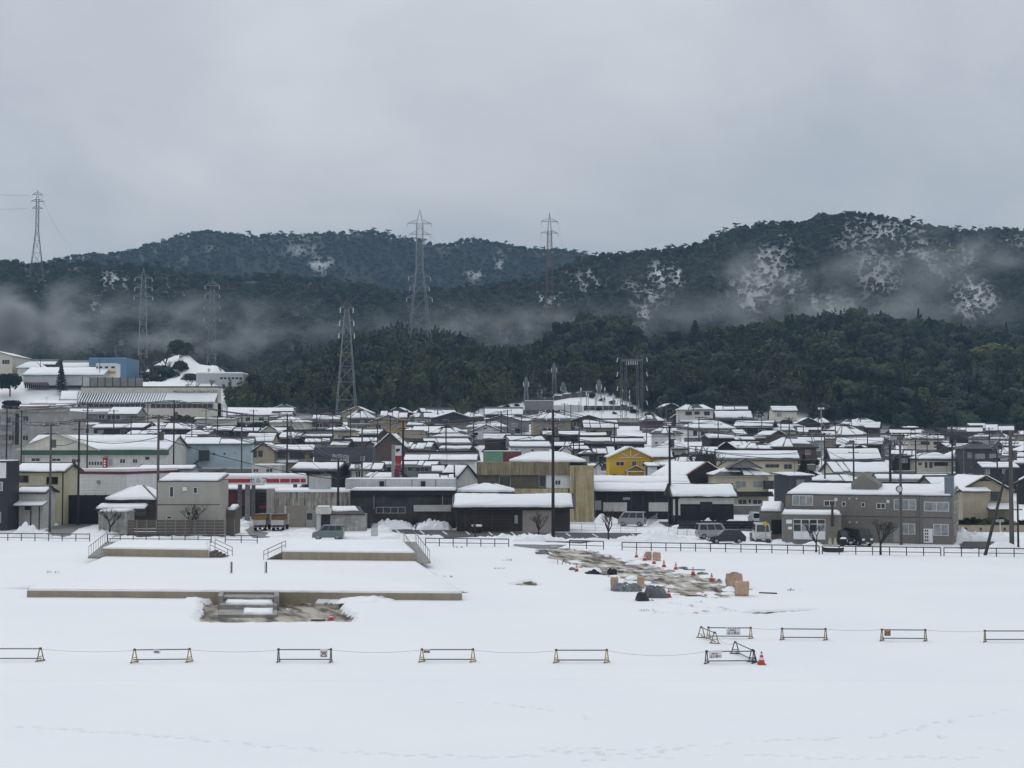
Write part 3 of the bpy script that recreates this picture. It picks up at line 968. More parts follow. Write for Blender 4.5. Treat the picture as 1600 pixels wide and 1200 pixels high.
def terrace():
    T = thing('terrace', 'long low snow covered terrace with tan edging wall', 'terrace')
    FL, FR = gnd(42, 933), gnd(722, 937.5)
    BL, BR = gnd(128, 868, .5), gnd(640, 878, .5)
    BL.y += 14; BR.y += 14; BR.x -= 2.2; BL.x += 1.0
    GL, GR = FL.lerp(FR, .452), FL.lerp(FR, .578)
    pts = ccw([tuple(p[:2]) for p in (FL, FR, BR, BL)])
    put('terrace_wall', block(MB(), pts, -.45, .44), TAN, T)
    cover(pts, .44, .17, .015, .45, .05, T)
    # shovelled stair in the middle of the front
    d = (FR - FL).normalized(); nrm = Vector((.17, -.985, 0))
    ST = thing('front_steps', 'grey concrete steps with snowy treads in the cleared pit before the terrace', 'steps')
    for k, (run0, run1, z1) in enumerate([(0.02, 1.9, .30), (1.9, 4.2, .02), (4.2, 7.2, -.26)]):
        a0, a1 = GL + nrm * run0, GR + nrm * run0; b0, b1 = GL + nrm * run1, GR + nrm * run1
        q = ccw([tuple(p[:2]) for p in (a0, a1, b1, b0)])
        put('step', block(MB(), q, -.5, z1), CONC, ST)
        if k:
            i0 = .10 if k == 1 else .42
            q2 = [a0.lerp(a1, i0) + nrm * .15, a0.lerp(a1, .93) + nrm * .15, b0.lerp(b1, .93) - nrm * .25, b0.lerp(b1, i0) - nrm * .25]
            cover(ccw([tuple(p[:2]) for p in q2]), z1, .17, .12, .35, .07, ST)
    for P in (GL, GR):
        w = d * .16
        q = ccw([tuple(p[:2]) for p in (P - w, P + w, P + w + nrm * 3.0, P - w + nrm * 3.0)])
        put('side_wall', block(MB(), q, -.5, .47), CONC, ST)
    # planters
    def planter(nm_label, fl, fr, bl, br):
        q = ccw([tuple(p[:2]) for p in (fl, fr, br, bl)])
        P = thing('planter_deck', nm_label, 'planter')
        put('deck_wall', block(MB(), q, .42, 1.28), TAN, P)
        cover(q, 1.28, .17, .015, .45, .05, P)
        return P
    p1 = [gnd(161, 871, .5), gnd(326, 873.5, .5), gnd(324, 847, 1.28), gnd(188, 846, 1.28)]
    p2 = [gnd(441, 876.5, .5), gnd(648, 878.5, .5), gnd(628, 846, 1.28), gnd(446, 845, 1.28)]
    planter('raised snow topped planter deck before the taupe house', p1[0], p1[1], p1[3], p1[2])
    planter('longer raised snow topped planter deck before the green van', p2[0], p2[1], p2[3], p2[2])
    # side steps down into the gap between the decks
    def side_steps(label, top, dirx):
        S = thing('side_steps', label, 'steps')
        zt = 1.28
        for k in range(5):
            xa = top.x + dirx * (k * .33); xb = top.x + dirx * (k + 1) * .33
            put('step', MB().box(min(xa, xb) + .002, max(xa, xb) - .002, top.y + .1, top.y + 2.4, .46, zt - .155 * (k + 1)), CONCD, S)
        for yy in (.16, 2.3):
            for t_, zz in ((0.05, zt), (1.6, zt - .72)):
                x = top.x + dirx * t_
                put('rail_post', MB().tube((x, top.y + yy, zz - .25), (x, top.y + yy, zz + .8), .03), STEEL, S)
            for dz in (.45, .8):
                put('handrail', MB().tube((top.x + dirx * .05, top.y + yy, zt + dz), (top.x + dirx * 1.6, top.y + yy, zt - .72 + dz), .03), STEEL, S)
        return S
    side_steps('brown steps with steel rails at the end of the shorter planter deck', gnd(326.5, 873.5, .5), 1)
    side_steps('brown steps with steel rails at the start of the longer planter deck', gnd(440.5, 876.5, .5), -1)
    # railed ramps along the outer ends
    def ramp(label, f, b, dirx):
        S = thing('railed_ramp', label, 'ramp')
        w = 1.35
        def P(t, o):
            c = f.lerp(b, t); return Vector((c.x + dirx * o, c.y, 0))
        a, bb, c, d_ = P(0, .05), P(0, w), P(1, w), P(1, .05)
        vs_ = [(a.x, a.y, .4), (bb.x, bb.y, .4), (c.x, c.y, .4), (d_.x, d_.y, .4), (a.x, a.y, .56), (bb.x, bb.y, .56), (c.x, c.y, 1.26), (d_.x, d_.y, 1.26)]
        fs = [(0, 3, 2, 1), (4, 5, 6, 7), (0, 1, 5, 4), (1, 2, 6, 5), (2, 3, 7, 6), (3, 0, 4, 7)]
        if dirx < 0: fs = [f_[::-1] for f_ in fs]
        put('ramp_slab', MB().add(vs_, fs), CONC, S)
        for o in (.12, w - .08):
            n = 9
            top0, top1 = P(0, o), P(1, o)
            for k in range(n):
                t_ = k / (n - 1); p = P(t_, o); z = .52 + .7 * t_
                put('baluster', MB().tube((p.x, p.y, z), (p.x, p.y, z + .92), .022, 5), STEEL, S)
            put('handrail', MB().tube((top0.x, top0.y, .52 + .94), (top1.x, top1.y, 1.22 + .94), .035), STEEL, S)
        return S
    ramp('railed concrete ramp at the far end of the longer planter deck', p2[1], p2[2], 1)
    ramp('railed concrete ramp at the far end of the shorter planter deck', p1[0], p1[3], -1)
terrace()

# two marker boards standing on the terrace snow
for (px_, lb) in ((361, 'short black and white marker post standing on the terrace before the shorter deck'), (415, 'short black and white marker post standing on the terrace before the longer deck')):
    p = gnd(px_, 896, .6)
    T = thing('marker_post', lb, 'post', p)
    put('post', MB().box(-.09, .01, -.03, .03, -.1, .88), mat('white_post', (.7, .7, .7), .6), T)
    put('black_band', MB().box(.012, .1, -.035, .035, .05, .9), mat('black_post', (.03, .03, .035), .6), T)
# ------------------------------------------------------------------ building kit
W = {
 'white': ribbed('white_siding', (0.74, 0.74, 0.72), .45, 'Z', .6, .25, .08, .12),
 'offw': mat('off_white_render', (0.60, 0.59, 0.55), .85, .12, .7, .1, 12, streak=.15),
 'cream': mat('cream_render', (0.56, 0.51, 0.36), .85, .1, .7, .1, 12, streak=.12),
 'pale': mat('pale_cream_render', (0.58, 0.55, 0.46), .85, .1, .7, .1, 12, streak=.15),
 'tan': mat('tan_render', (0.33, 0.28, 0.205), .85, .12, .7, .1, 12, streak=.15),
 'beige': mat('beige_render', (0.40, 0.345, 0.255), .85, .1, .7, .1, 12, streak=.1),
 'grey': mat('grey_render', (0.22, 0.22, 0.215), .85, .12, .7, .1, 12, streak=.15),
 'lgrey': ribbed('light_grey_siding', (0.50, 0.51, 0.52), .4, 'X', .55, .3, .1, .15),
 'dark': mat('charcoal_render', (0.028, 0.029, 0.031), .8, .3, .8, .15, 10, streak=.2),
 'black': mat('black_boarding', (0.010, 0.012, 0.017), .7, .3, 1.2, .2, 10),
 'brown': ribbed('dark_brown_boarding', (0.042, 0.030, 0.026), .3, 'Z', .75, .3, .2),
 'plum': ribbed('plum_brown_siding', (0.030, 0.020, 0.023), .4, 'Z', .7, .2, .15),
 'brick': mat('brown_brick', (0.115, 0.078, 0.068), .85, .2, 3, .2, 20),
 'navy': ribbed('slate_blue_siding', (0.055, 0.064, 0.082), .3, 'X', .55, .3, .1),
 'dnavy': mat('dark_navy_siding', (0.020, 0.023, 0.031), .6, .15, 1),
 'blue': ribbed('pale_blue_siding', (0.38, 0.47, 0.52), .9, 'X', .55, .25, .08, .1),
 'blue2': ribbed('blue_metal', (0.10, 0.20, 0.32), .8, 'X', .5, .3, .1),
 'yellow': ribbed('mustard_yellow_boarding', (0.62, 0.37, 0.012), .35, 'Z', .7, .3, .06),
 'taupe': mat('taupe_siding', (0.375, 0.355, 0.31), .8, .08, .8, .08, 12),
 'office': mat('grey_office_render', (0.20, 0.183, 0.165), .85, .1, .6, .1, 12, streak=.12),
 'slate': mat('slate_render', (0.055, 0.060, 0.068), .8, .15, .8, .1, 10),
 'green': mat('green_metal', (0.13, 0.26, 0.17), .55, .1, 1),
 'dgreen': mat('dark_green_fascia', (0.035, 0.095, 0.055), .6, .15, 1, streak=.2),
 'red': mat('dull_red_metal', (0.15, 0.03, 0.035), .6, .2, 1),
 'oldconc': mat('weathered_concrete', (0.44, 0.41, 0.355), .9, .2, .8, .25, 8, streak=.85, stain=(0.06, 0.057, 0.055)),
 'charc': mat('sooty_concrete', (0.060, 0.058, 0.056), .9, .5, .35, .25, 8, streak=.5, stain=(0.02, 0.02, 0.022)),
 'yconc': mat('yellowed_concrete', (0.52, 0.44, 0.265), .9, .15, .6, .2, 8, streak=.5, stain=(0.16, 0.125, 0.07)),
 'yband': mat('stained_concrete_band', (0.29, 0.24, 0.155), .9, .2, .6, .2, 8, streak=.8, stain=(0.12, 0.095, 0.06)),
 'umber': mat('umber_wall', (0.12, 0.105, 0.08), .85, .15, .7, .1, 10),
 'flatgrey': mat('grey_flats_render', (0.36, 0.345, 0.33), .88, .15, .6, .1, 12, streak=.25),
 'blocks': mat('concrete_blocks', (0.42, 0.41, 0.38), .9, .3, 1.6, .3, 6, streak=.5),
}
TILE = ribbed('dark_roof_tiles', (0.022, 0.024, 0.028), .3, 'X', .5, .8, .2)
TILEB = ribbed('brown_roof_tiles', (0.034, 0.026, 0.023), .3, 'X', .55, .8, .2)
TILET = ribbed('tan_roof_sheets', (0.20, 0.165, 0.12), .4, 'X', .6, .5, .15)
METALR = ribbed('grey_metal_roof', (0.075, 0.082, 0.09), .45, 'X', .5, .6, .15)
REDR = ribbed('red_metal_roof', (0.17, 0.045, 0.035), .45, 'X', .55, .6, .2)
RF = {'t': TILE, 'b': TILEB, 'n': TILET, 'm': METALR, 'r': REDR}
GLASS = mat('dark_window_glass', (0.022, 0.026, 0.032), .12, .5, .8, spec=.6)
CURTAIN = mat('curtained_window_glass', (0.27, 0.29, 0.30), .25, .3, 1.2, spec=.5)
FRAMEW = mat('white_window_frame', (0.62, 0.62, 0.60), .5, .05)
FRAMED = mat('dark_window_frame', (0.055, 0.05, 0.048), .5, .1)
FRAMEA = mat('aluminium_frame', (0.33, 0.33, 0.33), .4, .08, metal=.4)
TRIMD = mat('dark_timber_trim', (0.045, 0.035, 0.03), .7, .2)
TRIMW = mat('white_painted_trim', (0.66, 0.65, 0.62), .6, .08)

def offset_poly(p2, ms):
    """move every edge of a convex CCW outline inwards by its own margin"""
    n = len(p2); lines = []
    for i in range(n):
        a, b = p2[i], p2[(i + 1) % n]; d = (b - a).normalized(); nn = Vector((-d.y, d.x))
        lines.append((a + nn * ms[i], d))
    out_ = []
    for i in range(n):
        p, d = lines[i - 1]; q, e = lines[i]
        den = d.x * e.y - d.y * e.x
        if abs(den) < 1e-6: out_.append(q); continue
        t = ((q - p).x * e.y - (q - p).y * e.x) / den
        out_.append(p + d * t)
    return out_

def snow_on(poly, ms, t, parent, seg=.5, j=.16, name='roof_snow'):
    """soft ragged slab of snow on a sloping roof plane; first edge of poly is the eave"""
    P = [Vector(p) for p in poly]
    o = P[0]; e1 = (P[1] - P[0]).normalized()
    n = e1.cross(P[-1] - P[0]).normalized(); e2 = n.cross(e1)
    p2 = [Vector(((p - o).dot(e1), (p - o).dot(e2))) for p in P]
    q = offset_poly(p2, ms)
    area = sum(q[i].x * q[(i + 1) % len(q)].y - q[(i + 1) % len(q)].x * q[i].y for i in range(len(q))) / 2
    if area < .4: return None
    ring = []; side = []
    for i in range(len(q)):
        a, b = q[i], q[(i + 1) % len(q)]; k = max(1, min(40, int((b - a).length / seg)))
        d = (b - a).normalized(); nn = Vector((-d.y, d.x)); ph = rng.random() * 50
        for s_ in range(k):
            w = a.lerp(b, s_ / k)
            jj = (float(fbm(np.array([s_ * .45 + ph]), np.array([ph]), 3)[0]) - .5) * 2 * j * (1.3 if i == 0 else .7) if s_ else 0
            ring.append(w + nn * jj)
    c = sum(ring, Vector((0, 0))) / len(ring)
    k = len(ring)
    def lift(p, h): return o + e1 * p.x + e2 * p.y + n * h
    vs_ = [lift(p, .006) for p in ring] + [lift(p + (c - p).normalized() * t * .12, t * .65) for p in ring]
    vs_ += [lift(p + (c - p).normalized() * min(t * 1.0, (c - p).length * .5), t * rng.uniform(.95, 1.05)) for p in ring]
    vs_.append(lift(c, t * 1.05))
    fs = []
    for r0 in (0, k):
        fs += [(r0 + i, r0 + (i + 1) % k, r0 + k + (i + 1) % k, r0 + k + i) for i in range(k)]
    fs += [(2 * k + i, 2 * k + (i + 1) % k, 3 * k) for i in range(k)]
    return put(name, MB().add(vs_, fs), SNOW, parent, True)

def roof_slab(mb, poly, t=.16):
    P = [Vector(p) for p in poly]
    n = (P[1] - P[0]).cross(P[-1] - P[0]).normalized()
    mb.slab([p - n * t for p in P], n, t)

def window(parent, x0, x1, z0, z1, y=0.0, panes=2, frame=None, glass=None, side=None, sill=False):
    """a framed window set on a wall plane y (facing -y)"""
    frame = frame or FRAMEW; glass = glass or GLASS
    fw = min(.07, (x1 - x0) * .14)
    mb = MB()
    mb.box(x0, x1, y - .06, y + .02, z0, z0 + fw); mb.box(x0, x1, y - .06, y + .02, z1 - fw, z1)
    mb.box(x0, x0 + fw, y - .058, y + .02, z0 + fw, z1 - fw); mb.box(x1 - fw, x1, y - .058, y + .02, z0 + fw, z1 - fw)
    for k in range(1, panes):
        xm = x0 + (x1 - x0) * k / panes
        mb.box(xm - fw * .45, xm + fw * .45, y - .052, y + .02, z0 + fw, z1 - fw)
    w = put('window', mb, frame, parent)
    for k in range(panes):
        a = x0 + (x1 - x0) * k / panes; b = x0 + (x1 - x0) * (k + 1) / panes
        put('pane', MB().box(a + fw * .4, b - fw * .4, y - .03, y + .015, z0 + fw * .6, z1 - fw * .6), glass, w)
    return w

HOUSES = []
class House:
    """place a building by what the photo shows: outer edges, roof heights and scale (pixels per metre)"""
    def __init__(s, name, label, x0, x1, sc, yaw=0.0, base=None, cat='house', group=None):
        s.sc = sc; s.Y = F / sc; s.yaw = yaw
        s.c, s.s = math.cos(yaw), math.sin(yaw)
        s.X = xat((x0 + x1) / 2, s.Y)
        l0, l1 = s.x(x0), s.x(x1)
        s.w = l1 - l0; m_ = (l0 + l1) / 2
        s.X += m_ * s.c; s.Y += m_ * s.s
        X, hw_ = s.X, s.w / 2
        s.zb = base if base is not None else min(terr1(X - hw_, s.Y), terr1(X + hw_, s.Y), terr1(X, s.Y + 4))
        s.o = thing(name, label, cat, (X, s.Y, s.zb), yaw, group)
        s.label = label
        HOUSES.append((X, s.Y, (x0 + x1) / 2, label, x0, x1))
    def x(s, px, dy=0.0):
        u = (px - 800.0) / F; X0 = s.X - dy * s.s; Y0 = s.Y + dy * s.c
        return (u * Y0 - X0) / (s.c - u * s.s)
    def z(s, py, dy=0.0, lx=0.0): return zat(py, s.Y + dy * s.c + lx * s.s) - s.zb
    def body(s, kind, depth, ye, yr, wall, ov=.45, low=-1.6):
        s.d = depth; hw = s.w / 2 - ov; ze = s.z(ye, -ov)
        s.hw = hw; s.ze = ze; s.ov = ov
        if kind == 'gx':
            zr = max(s.z(yr, depth / 2), ze + .5)
            pts = [(0, low), (0, ze - .02), (depth / 2, zr - .12), (depth, ze - .02), (depth, low)]
            mb = MB().prism([(p[0], p[1]) for p in pts][::-1], 'x', -hw, hw)
        elif kind == 'gy':
            zr = max(s.z(yr, -ov), ze + .4)
            pts = [(-hw, low), (hw, low), (hw, ze - .02), (0, zr - .14), (-hw, ze - .02)]
            mb = MB().prism(pts, 'y', 0, depth)
        else:
            zr = s.z(yr, depth / 2 if kind in ('hip', 'iri') else 0)
            mb = MB().box(-hw, hw, 0, depth, low, ze - .01 if kind != 'flat' else max(zr, ze))
        s.zr = zr
        s.wall = put('wall', mb, W[wall], s.o)
        return s
    def roof(s, kind, rm='t', snow=.22, bands=1, em=.12, rmg=.1, t=None):
        hw, ov, d, ze, zr = s.w / 2, s.ov, s.d, s.ze, s.zr
        mb = MB(); planes = []
        if kind == 'gx':
            y0, y1, ym = -ov, d + ov, d / 2
            planes = [[(-hw, y0, ze), (hw, y0, ze), (hw, ym, zr), (-hw, ym, zr)], [(hw, y1, ze), (-hw, y1, ze), (-hw, ym, zr), (hw, ym, zr)]]
        elif kind == 'gy':
            y0, y1 = -ov, d + ov
            planes = [[(hw, y0, ze), (hw, y1, ze), (0, y1, zr), (0, y0, zr)], [(-hw, y1, ze), (-hw, y0, ze), (0, y0, zr), (0, y1, zr)]]
        elif kind in ('hip', 'iri'):
            y0, y1, ym = -ov, d + ov, d / 2
            rl = max(hw - (d / 2 + ov) * .9, hw * .18)
            zr = max(zr, ze + .4)
            planes = [[(-hw, y0, ze), (hw, y0, ze), (rl, ym, zr), (-rl, ym, zr)], [(hw, y1, ze), (-hw, y1, ze), (-rl, ym, zr), (rl, ym, zr)],
                      [(hw, y0, ze), (hw, y1, ze), (rl, ym, zr)], [(-hw, y1, ze), (-hw, y0, ze), (-rl, ym, zr)]]
        elif kind == 'shed':
            planes = [[(-hw, -ov, ze), (hw, -ov, ze), (hw, d + ov, zr), (-hw, d + ov, zr)]]
        for p in planes: roof_slab(mb, p)
        s.rf = put('roof', mb, RF[rm], s.o)
        if kind in ('gx', 'hip', 'iri') and s.sc > 5.2:
            L_ = hw if kind == 'gx' else rl
            put('ridge_cap', MB().box(-L_ + .02, L_ - .02, d / 2 - .14, d / 2 + .14, zr - .06, zr + .16), RF[rm], s.rf)
        if snow:
            for i, p in enumerate(planes):
                P = [Vector(q) for q in p]
                if len(p) == 4 and i == 0 and bands == 0:      # thawed roof: separate patches that have slid by different amounts
                    cuts = [0] + sorted(rng.uniform(.15, .85) for _ in range(rng.choice((1, 2, 2, 3)))) + [1]
                    for c0, c1 in zip(cuts[:-1], cuts[1:]):
                        q = [P[0].lerp(P[1], c0), P[0].lerp(P[1], c1), P[3].lerp(P[2], c1), P[3].lerp(P[2], c0)]
                        L_ = (P[3] - P[0]).length
                        snow_on(q, [rng.choice((.1, .25, .5, L_ * .3)), .1, rmg + rng.choice((0, 0, .3, L_ * .25)), .1], snow * rng.uniform(.6, 1.1), s.rf)
                elif len(p) == 4 and bands > 1 and i == 0:
                    for b in range(bands):
                        a0, a1 = b / bands + (.03 if b else 0), (b + 1) / bands
                        q = [P[0].lerp(P[3], a0), P[1].lerp(P[2], a0), P[1].lerp(P[2], a1), P[0].lerp(P[3], a1)]
                        snow_on(q, [em if b == 0 else .03, .1, rmg if b == bands - 1 else .03, .1], snow, s.rf)
                else:
                    ms = [em, .22, rmg, .22] if len(p) == 4 else [em, .2, .2]
                    snow_on(p, ms, snow, s.rf)
        return s
    def flat(s, lip=.35, snow=.25, capm=None):
        """flat roof behind a low parapet"""
        z = max(s.zr, s.ze); hw = s.w / 2 - s.ov
        if capm is None: capm = s.wall.data.materials[0]
        s.rf = put('roof', MB().box(-hw - .08, hw + .08, -.08, s.d + .08, z + .003, z + .13), capm, s.o)
        if snow:
            p = [(-hw, 0, z + .13), (hw, 0, z + .13), (hw, s.d, z + .13), (-hw, s.d, z + .13)]
            snow_on(p, [.08] * 4, snow, s.rf, j=.04)
        return s
    def win(s, *rects, panes=2, frame=None, glass=None, y=0.0):
        for r in rects:
            lx = (s.x(r[0], y) + s.x(r[2], y)) / 2
            window(s.o, s.x(r[0], y), s.x(r[2], y), s.z(r[3], y, lx), s.z(r[1], y, lx), y, r[4] if len(r) > 4 else panes, frame, glass)
        return s
    def auto(s, frame=None, n=None):
        """a plain run of windows per storey where the photo shows only dim openings"""
        z1 = s.ze - .55; st = 0
        while z1 > 1.3 and st < 2:
            n_ = n or max(1, int(s.hw * 2 / 3.2)); step = s.hw * 2 / n_
            for k in range(n_):
                if rng.random() < .18: continue
                xm = -s.hw + step * (k + .5) + rng.uniform(-.3, .3); ww = min(step * .34, rng.uniform(.6, .95))
                window(s.o, xm - ww, xm + ww, z1 - rng.uniform(.9, 1.25), z1, 0, 2, frame or rng.choice((FRAMEW, FRAMED, FRAMEA)), rng.choice((GLASS, GLASS, CURTAIN)))
            z1 -= 2.7; st += 1
        return s
    def box(s, name, x0, y0, x1, y1, m, out_=.1, back=.02, dy=0.0):
        """a flat piece on the front, by photo pixels"""
        lx = (s.x(x0, dy) + s.x(x1, dy)) / 2
        return put(name, MB().box(s.x(x0, dy), s.x(x1, dy), dy - out_, dy + back, s.z(y1, dy, lx), s.z(y0, dy, lx)), m, s.o)
    def skirt(s, x0, x1, yt, ye, proj=1.1, rm='t', snow=.16, name='lower_roof'):
        """lean-to roof between storeys or over a porch"""
        a, b = s.x(x0), s.x(x1); lx = (a + b) / 2; zt, ze = s.z(yt, 0, lx), s.z(ye, -proj, lx)
        p = [(a, -proj, ze), (b, -proj, ze), (b, -.004, zt), (a, -.004, zt)]
        mb = MB(); roof_slab(mb, p, .1)
        r = put(name, mb, RF[rm], s.o)
        if snow: snow_on(p, [.06, .06, .05, .06], snow, r, j=.05)
        return r

def H(name, label, x0, x1, yr, ye, sc, kind, wall, rm='t', depth=None, yaw=0.0, snow=.17, bands=1, em=.3, rmg=.34, auto=True, wins=None, ov=.5, base=None, cat='house', frame=None, glass=None):
    # keep storeys plausible: slide the house along the view until its wall is one or two storeys high
    xm = (x0 + x1) / 2
    wall_h = lambda Y: zat(ye, Y) - terr1(xat(xm, Y), Y)
    if base is None and kind != 'raw':
        Y = F / sc; lim_hi = 5.9 if kind != 'flat' else 6.8
        k = 0
        while wall_h(Y) > lim_hi and Y < 448 and k < 200: Y += 1.5; k += 1
        while wall_h(Y) < 2.7 and Y > 190 and k < 400: Y -= 1.5; k += 1
        sc = F / Y
    if base is None and yaw == 0 and kind != 'flat': yaw = rng.uniform(-7, 7) if wins else rng.uniform(-24, 24)
    h = House(name, label, x0, x1, sc, R(yaw), base, cat)
    d = depth or min(max(h.w * .62, 5.0), 9.0)
    h.body(kind, d, ye, yr, wall, ov if kind != 'flat' else 0.0)
    if kind == 'flat': h.flat(snow=snow)
    else:
        if base is None and snow == .17:          # wind and thaw have left each roof differently covered
            snow = rng.uniform(.10, .2); em = em + rng.choice((0, 0, .1, .3, .7)); rmg = rmg * rng.uniform(.6, 1.7)
            if kind in ('gx', 'hip', 'shed') and bands == 1: bands = rng.choice((0, 0, 0, 1, 2))
        h.roof(kind, rm, snow, bands, em, rmg)
    if base is None and kind != 'flat':          # gutters, aerials and air conditioners
        if kind in ('gx', 'hip', 'iri'):
            put('gutter', MB().tube((-h.w / 2 + .05, -h.ov - .05, h.ze - .12), (h.w / 2 - .05, -h.ov - .05, h.ze - .12), .07, 5), rng.choice((FRAMED, FRAMEA, TRIMD)), h.o)
        if rng.random() < .4:
            xa, ya, za = rng.uniform(-.6, .6) * h.hw * .5, h.d / 2, h.zr
            mb = MB().tube((xa, ya, za - .3), (xa, ya, za + 2.0), .035, 4)
            for zz, ln in ((2.0, .7), (1.75, .5), (1.5, .8)): mb.tube((xa - ln, ya, za + zz), (xa + ln, ya, za + zz), .022, 4)
            put('aerial', mb, FRAMED, h.rf)
        if rng.random() < .5 and h.ze > 2:
            xa = rng.uniform(-.8, .8) * h.hw
            put('air_conditioner', MB().box(xa - .4, xa + .4, -.34, -.03, .1, .75), FRAMEA, h.o)
            put('downpipe', MB().tube((-h.hw + .1, -.06, -.3), (-h.hw + .1, -.06, h.ze - .1), .045, 5), FRAMEA, h.o)
    if wins: h.win(*wins, frame=frame, glass=glass)
    elif auto: h.auto(frame)
    return h
# ------------------------------------------------------------------ houses in the town (far rows first)
# centre rows
H('house', 'snow roofed bungalow just below the wood, behind the yellow crane', 634, 662, 658, 665, 5.3, 'gx', 'offw')
H('house', 'long snow roofed house right of the yellow crane mast', 632, 692, 666, 674, 5.7, 'gx', 'tan')
H('house', 'hip roofed house with thick snow beyond the garden cedar', 672, 732, 668, 677, 6.0, 'hip', 'pale')
H('house', 'white gabled house facing the field below the dark workshop roof', 732, 788, 663, 675, 6.0, 'gy', 'white', wins=[(755, 668, 761, 671, 1)])
H('house', 'low snowy roofed house left of the crane jib', 558, 594, 671, 678, 5.9, 'gx', 'brown')
H('house', 'tan sheet roofed house with dark gable right of the crane mast', 628, 668, 673, 685, 6.5, 'gx', 'tan', 'n', snow=0)
H('house', 'snow roofed house with a hipped wing behind the tall thin pole', 668, 730, 677, 684, 6.6, 'hip', 'grey', bands=2)
H('house', 'long two tiered snowy roof below the hipped wing house', 664, 736, 685, 692, 6.9, 'gx', 'tan', bands=1)
H('house', 'snow roofed house with dark timber front beside twin poles', 754, 799, 677, 687, 6.6, 'gx', 'brown', bands=2)
H('house', 'snow roofed house behind the white long building', 795, 852, 680, 688, 6.7, 'gx', 'offw')
H('house', 'white long building with two small square windows', 795, 862, 690, 698, 7.3, 'gx', 'white', 'm', wins=[(805, 702, 809, 706, 1), (830, 702, 834, 707, 1)], snow=.2)
h = H('house', 'brown brick gabled house behind the red station sign', 580, 640, 676, 703, 7.8, 'gy', 'brick', 'b', auto=False, em=.1)
H('house', 'snow roofed wing right of the brown brick gable', 634, 674, 690, 702, 7.7, 'gx', 'brick')
H('house', 'snow roofed house before the long two tiered roof', 683, 733, 696, 704, 7.3, 'gx', 'dark', bands=2)
H('house', 'narrow snow roofed annex beside the snowy roof pair', 662, 684, 698, 705, 7.2, 'shed', 'grey', auto=False)
H('house', 'large snow roofed house with white gable end beside the green shed', 630, 746, 706, 720, 8.7, 'gx', 'white', depth=9)
H('house', 'long low house with a window band behind the white parapet', 593, 684, 720, 728, 9.3, 'gx', 'grey', wins=[(598, 729, 612, 736, 2), (637, 729, 645, 736, 1), (650, 730, 671, 737, 3)], frame=FRAMEA)
H('house', 'pointed white gable with dark bargeboards by the tan concrete block', 708, 752, 726, 752, 10.2, 'gy', 'offw', auto=False, depth=7)
H('house', 'snow roofed wing left of the pointed white gable', 674, 722, 727, 738, 9.9, 'gx', 'offw', auto=False)
H('house', 'low snowy roof left of the red station sign', 568, 618, 737, 748, 10.3, 'gx', 'offw')
H('house', 'low snowy roof right of the red station sign behind the parapet', 652, 712, 740, 750, 10.6, 'gx', 'lgrey')
h = H('shed', 'flat shed with green and red metal walls', 755, 815, 706, 706.5, 8.2, 'flat', 'green', auto=False, snow=.1, cat='shed', depth=5)
h.box('red_panel', 786, 706.6, 814.6, 722, W['red'], .05)
H('house', 'snowy roofed house right of the long white building', 862, 912, 690, 697, 7.2, 'gx', 'dark')
# around the yellow house
H('house', 'dark roofed snowy house at the foot of the substation fence', 848, 918, 673, 680, 6.3, 'gx', 'brown', bands=2)
H('house', 'dark tiled house with broken snow below the substation', 904, 956, 681, 693, 6.7, 'gx', 'dark', rmg=1.2)
H('house', 'small white gable left of the yellow house', 872, 896, 696, 706, 7.4, 'gy', 'white')
H('house', 'small snowy roof between dark roofs near the substation', 893, 922, 696, 702, 7.1, 'gx', 'tan')
H('house', 'little hipped snowy roof in the dip beside the yellow house', 902, 928, 703, 709, 7.7, 'hip', 'dark')
H('house', 'snowy roofed house just left of the yellow gable', 926, 962, 697, 709, 7.5, 'gx', 'grey')
H('house', 'grey roofed house behind the yellow house ridge', 955, 1010, 683, 693, 6.8, 'gx', 'dark', rmg=1.0)
H('house', 'pale two storey house with flat snowy roof by the pole', 1016, 1068, 668, 677, 6.9, 'hip', 'white', wins=[(1023, 690, 1028, 694, 2), (1035, 690, 1042, 697, 2)])
y = House('yellow_house', 'mustard yellow house with white timber gable trim', 948, 1020, 8.1, 0, None, 'house')
y.body('gy', 9, 715, 698, 'yellow', .45).roof('gy', 't', .2)
y.win((962, 721, 975, 728), (987, 720, 994, 729, 2), (1003, 720, 1008, 729, 1))
for nm, seg_ in (('collar_beam', ((967, 715), (1003, 715))), ('brace', ((970, 707), (982, 714))), ('brace', ((1000, 707), (988, 714))), ('king_post', ((985, 702), (985, 715)))):
    (a, b), (c, d_) = seg_
    put(nm, MB().tube((y.x(a), -.12, y.z(b)), (y.x(c), -.12, y.z(d_)), .1, 4), TRIMW, y.o)
for sg in (-1, 1):
    put('bargeboard', MB().tube((sg * y.w / 2, -.5, y.ze - .02), (0, -.5, y.zr - .05), .13, 4), TRIMW, y.o)
yy = y.x(1013)
pw = put('side_wing_wall', MB().box(y.hw + .002, y.hw + 4.2, 3.0, 8, -1.6, y.ze), W['yellow'], y.o)
mb = MB(); pl = [(y.hw - .5, 2.5, y.ze), (y.hw + 4.7, 2.5, y.ze), (y.hw + 4.7, 6, y.zr - .3), (y.hw - 3, 6, y.zr - .3)]
roof_slab(mb, pl); wr = put('side_wing_roof', mb, TILE, y.o); snow_on(pl, [.12, .1, .1, .3], .2, wr)
px0, px1 = y.x(975), y.x(1010)
pz, pe = y.z(727, -1.5), y.z(736, -1.5)
mb = MB(); pm = (px0 + px1) / 2
for p in ([(px1, -1.5, pe), (px1, .0, pe), (pm, .0, pz), (pm, -1.5, pz)], [(px0, .0, pe), (px0, -1.5, pe), (pm, -1.5, pz), (pm, .0, pz)]): roof_slab(mb, p)
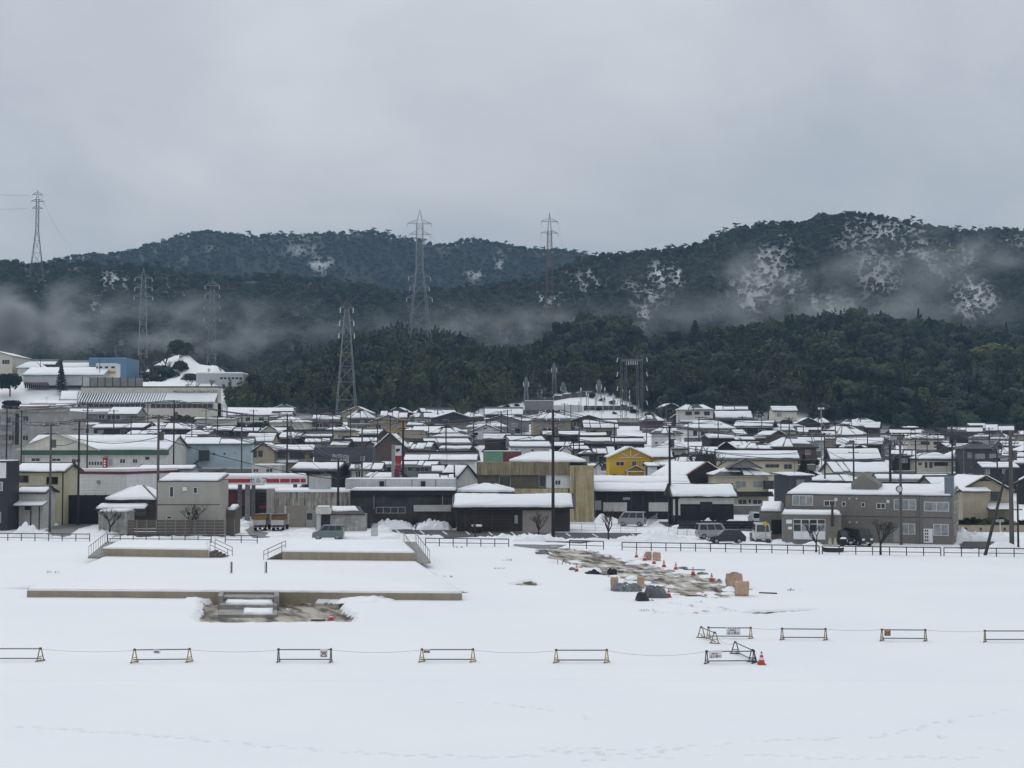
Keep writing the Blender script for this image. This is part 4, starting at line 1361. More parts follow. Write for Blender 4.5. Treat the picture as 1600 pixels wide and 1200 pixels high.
pr = put('porch_roof', mb, TILE, y.o)
for sg, xx in ((-1, px0), (1, px1)):
    put('porch_bargeboard', MB().tube((xx, -1.55, pe), (pm, -1.55, pz), .09, 4), TRIMW, pr)
    put('porch_post', MB().box(xx - sg * .5 - .08, xx - sg * .5 + .08, -1.4, -1.24, -1, pe), TRIMW, pr)
put('porch_beam', MB().box(px0 + .3, px1 - .3, -1.5, -1.38, pe - .18, pe), TRIMW, pr)
h = H('house', 'low house with white and dark walls right of the yellow porch', 1010, 1082, 724, 728, 8.5, 'shed', 'dark', 'm', depth=6, wins=[(1014, 733, 1020, 739, 1)])
h.box('white_wall_panel', 1011.5, 729, 1026, 748, W['white'], .05)
H('house', 'small gabled white house beside the tan concrete block', 926, 943, 722, 730, 9.2, 'gy', 'white', auto=False)
# right-hand rows
h = H('house', 'pale hillside villa with gablet roof above the other houses', 1057, 1117, 631, 641, 5.9, 'hip', 'offw', wins=[(1071, 643, 1081, 649), (1100, 643, 1109, 649), (1085, 643, 1093, 648)], frame=FRAMED)
h.skirt(1062, 1090, 656, 659, .9)
def gablet(h, x0, x1, yt, yb, proj=.3):
    a, b, m_ = h.x(x0), h.x(x1), h.x((x0 + x1) / 2); zt, zb_ = h.z(yt), h.z(yb)
    put('gablet', MB().prism([(a, zb_), (b, zb_), (m_, zt)], 'y', -.1 + proj, h.d / 2), W['grey'], h.rf)
    mb = MB()
    for p in ([(b + .25, proj - .35, zb_ - .05), (b + .25, h.d / 2, zb_ - .05), (m_, h.d / 2, zt + .1), (m_, proj - .35, zt + .1)], [(a - .25, h.d / 2, zb_ - .05), (a - .25, proj - .35, zb_ - .05), (m_, proj - .35, zt + .1), (m_, h.d / 2, zt + .1)]):
        roof_slab(mb, p, .1)
    put('gablet_roof', mb, TILE, h.rf)
gablet(h, 1078, 1100, 631, 639, .6)
H('house', 'broad hip roofed house with smooth snow below the hillside villa', 1068, 1152, 656, 670, 6.3, 'hip', 'white', depth=9, wins=[(1083, 673, 1089, 681), (1095, 674, 1106, 682), (1114, 673, 1125, 680), (1136, 674, 1146, 682)], frame=FRAMED)
H('house', 'flat snowy roof wing below the broad hip roofed house', 1106, 1150, 680, 685, 6.9, 'gx', 'brown', snow=.4, rmg=0.02)
H('house', 'small snow capped outbuilding beside the broad hip roofed house', 1149, 1168, 671, 680, 6.4, 'gx', 'offw')
H('house', 'low snowy lean-to roof before the small outbuilding', 1148, 1180, 681, 687, 6.8, 'shed', 'dark', depth=4)
H('house', 'small tan hip roofed house at the edge of the wood', 1159, 1204, 656, 664, 5.7, 'hip', 'tan', wins=[(1167, 667, 1173, 672), (1186, 667, 1196, 672)])
H('house', 'snowy roofed house with a lower porch roof by three poles', 1205, 1260, 661, 668, 5.8, 'hip', 'grey')
H('house', 'snowy lower roof before the house by three poles', 1209, 1246, 668, 674, 6.0, 'gx', 'offw')
H('house', 'white hall with broad rounded snowy hip roof at the wood edge', 1278, 1358, 665, 680, 6.1, 'hip', 'white', 'm', depth=10, auto=False)
H('house', 'snowy roofed house left of the white hall', 1245, 1284, 668, 676, 6.0, 'gx', 'offw')
H('house', 'snowy tiled house above the dark front gable', 1145, 1190, 689, 697, 7.2, 'gx', 'brown')
H('house', 'hipped snowy roof behind the long cream house', 1162, 1220, 692, 702, 7.5, 'hip', 'dark')
H('house', 'dark front gable beside the long snowy roof', 1116, 1154, 690, 703, 7.6, 'gy', 'black', auto=False)
H('house', 'snowy roofed house among bare trees left of the dark gable', 1076, 1122, 698, 710, 7.7, 'gx', 'brown')
H('house', 'long cream two storey house with a wide snowy roof', 1118, 1250, 703, 719, 8.2, 'gx', 'cream', depth=9, bands=2, wins=[(1195, 725, 1217, 731, 3), (1224, 725, 1237, 733, 2)], frame=FRAMEA)
h = H('barn', 'dark plum barn with a steep snowy roof', 1062, 1142, 721, 747, 9.8, 'gy', 'plum', 'r', depth=11, yaw=20, auto=False, snow=.2, cat='barn')
h = H('house', 'cream two storey house with tiled lower roof and gablet', 1112, 1205, 728, 743, 10.2, 'hip', 'cream', depth=8, em=.25, wins=[(1149, 752, 1165, 761, 2), (1176, 752, 1191, 761, 2)], frame=FRAMEA, glass=CURTAIN)
gablet(h, 1140, 1190, 718, 731, .9)
h.skirt(1146, 1206, 768, 775, 1.2, 't', 0)
h.win((1152, 780, 1166, 788, 2), (1168, 779, 1173, 787, 1), (1175, 780, 1190, 788, 2), frame=FRAMEW)
h.box('balcony', 1192, 751, 1206, 764, mat('balcony_rail', (.03, .03, .035), .6), 1.3, -.02)
H('house', 'snow roofed house behind the grey office building', 1254, 1345, 741, 752, 9.6, 'hip', 'slate', auto=False)
H('house', 'blue grey house wall at the end of the office building', 1229, 1272, 739, 743, 9.9, 'shed', 'navy', 'm', depth=5)
H('house', 'pale gabled house with long snowy roof behind the rooftop dormer', 1300, 1394, 721, 738, 9.1, 'gx', 'pale', depth=8)
H('house', 'snow roofed house behind the radio mast', 1302, 1380, 684, 695, 7.1, 'gx', 'brown', rmg=.05)
H('house', 'big snowy roof with wires before the white hall', 1296, 1378, 700, 720, 8.1, 'gx', 'dark', depth=9, bands=2)
H('house', 'small gabled house with pale gable right of the white hall', 1356, 1402, 683, 695, 6.6, 'gy', 'grey')
H('house', 'snow roofed cottage against the dark wood', 1414, 1476, 677, 686, 6.1, 'gx', 'pale', wins=[(1438, 690, 1452, 695, 3), (1458, 690, 1470, 695)], frame=FRAMED)
H('house', 'cream two storey house with brown shutters and hip roof', 1429, 1492, 707, 718, 7.7, 'hip', 'pale', wins=[(1444, 722, 1448, 731, 1), (1451, 722, 1456, 731, 1), (1458, 722, 1480, 728, 4), (1434, 723, 1439, 727, 1)], frame=FRAMED)
H('house', 'snowy roofed house before the cottage against the wood', 1388, 1432, 703, 712, 7.6, 'gx', 'dark')
h = H('house', 'gablet roofed house beside the rounded green bush', 1510, 1586, 676, 686, 5.9, 'hip', 'offw')
gablet(h, 1545, 1572, 673, 683, .6)
H('house', 'low snowy roof between the cottage and the slate house', 1478, 1524, 692, 699, 6.7, 'gx', 'brown')
H('house', 'slate grey two storey house with bare tiles', 1500, 1562, 692, 701, 7.8, 'hip', 'slate', snow=0, wins=[(1511, 707, 1517, 716, 1), (1523, 709, 1538, 717, 1), (1545, 709, 1556, 716, 2), (1519, 724, 1527, 736, 1)], frame=FRAMEA, glass=CURTAIN)
h = H('house', 'navy house with a white edged gable and snowy roof', 1532, 1592, 721, 731, 8.8, 'gx', 'dnavy', depth=6, wins=[(1539, 732, 1545, 741, 1), (1565, 732, 1572, 740, 1)], glass=CURTAIN)
H('house', 'snowy roofed house right of the slate house', 1566, 1624, 689, 697, 6.5, 'gx', 'brown')
H('house', 'snowy roof at the picture edge above the tiled roof', 1578, 1640, 706, 714, 7.6, 'gx', 'grey')
H('house', 'snowy lower roof at the picture edge', 1582, 1640, 716, 725, 8.2, 'gx', 'dark')
H('house', 'dark gable at the picture edge behind the thick pole', 1582, 1648, 738, 756, 9.6, 'gy', 'dark')
H('house', 'long low grey building with a snowy roof behind the office', 1368, 1488, 741, 751, 10.0, 'gx', 'slate', 'm', auto=False)
H('house', 'snowy roof stepping down behind the office corner', 1453, 1526, 744, 760, 11.0, 'gx', 'grey', auto=False)
h = H('house', 'beige gabled house beside the leaning stay pole', 1492, 1584, 743, 768, 12.4, 'gy', 'beige', 'b', depth=9, wins=[(1546, 768, 1562, 783, 2)], frame=FRAMED, em=.35)
h.skirt(1494, 1540, 762, 768, 1.8, 'b')
put('extension_wall', MB().box(h.x(1496), h.x(1535), -1.5, -.003, -1, h.z(769, -1.5)), W['beige'], h.o)
put('gable_vent', MB().prism([(h.x(1526), h.z(752)), (h.x(1548), h.z(752)), (h.x(1537), h.z(746.5))], 'y', -.06, .01), TRIMD, h.o)
h.skirt(1533, 1584, 787, 796, 2.4, 'b')
# left rows
H('workshop', 'long white snow roofed workshop left of the near pylon', 355, 462, 638, 649, 5.3, 'gx', 'offw', 'm', depth=14, snow=.3, rmg=.02, em=.03, cat='workshop')
H('workshop', 'low pale flat workshop before the snow roofed workshop', 303, 372, 653, 655, 5.5, 'gx', 'pale', 'm', auto=False, cat='workshop')
H('workshop', 'pale hall with shallow rounded roof near the pylon foot', 420, 478, 651, 660, 5.5, 'hip', 'pale', 'm', cat='workshop', auto=False)
H('house', 'snowy roofed house below the low pale workshop', 316, 364, 665, 672, 6.2, 'gx', 'dark')
H('house', 'snowy roofed bungalow between gables near the hedge', 364, 404, 668, 674, 6.1, 'gx', 'brown')
H('house', 'pale gable with dark bargeboards near the hedge', 402, 440, 664, 678, 6.5, 'gy', 'pale')
H('house', 'snowy wing right of the pale gable', 424, 452, 667, 678, 6.4, 'gx', 'tan')
H('house', 'snow roofed house with a left sloping end before the pylon', 435, 470, 673, 684, 6.8, 'gx', 'brown')
H('house', 'dark tiled house half cleared of snow before the pylon', 464, 522, 672, 683, 6.6, 'gx', 'dark', rmg=1.6)
H('house', 'hip roofed cream house at the pylon foot', 501, 547, 667, 674, 6.2, 'hip', 'cream')
H('house', 'small snowy roof below the dark tiled house', 476, 516, 685, 691, 7.0, 'gx', 'grey')
H('house', 'dark tiled house with two loose snow patches', 514, 544, 687, 699, 7.5, 'gx', 'dark', rmg=.9)
H('house', 'snowy roofed brown house right of the loose snow patches', 540, 592, 682, 690, 6.9, 'gx', 'brick')
H('house', 'little gable with snowy side roof left of the brick gable', 566, 592, 689, 699, 7.4, 'gy', 'grey')
H('house', 'snow roofed house behind the tan timber house', 383, 428, 676, 691, 7.3, 'gx', 'tan')
H('house', 'tan timber house with dark window shutters by the blue building', 392, 433, 691, 706, 8.3, 'gy', 'tan', wins=[(396, 704, 402, 715, 1), (404, 704, 411, 714, 1)], frame=FRAMED)
h = H('house', 'tan two storey house with wide dark windows', 428, 493, 694, 704, 8.8, 'gx', 'tan', bands=2, wins=[(435, 706, 447, 716, 2), (453, 706, 477, 717, 3), (484, 708, 490, 716, 1)], frame=FRAMED)
h.skirt(429, 468, 719, 723, 1.0)
h = H('house', 'slate blue flat fronted building with tall pale windows', 491, 582, 700, 700.5, 8.9, 'flat', 'navy', snow=0, wins=[(520, 710, 526, 723, 1), (528, 710, 535, 723, 1), (537, 711, 545, 723, 1), (564, 713, 570, 720, 1)], glass=CURTAIN)
H('house', 'snow roofed house with plastered front below the slate blue building', 453, 529, 723, 735, 10.4, 'gx', 'dark', rmg=.08)
H('house', 'small white flat house behind the station canopy', 394, 440, 728, 728.5, 9.8, 'flat', 'offw', wins=[(396, 732, 405, 738), (416, 732, 427, 738)])
H('house', 'snow roofed white house left of the round mirror', 545, 598, 723, 734, 10.0, 'gx', 'offw', wins=[(556, 736, 564, 746, 2)])
h = H('house', 'pale blue metal clad building with an outside stair', 286, 397, 683, 694, 9.7, 'gx', 'blue', 'm', depth=9, wins=[(349, 707, 354, 711, 1), (332, 707, 338, 712, 1), (367, 706, 369, 709, 1), (328, 734, 336, 740, 1), (345, 734, 352, 740, 1), (360, 733, 366, 740, 1)], frame=FRAMEW)
h.box('stair_landing', 312, 703.5, 328, 720, W['dnavy'], 1.2, -.01)
put('stair_flight', MB().tube((h.x(312), -.9, h.z(720)), (h.x(288), -.9, h.z(736)), .22, 4), W['dnavy'], h.o)
H('house', 'hip roofed snowy house behind the pale blue building', 231, 310, 660, 671, 6.3, 'hip', 'brown', depth=8)
H('house', 'snowy roofed house behind the tall black pole on the slope', 198, 247, 672, 679, 6.7, 'gx', 'dark')
H('house', 'long snowy roof among wires behind the green fascia building', 194, 312, 679, 688, 7.2, 'gx', 'brown', bands=2)
H('house', 'snow roofed house before the bushes beside the factory', 290, 326, 672, 680, 6.6, 'gx', 'grey')
H('house', 'brown house with a snowy roof at the factory foot', 103, 216, 636, 647, 5.5, 'gx', 'grey', 'm', depth=10, wins=[(104, 648, 115, 654, 2), (154, 648, 164, 655, 2), (167, 648, 188, 656, 3)])
H('house', 'dark tiled house with thin snow below the factory', 144, 226, 660, 668, 6.1, 'gx', 'dark', rmg=.9)
H('house', 'house with a pale wall behind the wires near the flats', 100, 166, 657, 666, 6.0, 'gx', 'offw', rmg=.6)
H('house', 'snowy roofed row below the bank of bushes', 46, 122, 626, 631, 5.0, 'gx', 'grey', 'm', auto=False)
H('house', 'second snowy roof in the row below the bank of bushes', 28, 120, 631, 637, 5.15, 'gx', 'offw', 'r', auto=False)
H('shed', 'small shed with one steep white roof left of the factory', 92, 121, 610, 625, 4.9, 'shed', 'grey', 'm', depth=6, snow=.3, auto=False, cat='shed')
# ------------------------------------------------------------------ lettering
def text(parent, s_, x, y, z, size, m, name='lettering', rot=(math.pi / 2, 0, 0), align='LEFT', ext=.01):
    cu = bpy.data.curves.new(name, 'FONT'); cu.body = s_; cu.size = size; cu.extrude = ext
    cu.align_x = align; cu.resolution_u = 2
    o = bpy.data.objects.new(name, cu); col.objects.link(o); cu.materials.append(m)
    bpy.context.view_layer.update()
    me = bpy.data.meshes.new_from_object(o)
    bpy.data.objects.remove(o)
    o = bpy.data.objects.new(name, me); col.objects.link(o)
    o.location = (x, y, z); o.rotation_euler = rot; o.parent = parent
    return o
INK = mat('black_lettering', (0.02, 0.02, 0.022), .6, .1)
REDP = mat('red_paint', (0.36, 0.018, 0.03), .5, .1)
WHITEP = mat('white_board', (0.74, 0.74, 0.74), .55, .06)
ORANGE = mat('orange_paint', (0.62, 0.30, 0.04), .55, .12)

# ------------------------------------------------------------------ front row, left to right
h = House('house', 'dark navy and white house at the picture edge', -46, 14, 12.7, 0, 0)
h.body('flat', 4, 722, 722, 'dnavy', 0).flat(snow=.12, capm=TRIMD)
h.box('upper_siding', -45.5, 723, 11, 747, W['white'], .06)
h.win((-2, 753, 6, 767, 1), frame=FRAMEW, glass=CURTAIN)
h.win((-1, 800, 4, 817, 1), frame=FRAMEW)
h = H('house', 'yellow cream building with a corrugated snowy roof', 20, 106, 724, 737, 11.9, 'gx', 'cream', 'b', depth=7, base=0, wins=[(28.5, 743, 46, 754, 2), (74, 745, 92, 757, 2)], frame=FRAMED, em=.1)
put('corner_cap', MB().box(h.hw - .12, h.hw + .03, -.03, .1, 0, h.ze), TRIMD, h.o)
b = House('white_building', 'white windowless building with dark red cornice', 124, 196, 11.2, R(-20), 0)
b.body('flat', 13, 735, 735, 'white', 0)
b.flat(snow=.12, capm=TRIMW)
zt = b.zr
for nm, mm, a0, a1 in (('white_cornice', TRIMW, -.15, .13), ('red_cornice_band', mat('dark_red_band', (.12, .012, .025), .5, .1), -.5, -.155)):
    put(nm, MB().box(-b.w / 2 - .12, b.w / 2 + .12, -.14, 13.14, zt + a0, zt + a1), mm, b.o)
put('dark_entrance', MB().box(b.w / 2 - .01, b.w / 2 + .07, 7.6, 12, 0, zt - 2.6), W['dnavy'], b.o)
put('downpipe', MB().tube((b.w / 2 + .05, .25, 0), (b.w / 2 + .05, .25, zt - .6), .07), TRIMW, b.o)
for xx, zz, r_ in ((-.4, zt - 1.6, .28),):
    put('wall_vent', MB().tube((xx, -.25, zz), (xx, .05, zz), r_, 10), FRAMEA, b.o)
f = House('board_fence', 'black board fence before the white windowless building', 90, 197, 11.75, 0, 0, 'fence')
for k in range(7):
    xa = -f.w / 2 + f.w * k / 7; xb = xa + f.w / 7
    put('fence_panel', MB().box(xa + .05, xb - .05, 0, .05, -.1, f.z(773.5)), W['black'], f.o)
    put('fence_post', MB().box(xa - .05, xa + .048, -.04, .06, -.1, f.z(772.5)), W['black'], f.o)
h = H('house', 'small white house with two snowy lean-to roofs', 24, 76, 761, 770, 12.4, 'gx', 'offw', depth=4.5, base=0, auto=False)
h.skirt(26, 77, 784, 790, 2.2, 'm')
h.box('shutter', 41, 791, 51, 797, W['dark'], .05)
for px_ in (59, 72):
    put('carport_post', MB().box(h.x(px_) - .07, h.x(px_) + .07, -2.1, -1.98, -.2, h.z(789, -2.1) - .15), TRIMD, h.o)
h = H('house', 'small brown house with a smooth hipped snow roof', 166, 248, 760, 781, 12.3, 'hip', 'brown', depth=8, base=0, wins=[(212, 783, 222, 790, 1), (222.5, 783, 233, 790, 1), (212, 796, 231, 806, 2)], frame=FRAMED, ov=.3, em=.04, rmg=.02, snow=.28)
h.skirt(158, 234, 789, 795, 2.0, 'm', .28)
s_ = House('block_shed', 'grey concrete block shed with a snowy flat roof', 156, 200.5, 13.4, 0, 0, 'shed')
s_.body('flat', 3.2, 801, 801, 'blocks', 0).flat(snow=.22)
h = House('house', 'taupe two storey house with a shallow snowy roof', 247, 345, 13.5, 0, 0)
h.body('shed', 5, 751, 742, 'taupe', .05); h.roof('shed', 'm', .2, em=.03, rmg=.03)
h.win((266, 760, 273, 777, 1), (303, 761, 310, 771, 1), (293, 799, 300, 806, 1), (262, 806, 270, 811, 1))
h.box('drain_board', 247.5, 788, 344.4, 789.2, TRIMD, .02)
put('wall_hood', MB().box(h.x(289) - .15, h.x(294), -.3, -.002, h.z(767), h.z(761)), TRIMW, h.o)
a = House('small_annex', 'little grey lean-to against the taupe house', 354, 369.5, 13.2, 0, 0, 'shed')
a.body('shed', 3, 797, 792, 'umber', .02); a.roof('shed', 'm', .25, em=.02, rmg=.02)

def slat_fence(label, x0, x1, yt, yb, sc, mm, post=14, rows=6):
    f = House('slat_fence', label, x0, x1, sc, 0, 0, 'fence')
    zt = f.z(yt); n = max(1, int((x1 - x0) / post)); w = f.w / n
    for k in range(n + 1):
        xx = -f.w / 2 + w * k
        put('fence_post', MB().box(xx - .045, xx + .045, -.06, .04, -.1, zt + .03), STEEL, f.o)
    me = MB().box(0.05, w - .05, -.02, .02, 0, zt / rows * .86).mesh('slat'); me.materials.append(mm)
    for k in range(n):
        for r_ in range(rows):
            o = bpy.data.objects.new('slat', me); col.objects.link(o); o.parent = f.o
            o.location = (-f.w / 2 + w * k, 0, .04 + zt / rows * r_)
    return f
slat_fence('brown slatted fence before the taupe house', 201, 352, 812.5, 834, 13.75, mat('brown_slats', (.10, .082, .068), .75, .15))
slat_fence('short brown slatted fence at the lean-to corner', 355, 368, 812.5, 833, 13.6, mat('brown_slats', (.10, .082, .068), .75, .15))

# ------------------------------------------------------------------ filling station
g = House('station_canopy', 'filling station canopy with red fascia and snow on top', 322, 481, 11.3, R(9), 0, 'canopy')
zt, zb_ = g.z(745), g.z(757); wd = g.w / 2
put('canopy_deck', MB().box(-wd, wd, 0, 9, zb_, zt), WHITEP, g.o)
snow_on([(-wd, 0, zt), (wd, 0, zt), (wd, 9, zt), (-wd, 9, zt)], [.05] * 4, .32, g.o, j=.04, name='canopy_snow')
for a0, a1 in ((-wd + .1, g.x(392)), (g.x(417), g.x(437)), (g.x(438.5), g.x(453.5)), (g.x(455), g.x(469)), (g.x(470.5), wd - .25)):
    put('red_fascia', MB().box(a0, a1, -.05, .01, zb_ + .25, zt - .28), REDP, g.o)
text(g.o, 'セルフ', g.x(404.5), -.06, zb_ + .28, .82, INK, align='CENTER')
put('ceiling_lamp', MB().box(g.x(400) - 1.2, g.x(400) + 1.2, 1, 1.6, zb_ - .14, zb_ - .004), TRIMW, g.o)
for px_, dy, wpx in ((388, 1.5, .35), (397, 5.5, .28), (376, 7.5, .3), (462, 6, .3)):
    xx = g.x(px_, dy); put('column', MB().box(xx - wpx, xx + wpx, dy - .3, dy + .3, -.1, zb_ + .003), STEEL, g.o)
k_ = House('station_kiosk', 'dark glazed station kiosk under the canopy', 400, 428, 11.0, 0, 0, 'kiosk')
k_.body('flat', 3, 770, 770, 'dnavy', 0).flat(snow=0)
k_.win((406, 774, 417, 795, 1), frame=FRAMED)
k_.box('poster', 406, 790, 417, 794, REDP, .08)
h = H('house', 'low red fronted shop behind the station columns', 330, 470, 757, 765, 10.6, 'gx', 'red', 'm', depth=6, base=.2, auto=False)
# tall station sign
sg = House('station_sign', 'tall white and red filling station sign tower', 612, 628, 10.7, 0, 0, 'sign')
put('sign_mast', MB().box(sg.x(612), sg.x(617.4), 0, .6, -.2, sg.z(695)), FRAMEA, sg.o)
put('sign_head', MB().box(sg.x(617.8), sg.x(627), -.05, .55, sg.z(712), sg.z(696)), WHITEP, sg.o)
put('sign_red_panel', MB().box(sg.x(618.2), sg.x(626.8), -.05, .55, sg.z(731.5), sg.z(712.3)), REDP, sg.o)
put('sign_price_panel', MB().box(sg.x(616.6), sg.x(624.5), -.05, .55, sg.z(749), sg.z(733)), mat('dark_red_panel', (.17, .012, .05), .5, .2), sg.o)
put('sign_emblem', MB().prism([(sg.x(619), sg.z(706)), (sg.x(622), sg.z(706)), (sg.x(624), sg.z(703.6)), (sg.x(625), sg.z(706)), (sg.x(625.4), sg.z(701)), (sg.x(619), sg.z(701))], 'y', -.09, -.055), INK, sg.o)
text(sg.o, 'セルフ', sg.x(622.6), -.07, sg.z(727), .36, WHITEP, align='CENTER')

# ------------------------------------------------------------------ weathered workshop
h = House('workshop', 'weathered concrete workshop with rain stains and a beige shutter', 418, 561, 12.2, 0, 0, 'workshop')
h.body('flat', 9, 770.5, 770.5, 'oldconc', 0).flat(snow=.32)
PANELB = mat('beige_shutter', (.27, .24, .20), .7, .08)
h.box('garage_shutter', 448, 790, 478, 823, PANELB, .05); h.box('side_panel', 431, 790, 445.5, 823, PANELB, .045)
h.box('pillar', 445.8, 790, 447.8, 823, TRIMW, .09)
d_ = h.box('door', 479, 797, 492, 823, mat('pale_door', (.36, .34, .30), .7, .1), .05)
put('door_window', MB().box(h.x(480.5), h.x(489), -.08, -.052, h.z(812), h.z(802)), GLASS, d_)
h.box('grey_pier', 418.3, 764, 430.5, 823, CONC, .4)
put('rooftop_cabinet', MB().box(h.x(481), h.x(513), 1.2, 3.4, h.zr + .1, h.z(743, 1.2)), W['lgrey'], h.o)
put('cabinet_cap', MB().box(h.x(480.5), h.x(513.5), 1.1, 3.5, h.z(743, 1.2) + .003, h.z(741.8, 1.2)), TRIMD, h.o)
l_ = House('tool_shed', 'tiled tool shed leaning on the weathered workshop', 494, 572, 12.75, 0, 0, 'shed')
l_.body('flat', 1.9, 803, 803, 'blocks', 0)
p = [(l_.x(517), -.5, l_.z(803, -.5)), (l_.x(572), -.5, l_.z(803, -.5)), (l_.x(560), 1.9, l_.z(791, 1.9)), (l_.x(512), 1.9, l_.z(791, 1.9))]
mb = MB(); roof_slab(mb, p); r_ = put('shed_roof', mb, TILEB, l_.o); snow_on(p, [.9, .5, .1, .3], .14, r_)
put('shed_porch', MB().box(l_.x(495), l_.x(519), -.4, -.003, l_.z(803), l_.z(793)), W['offw'], l_.o)
put('shed_porch_snow', MB().box(l_.x(497), l_.x(516), -.35, .5, l_.z(793) + .003, l_.z(790)), SNOW, l_.o, bevel=.1)
put('dark_opening', MB().box(l_.x(503), l_.x(517), -.06, .02, 0, l_.z(804)), W['black'], l_.o)
put('corrugated_front', MB().box(l_.x(496), l_.x(502), -.1, .02, 0, l_.z(804)), W['lgrey'], l_.o)
# ------------------------------------------------------------------ charcoal building
h = House('charcoal_building', 'sooty charcoal building with a long white parapet', 548, 712, 12.35, 0, 0, 'building')
h.body('flat', 5, 768, 768, 'charc', 0).flat(snow=.35)
put('upper_storey', MB().box(h.x(540, 4), h.x(711, 4), 4.0, 9, h.z(775, 4), h.z(749, 4)), W['lgrey'], h.o)
put('parapet_snow', MB().box(h.x(540.5, 4), h.x(710, 4), 4.05, 8.9, h.z(749, 4) + .003, h.z(747.6, 4)), SNOW, h.o, bevel=.1)
for px_ in (597, 661.5, 726):
    if px_ < 712: put('parapet_vent', MB().box(h.x(px_ - 3.5, 4), h.x(px_ + 3.5, 4), 3.9, 4.02, h.z(760, 4), h.z(752, 4)), W['black'], h.o)
for px_ in (603, 644, 681): put('panel_joint', MB().box(h.x(px_, 4) - .03, h.x(px_, 4) + .03, 3.97, 4.01, h.z(762, 4), h.z(749.4, 4)), TRIMD, h.o)
h.win((588, 792, 634, 802, 4), frame=FRAMEA)
h.box('name_board', 647, 789, 705, 799, mat('faded_board', (.44, .44, .43), .6, .12), .25)
h.box('eave_shade_strip', 549, 769, 711, 774, W['black'], .3, -.01)  # added black strip standing in for the shade under the roof edge
for px_ in (585, 692): put('downpipe', MB().tube((h.x(px_), -.1, h.z(795)), (h.x(px_), -.1, h.z(770)), .05), FRAMEA, h.o)
# ------------------------------------------------------------------ brown building
h = House('brown_building', 'long dark brown building with a thick snowy tiled roof', 706, 898, 12.85, 0, 0, 'building')
h.body('gx', 7, 793, 773, 'plum', .6).roof('gx', 't', .32, em=.12, rmg=.25)
h.box('beige_panel', 816, 797, 863, 830, mat('beige_panel', (.30, .265, .235), .7, .08), .06)
h.box('door', 867, 807, 875, 820, W['dark'], .05); h.box('notice', 804, 805, 809, 818, FRAMEA, .05)
for px_ in (725, 768, 814): h.box('timber_post', px_, 795, px_ + 2.5, 829, TRIMD, .1)
h.box('eave_beam', 712, 794, 890, 797, TRIMD, .35)
p = [(h.x(712, 7.5), 7.5, h.z(770, 7.5)), (h.x(800, 7.5), 7.5, h.z(770, 7.5)), (h.x(790, 11), 11, h.z(757, 11)), (h.x(715, 11), 11, h.z(762, 11))]
# ------------------------------------------------------------------ tan concrete block
h = House('concrete_block', 'tan concrete building with a stained band and a tall fluted wall', 746, 927, 11.35, 0, 0, 'building')
h.body('flat', 10, 742, 742, 'umber', 0)
h.box('stained_band', 745, 722, 889.5, 742, W['yband'], .5, 3)
put('rear_block', MB().box(h.x(750), h.x(920), 3.1, 10, h.zr, h.z(724, 3)), W['yband'], h.o)
h.box('white_wall', 853.5, 742.4, 898, 763, W['white'], .12)
h.box('lower_band', 800, 763.5, 887.5, 778, W['yconc'], .3)
fl = h.box('fluted_wall', 889.8, 727.5, 927, 816, W['yconc'], .9, 2.5)
for k in range(1, 9):
    px_ = 897 + k * 3.4
    put('flute', MB().box(h.x(px_, -.9) - .05, h.x(px_, -.9) + .05, -.96, -.902, -.1, h.z(728.5, -.9)), W['yconc'], fl)
put('drainpipe', MB().tube((h.x(898, -1), -1.0, h.z(812)), (h.x(898, -1), -1.0, h.z(731)), .07), W['yband'], h.o)
h.win((867, 750, 876, 758, 2), (891, 750, 895, 760, 1), y=-.12)
h.win((842, 742.6, 853, 761, 1), (780, 743, 798, 760, 1), frame=FRAMEA)
hd = 5.0
a, b_ = h.x(796, 1), h.x(916, 1)
zt, ze = h.z(707.5, 4.5), h.z(722, 1)
pl = [[(a, 1, ze), (b_, 1, ze), (b_ - 3.6, 5.2, zt), (a + 3.6, 5.2, zt)], [(b_, 9.6, ze), (a, 9.6, ze), (a + 3.6, 5.2, zt), (b_ - 3.6, 5.2, zt)], [(b_, 1, ze), (b_, 9.6, ze), (b_ - 3.6, 5.2, zt)], [(a, 9.6, ze), (a, 1, ze), (a + 3.6, 5.2, zt)]]
mb = MB()
for p in pl: roof_slab(mb, p)
rr_ = put('roof', mb, METALR, h.o)
for p in pl: snow_on(p, [.08] + [.04] * (len(p) - 1), .3, rr_)
# low sloping roof in the gap before the concrete block
h = H('shed', 'low snowy hipped shed between charcoal and tan buildings', 714, 804, 757, 769, 11.9, 'hip', 'dark', depth=6, base=0, auto=False, em=.03, rmg=.03, snow=.3, cat='shed')
# ------------------------------------------------------------------ the two black buildings
h = House('black_building', 'wide black timber building with a broad snowy roof', 926, 1083, 11.0, 0, 0, 'building')
h.body('gx', 12, 767.5, 745.5, 'black', .5).roof('gx', 't', .3, em=.05, rmg=.02, bands=2)
for a0, a1 in ((942, 979), (1013, 1045)): h.box('white_panel', a0, 785, a1, 799, W['offw'], .12)
h.box('grey_gate', 929, 782, 939, 797, FRAMEA, .1); h.box('sign_plate', 973, 777, 984, 781, FRAMEA, .08)
for px_ in (948, 985, 1003, 1022): h.box('timber_post', px_, 769, px_ + 1.6, 810, TRIMD, .06)
h = House('black_building', 'black timber building with white plaster band and snowy roof', 1047, 1152, 12.0, 0, 0, 'building')
h.body('gx', 8, 776, 757, 'black', .55).roof('gx', 't', .32, em=.08, rmg=.45)
h.box('plaster_band', 1061, 778, 1146, 787.5, W['offw'], .06); h.box('dark_hatch', 1093, 784, 1112, 800, W['dark'], .1)
for px_ in (1051, 1059): h.box('white_pier', px_, 780, px_ + 3, 805, W['offw'], .1)
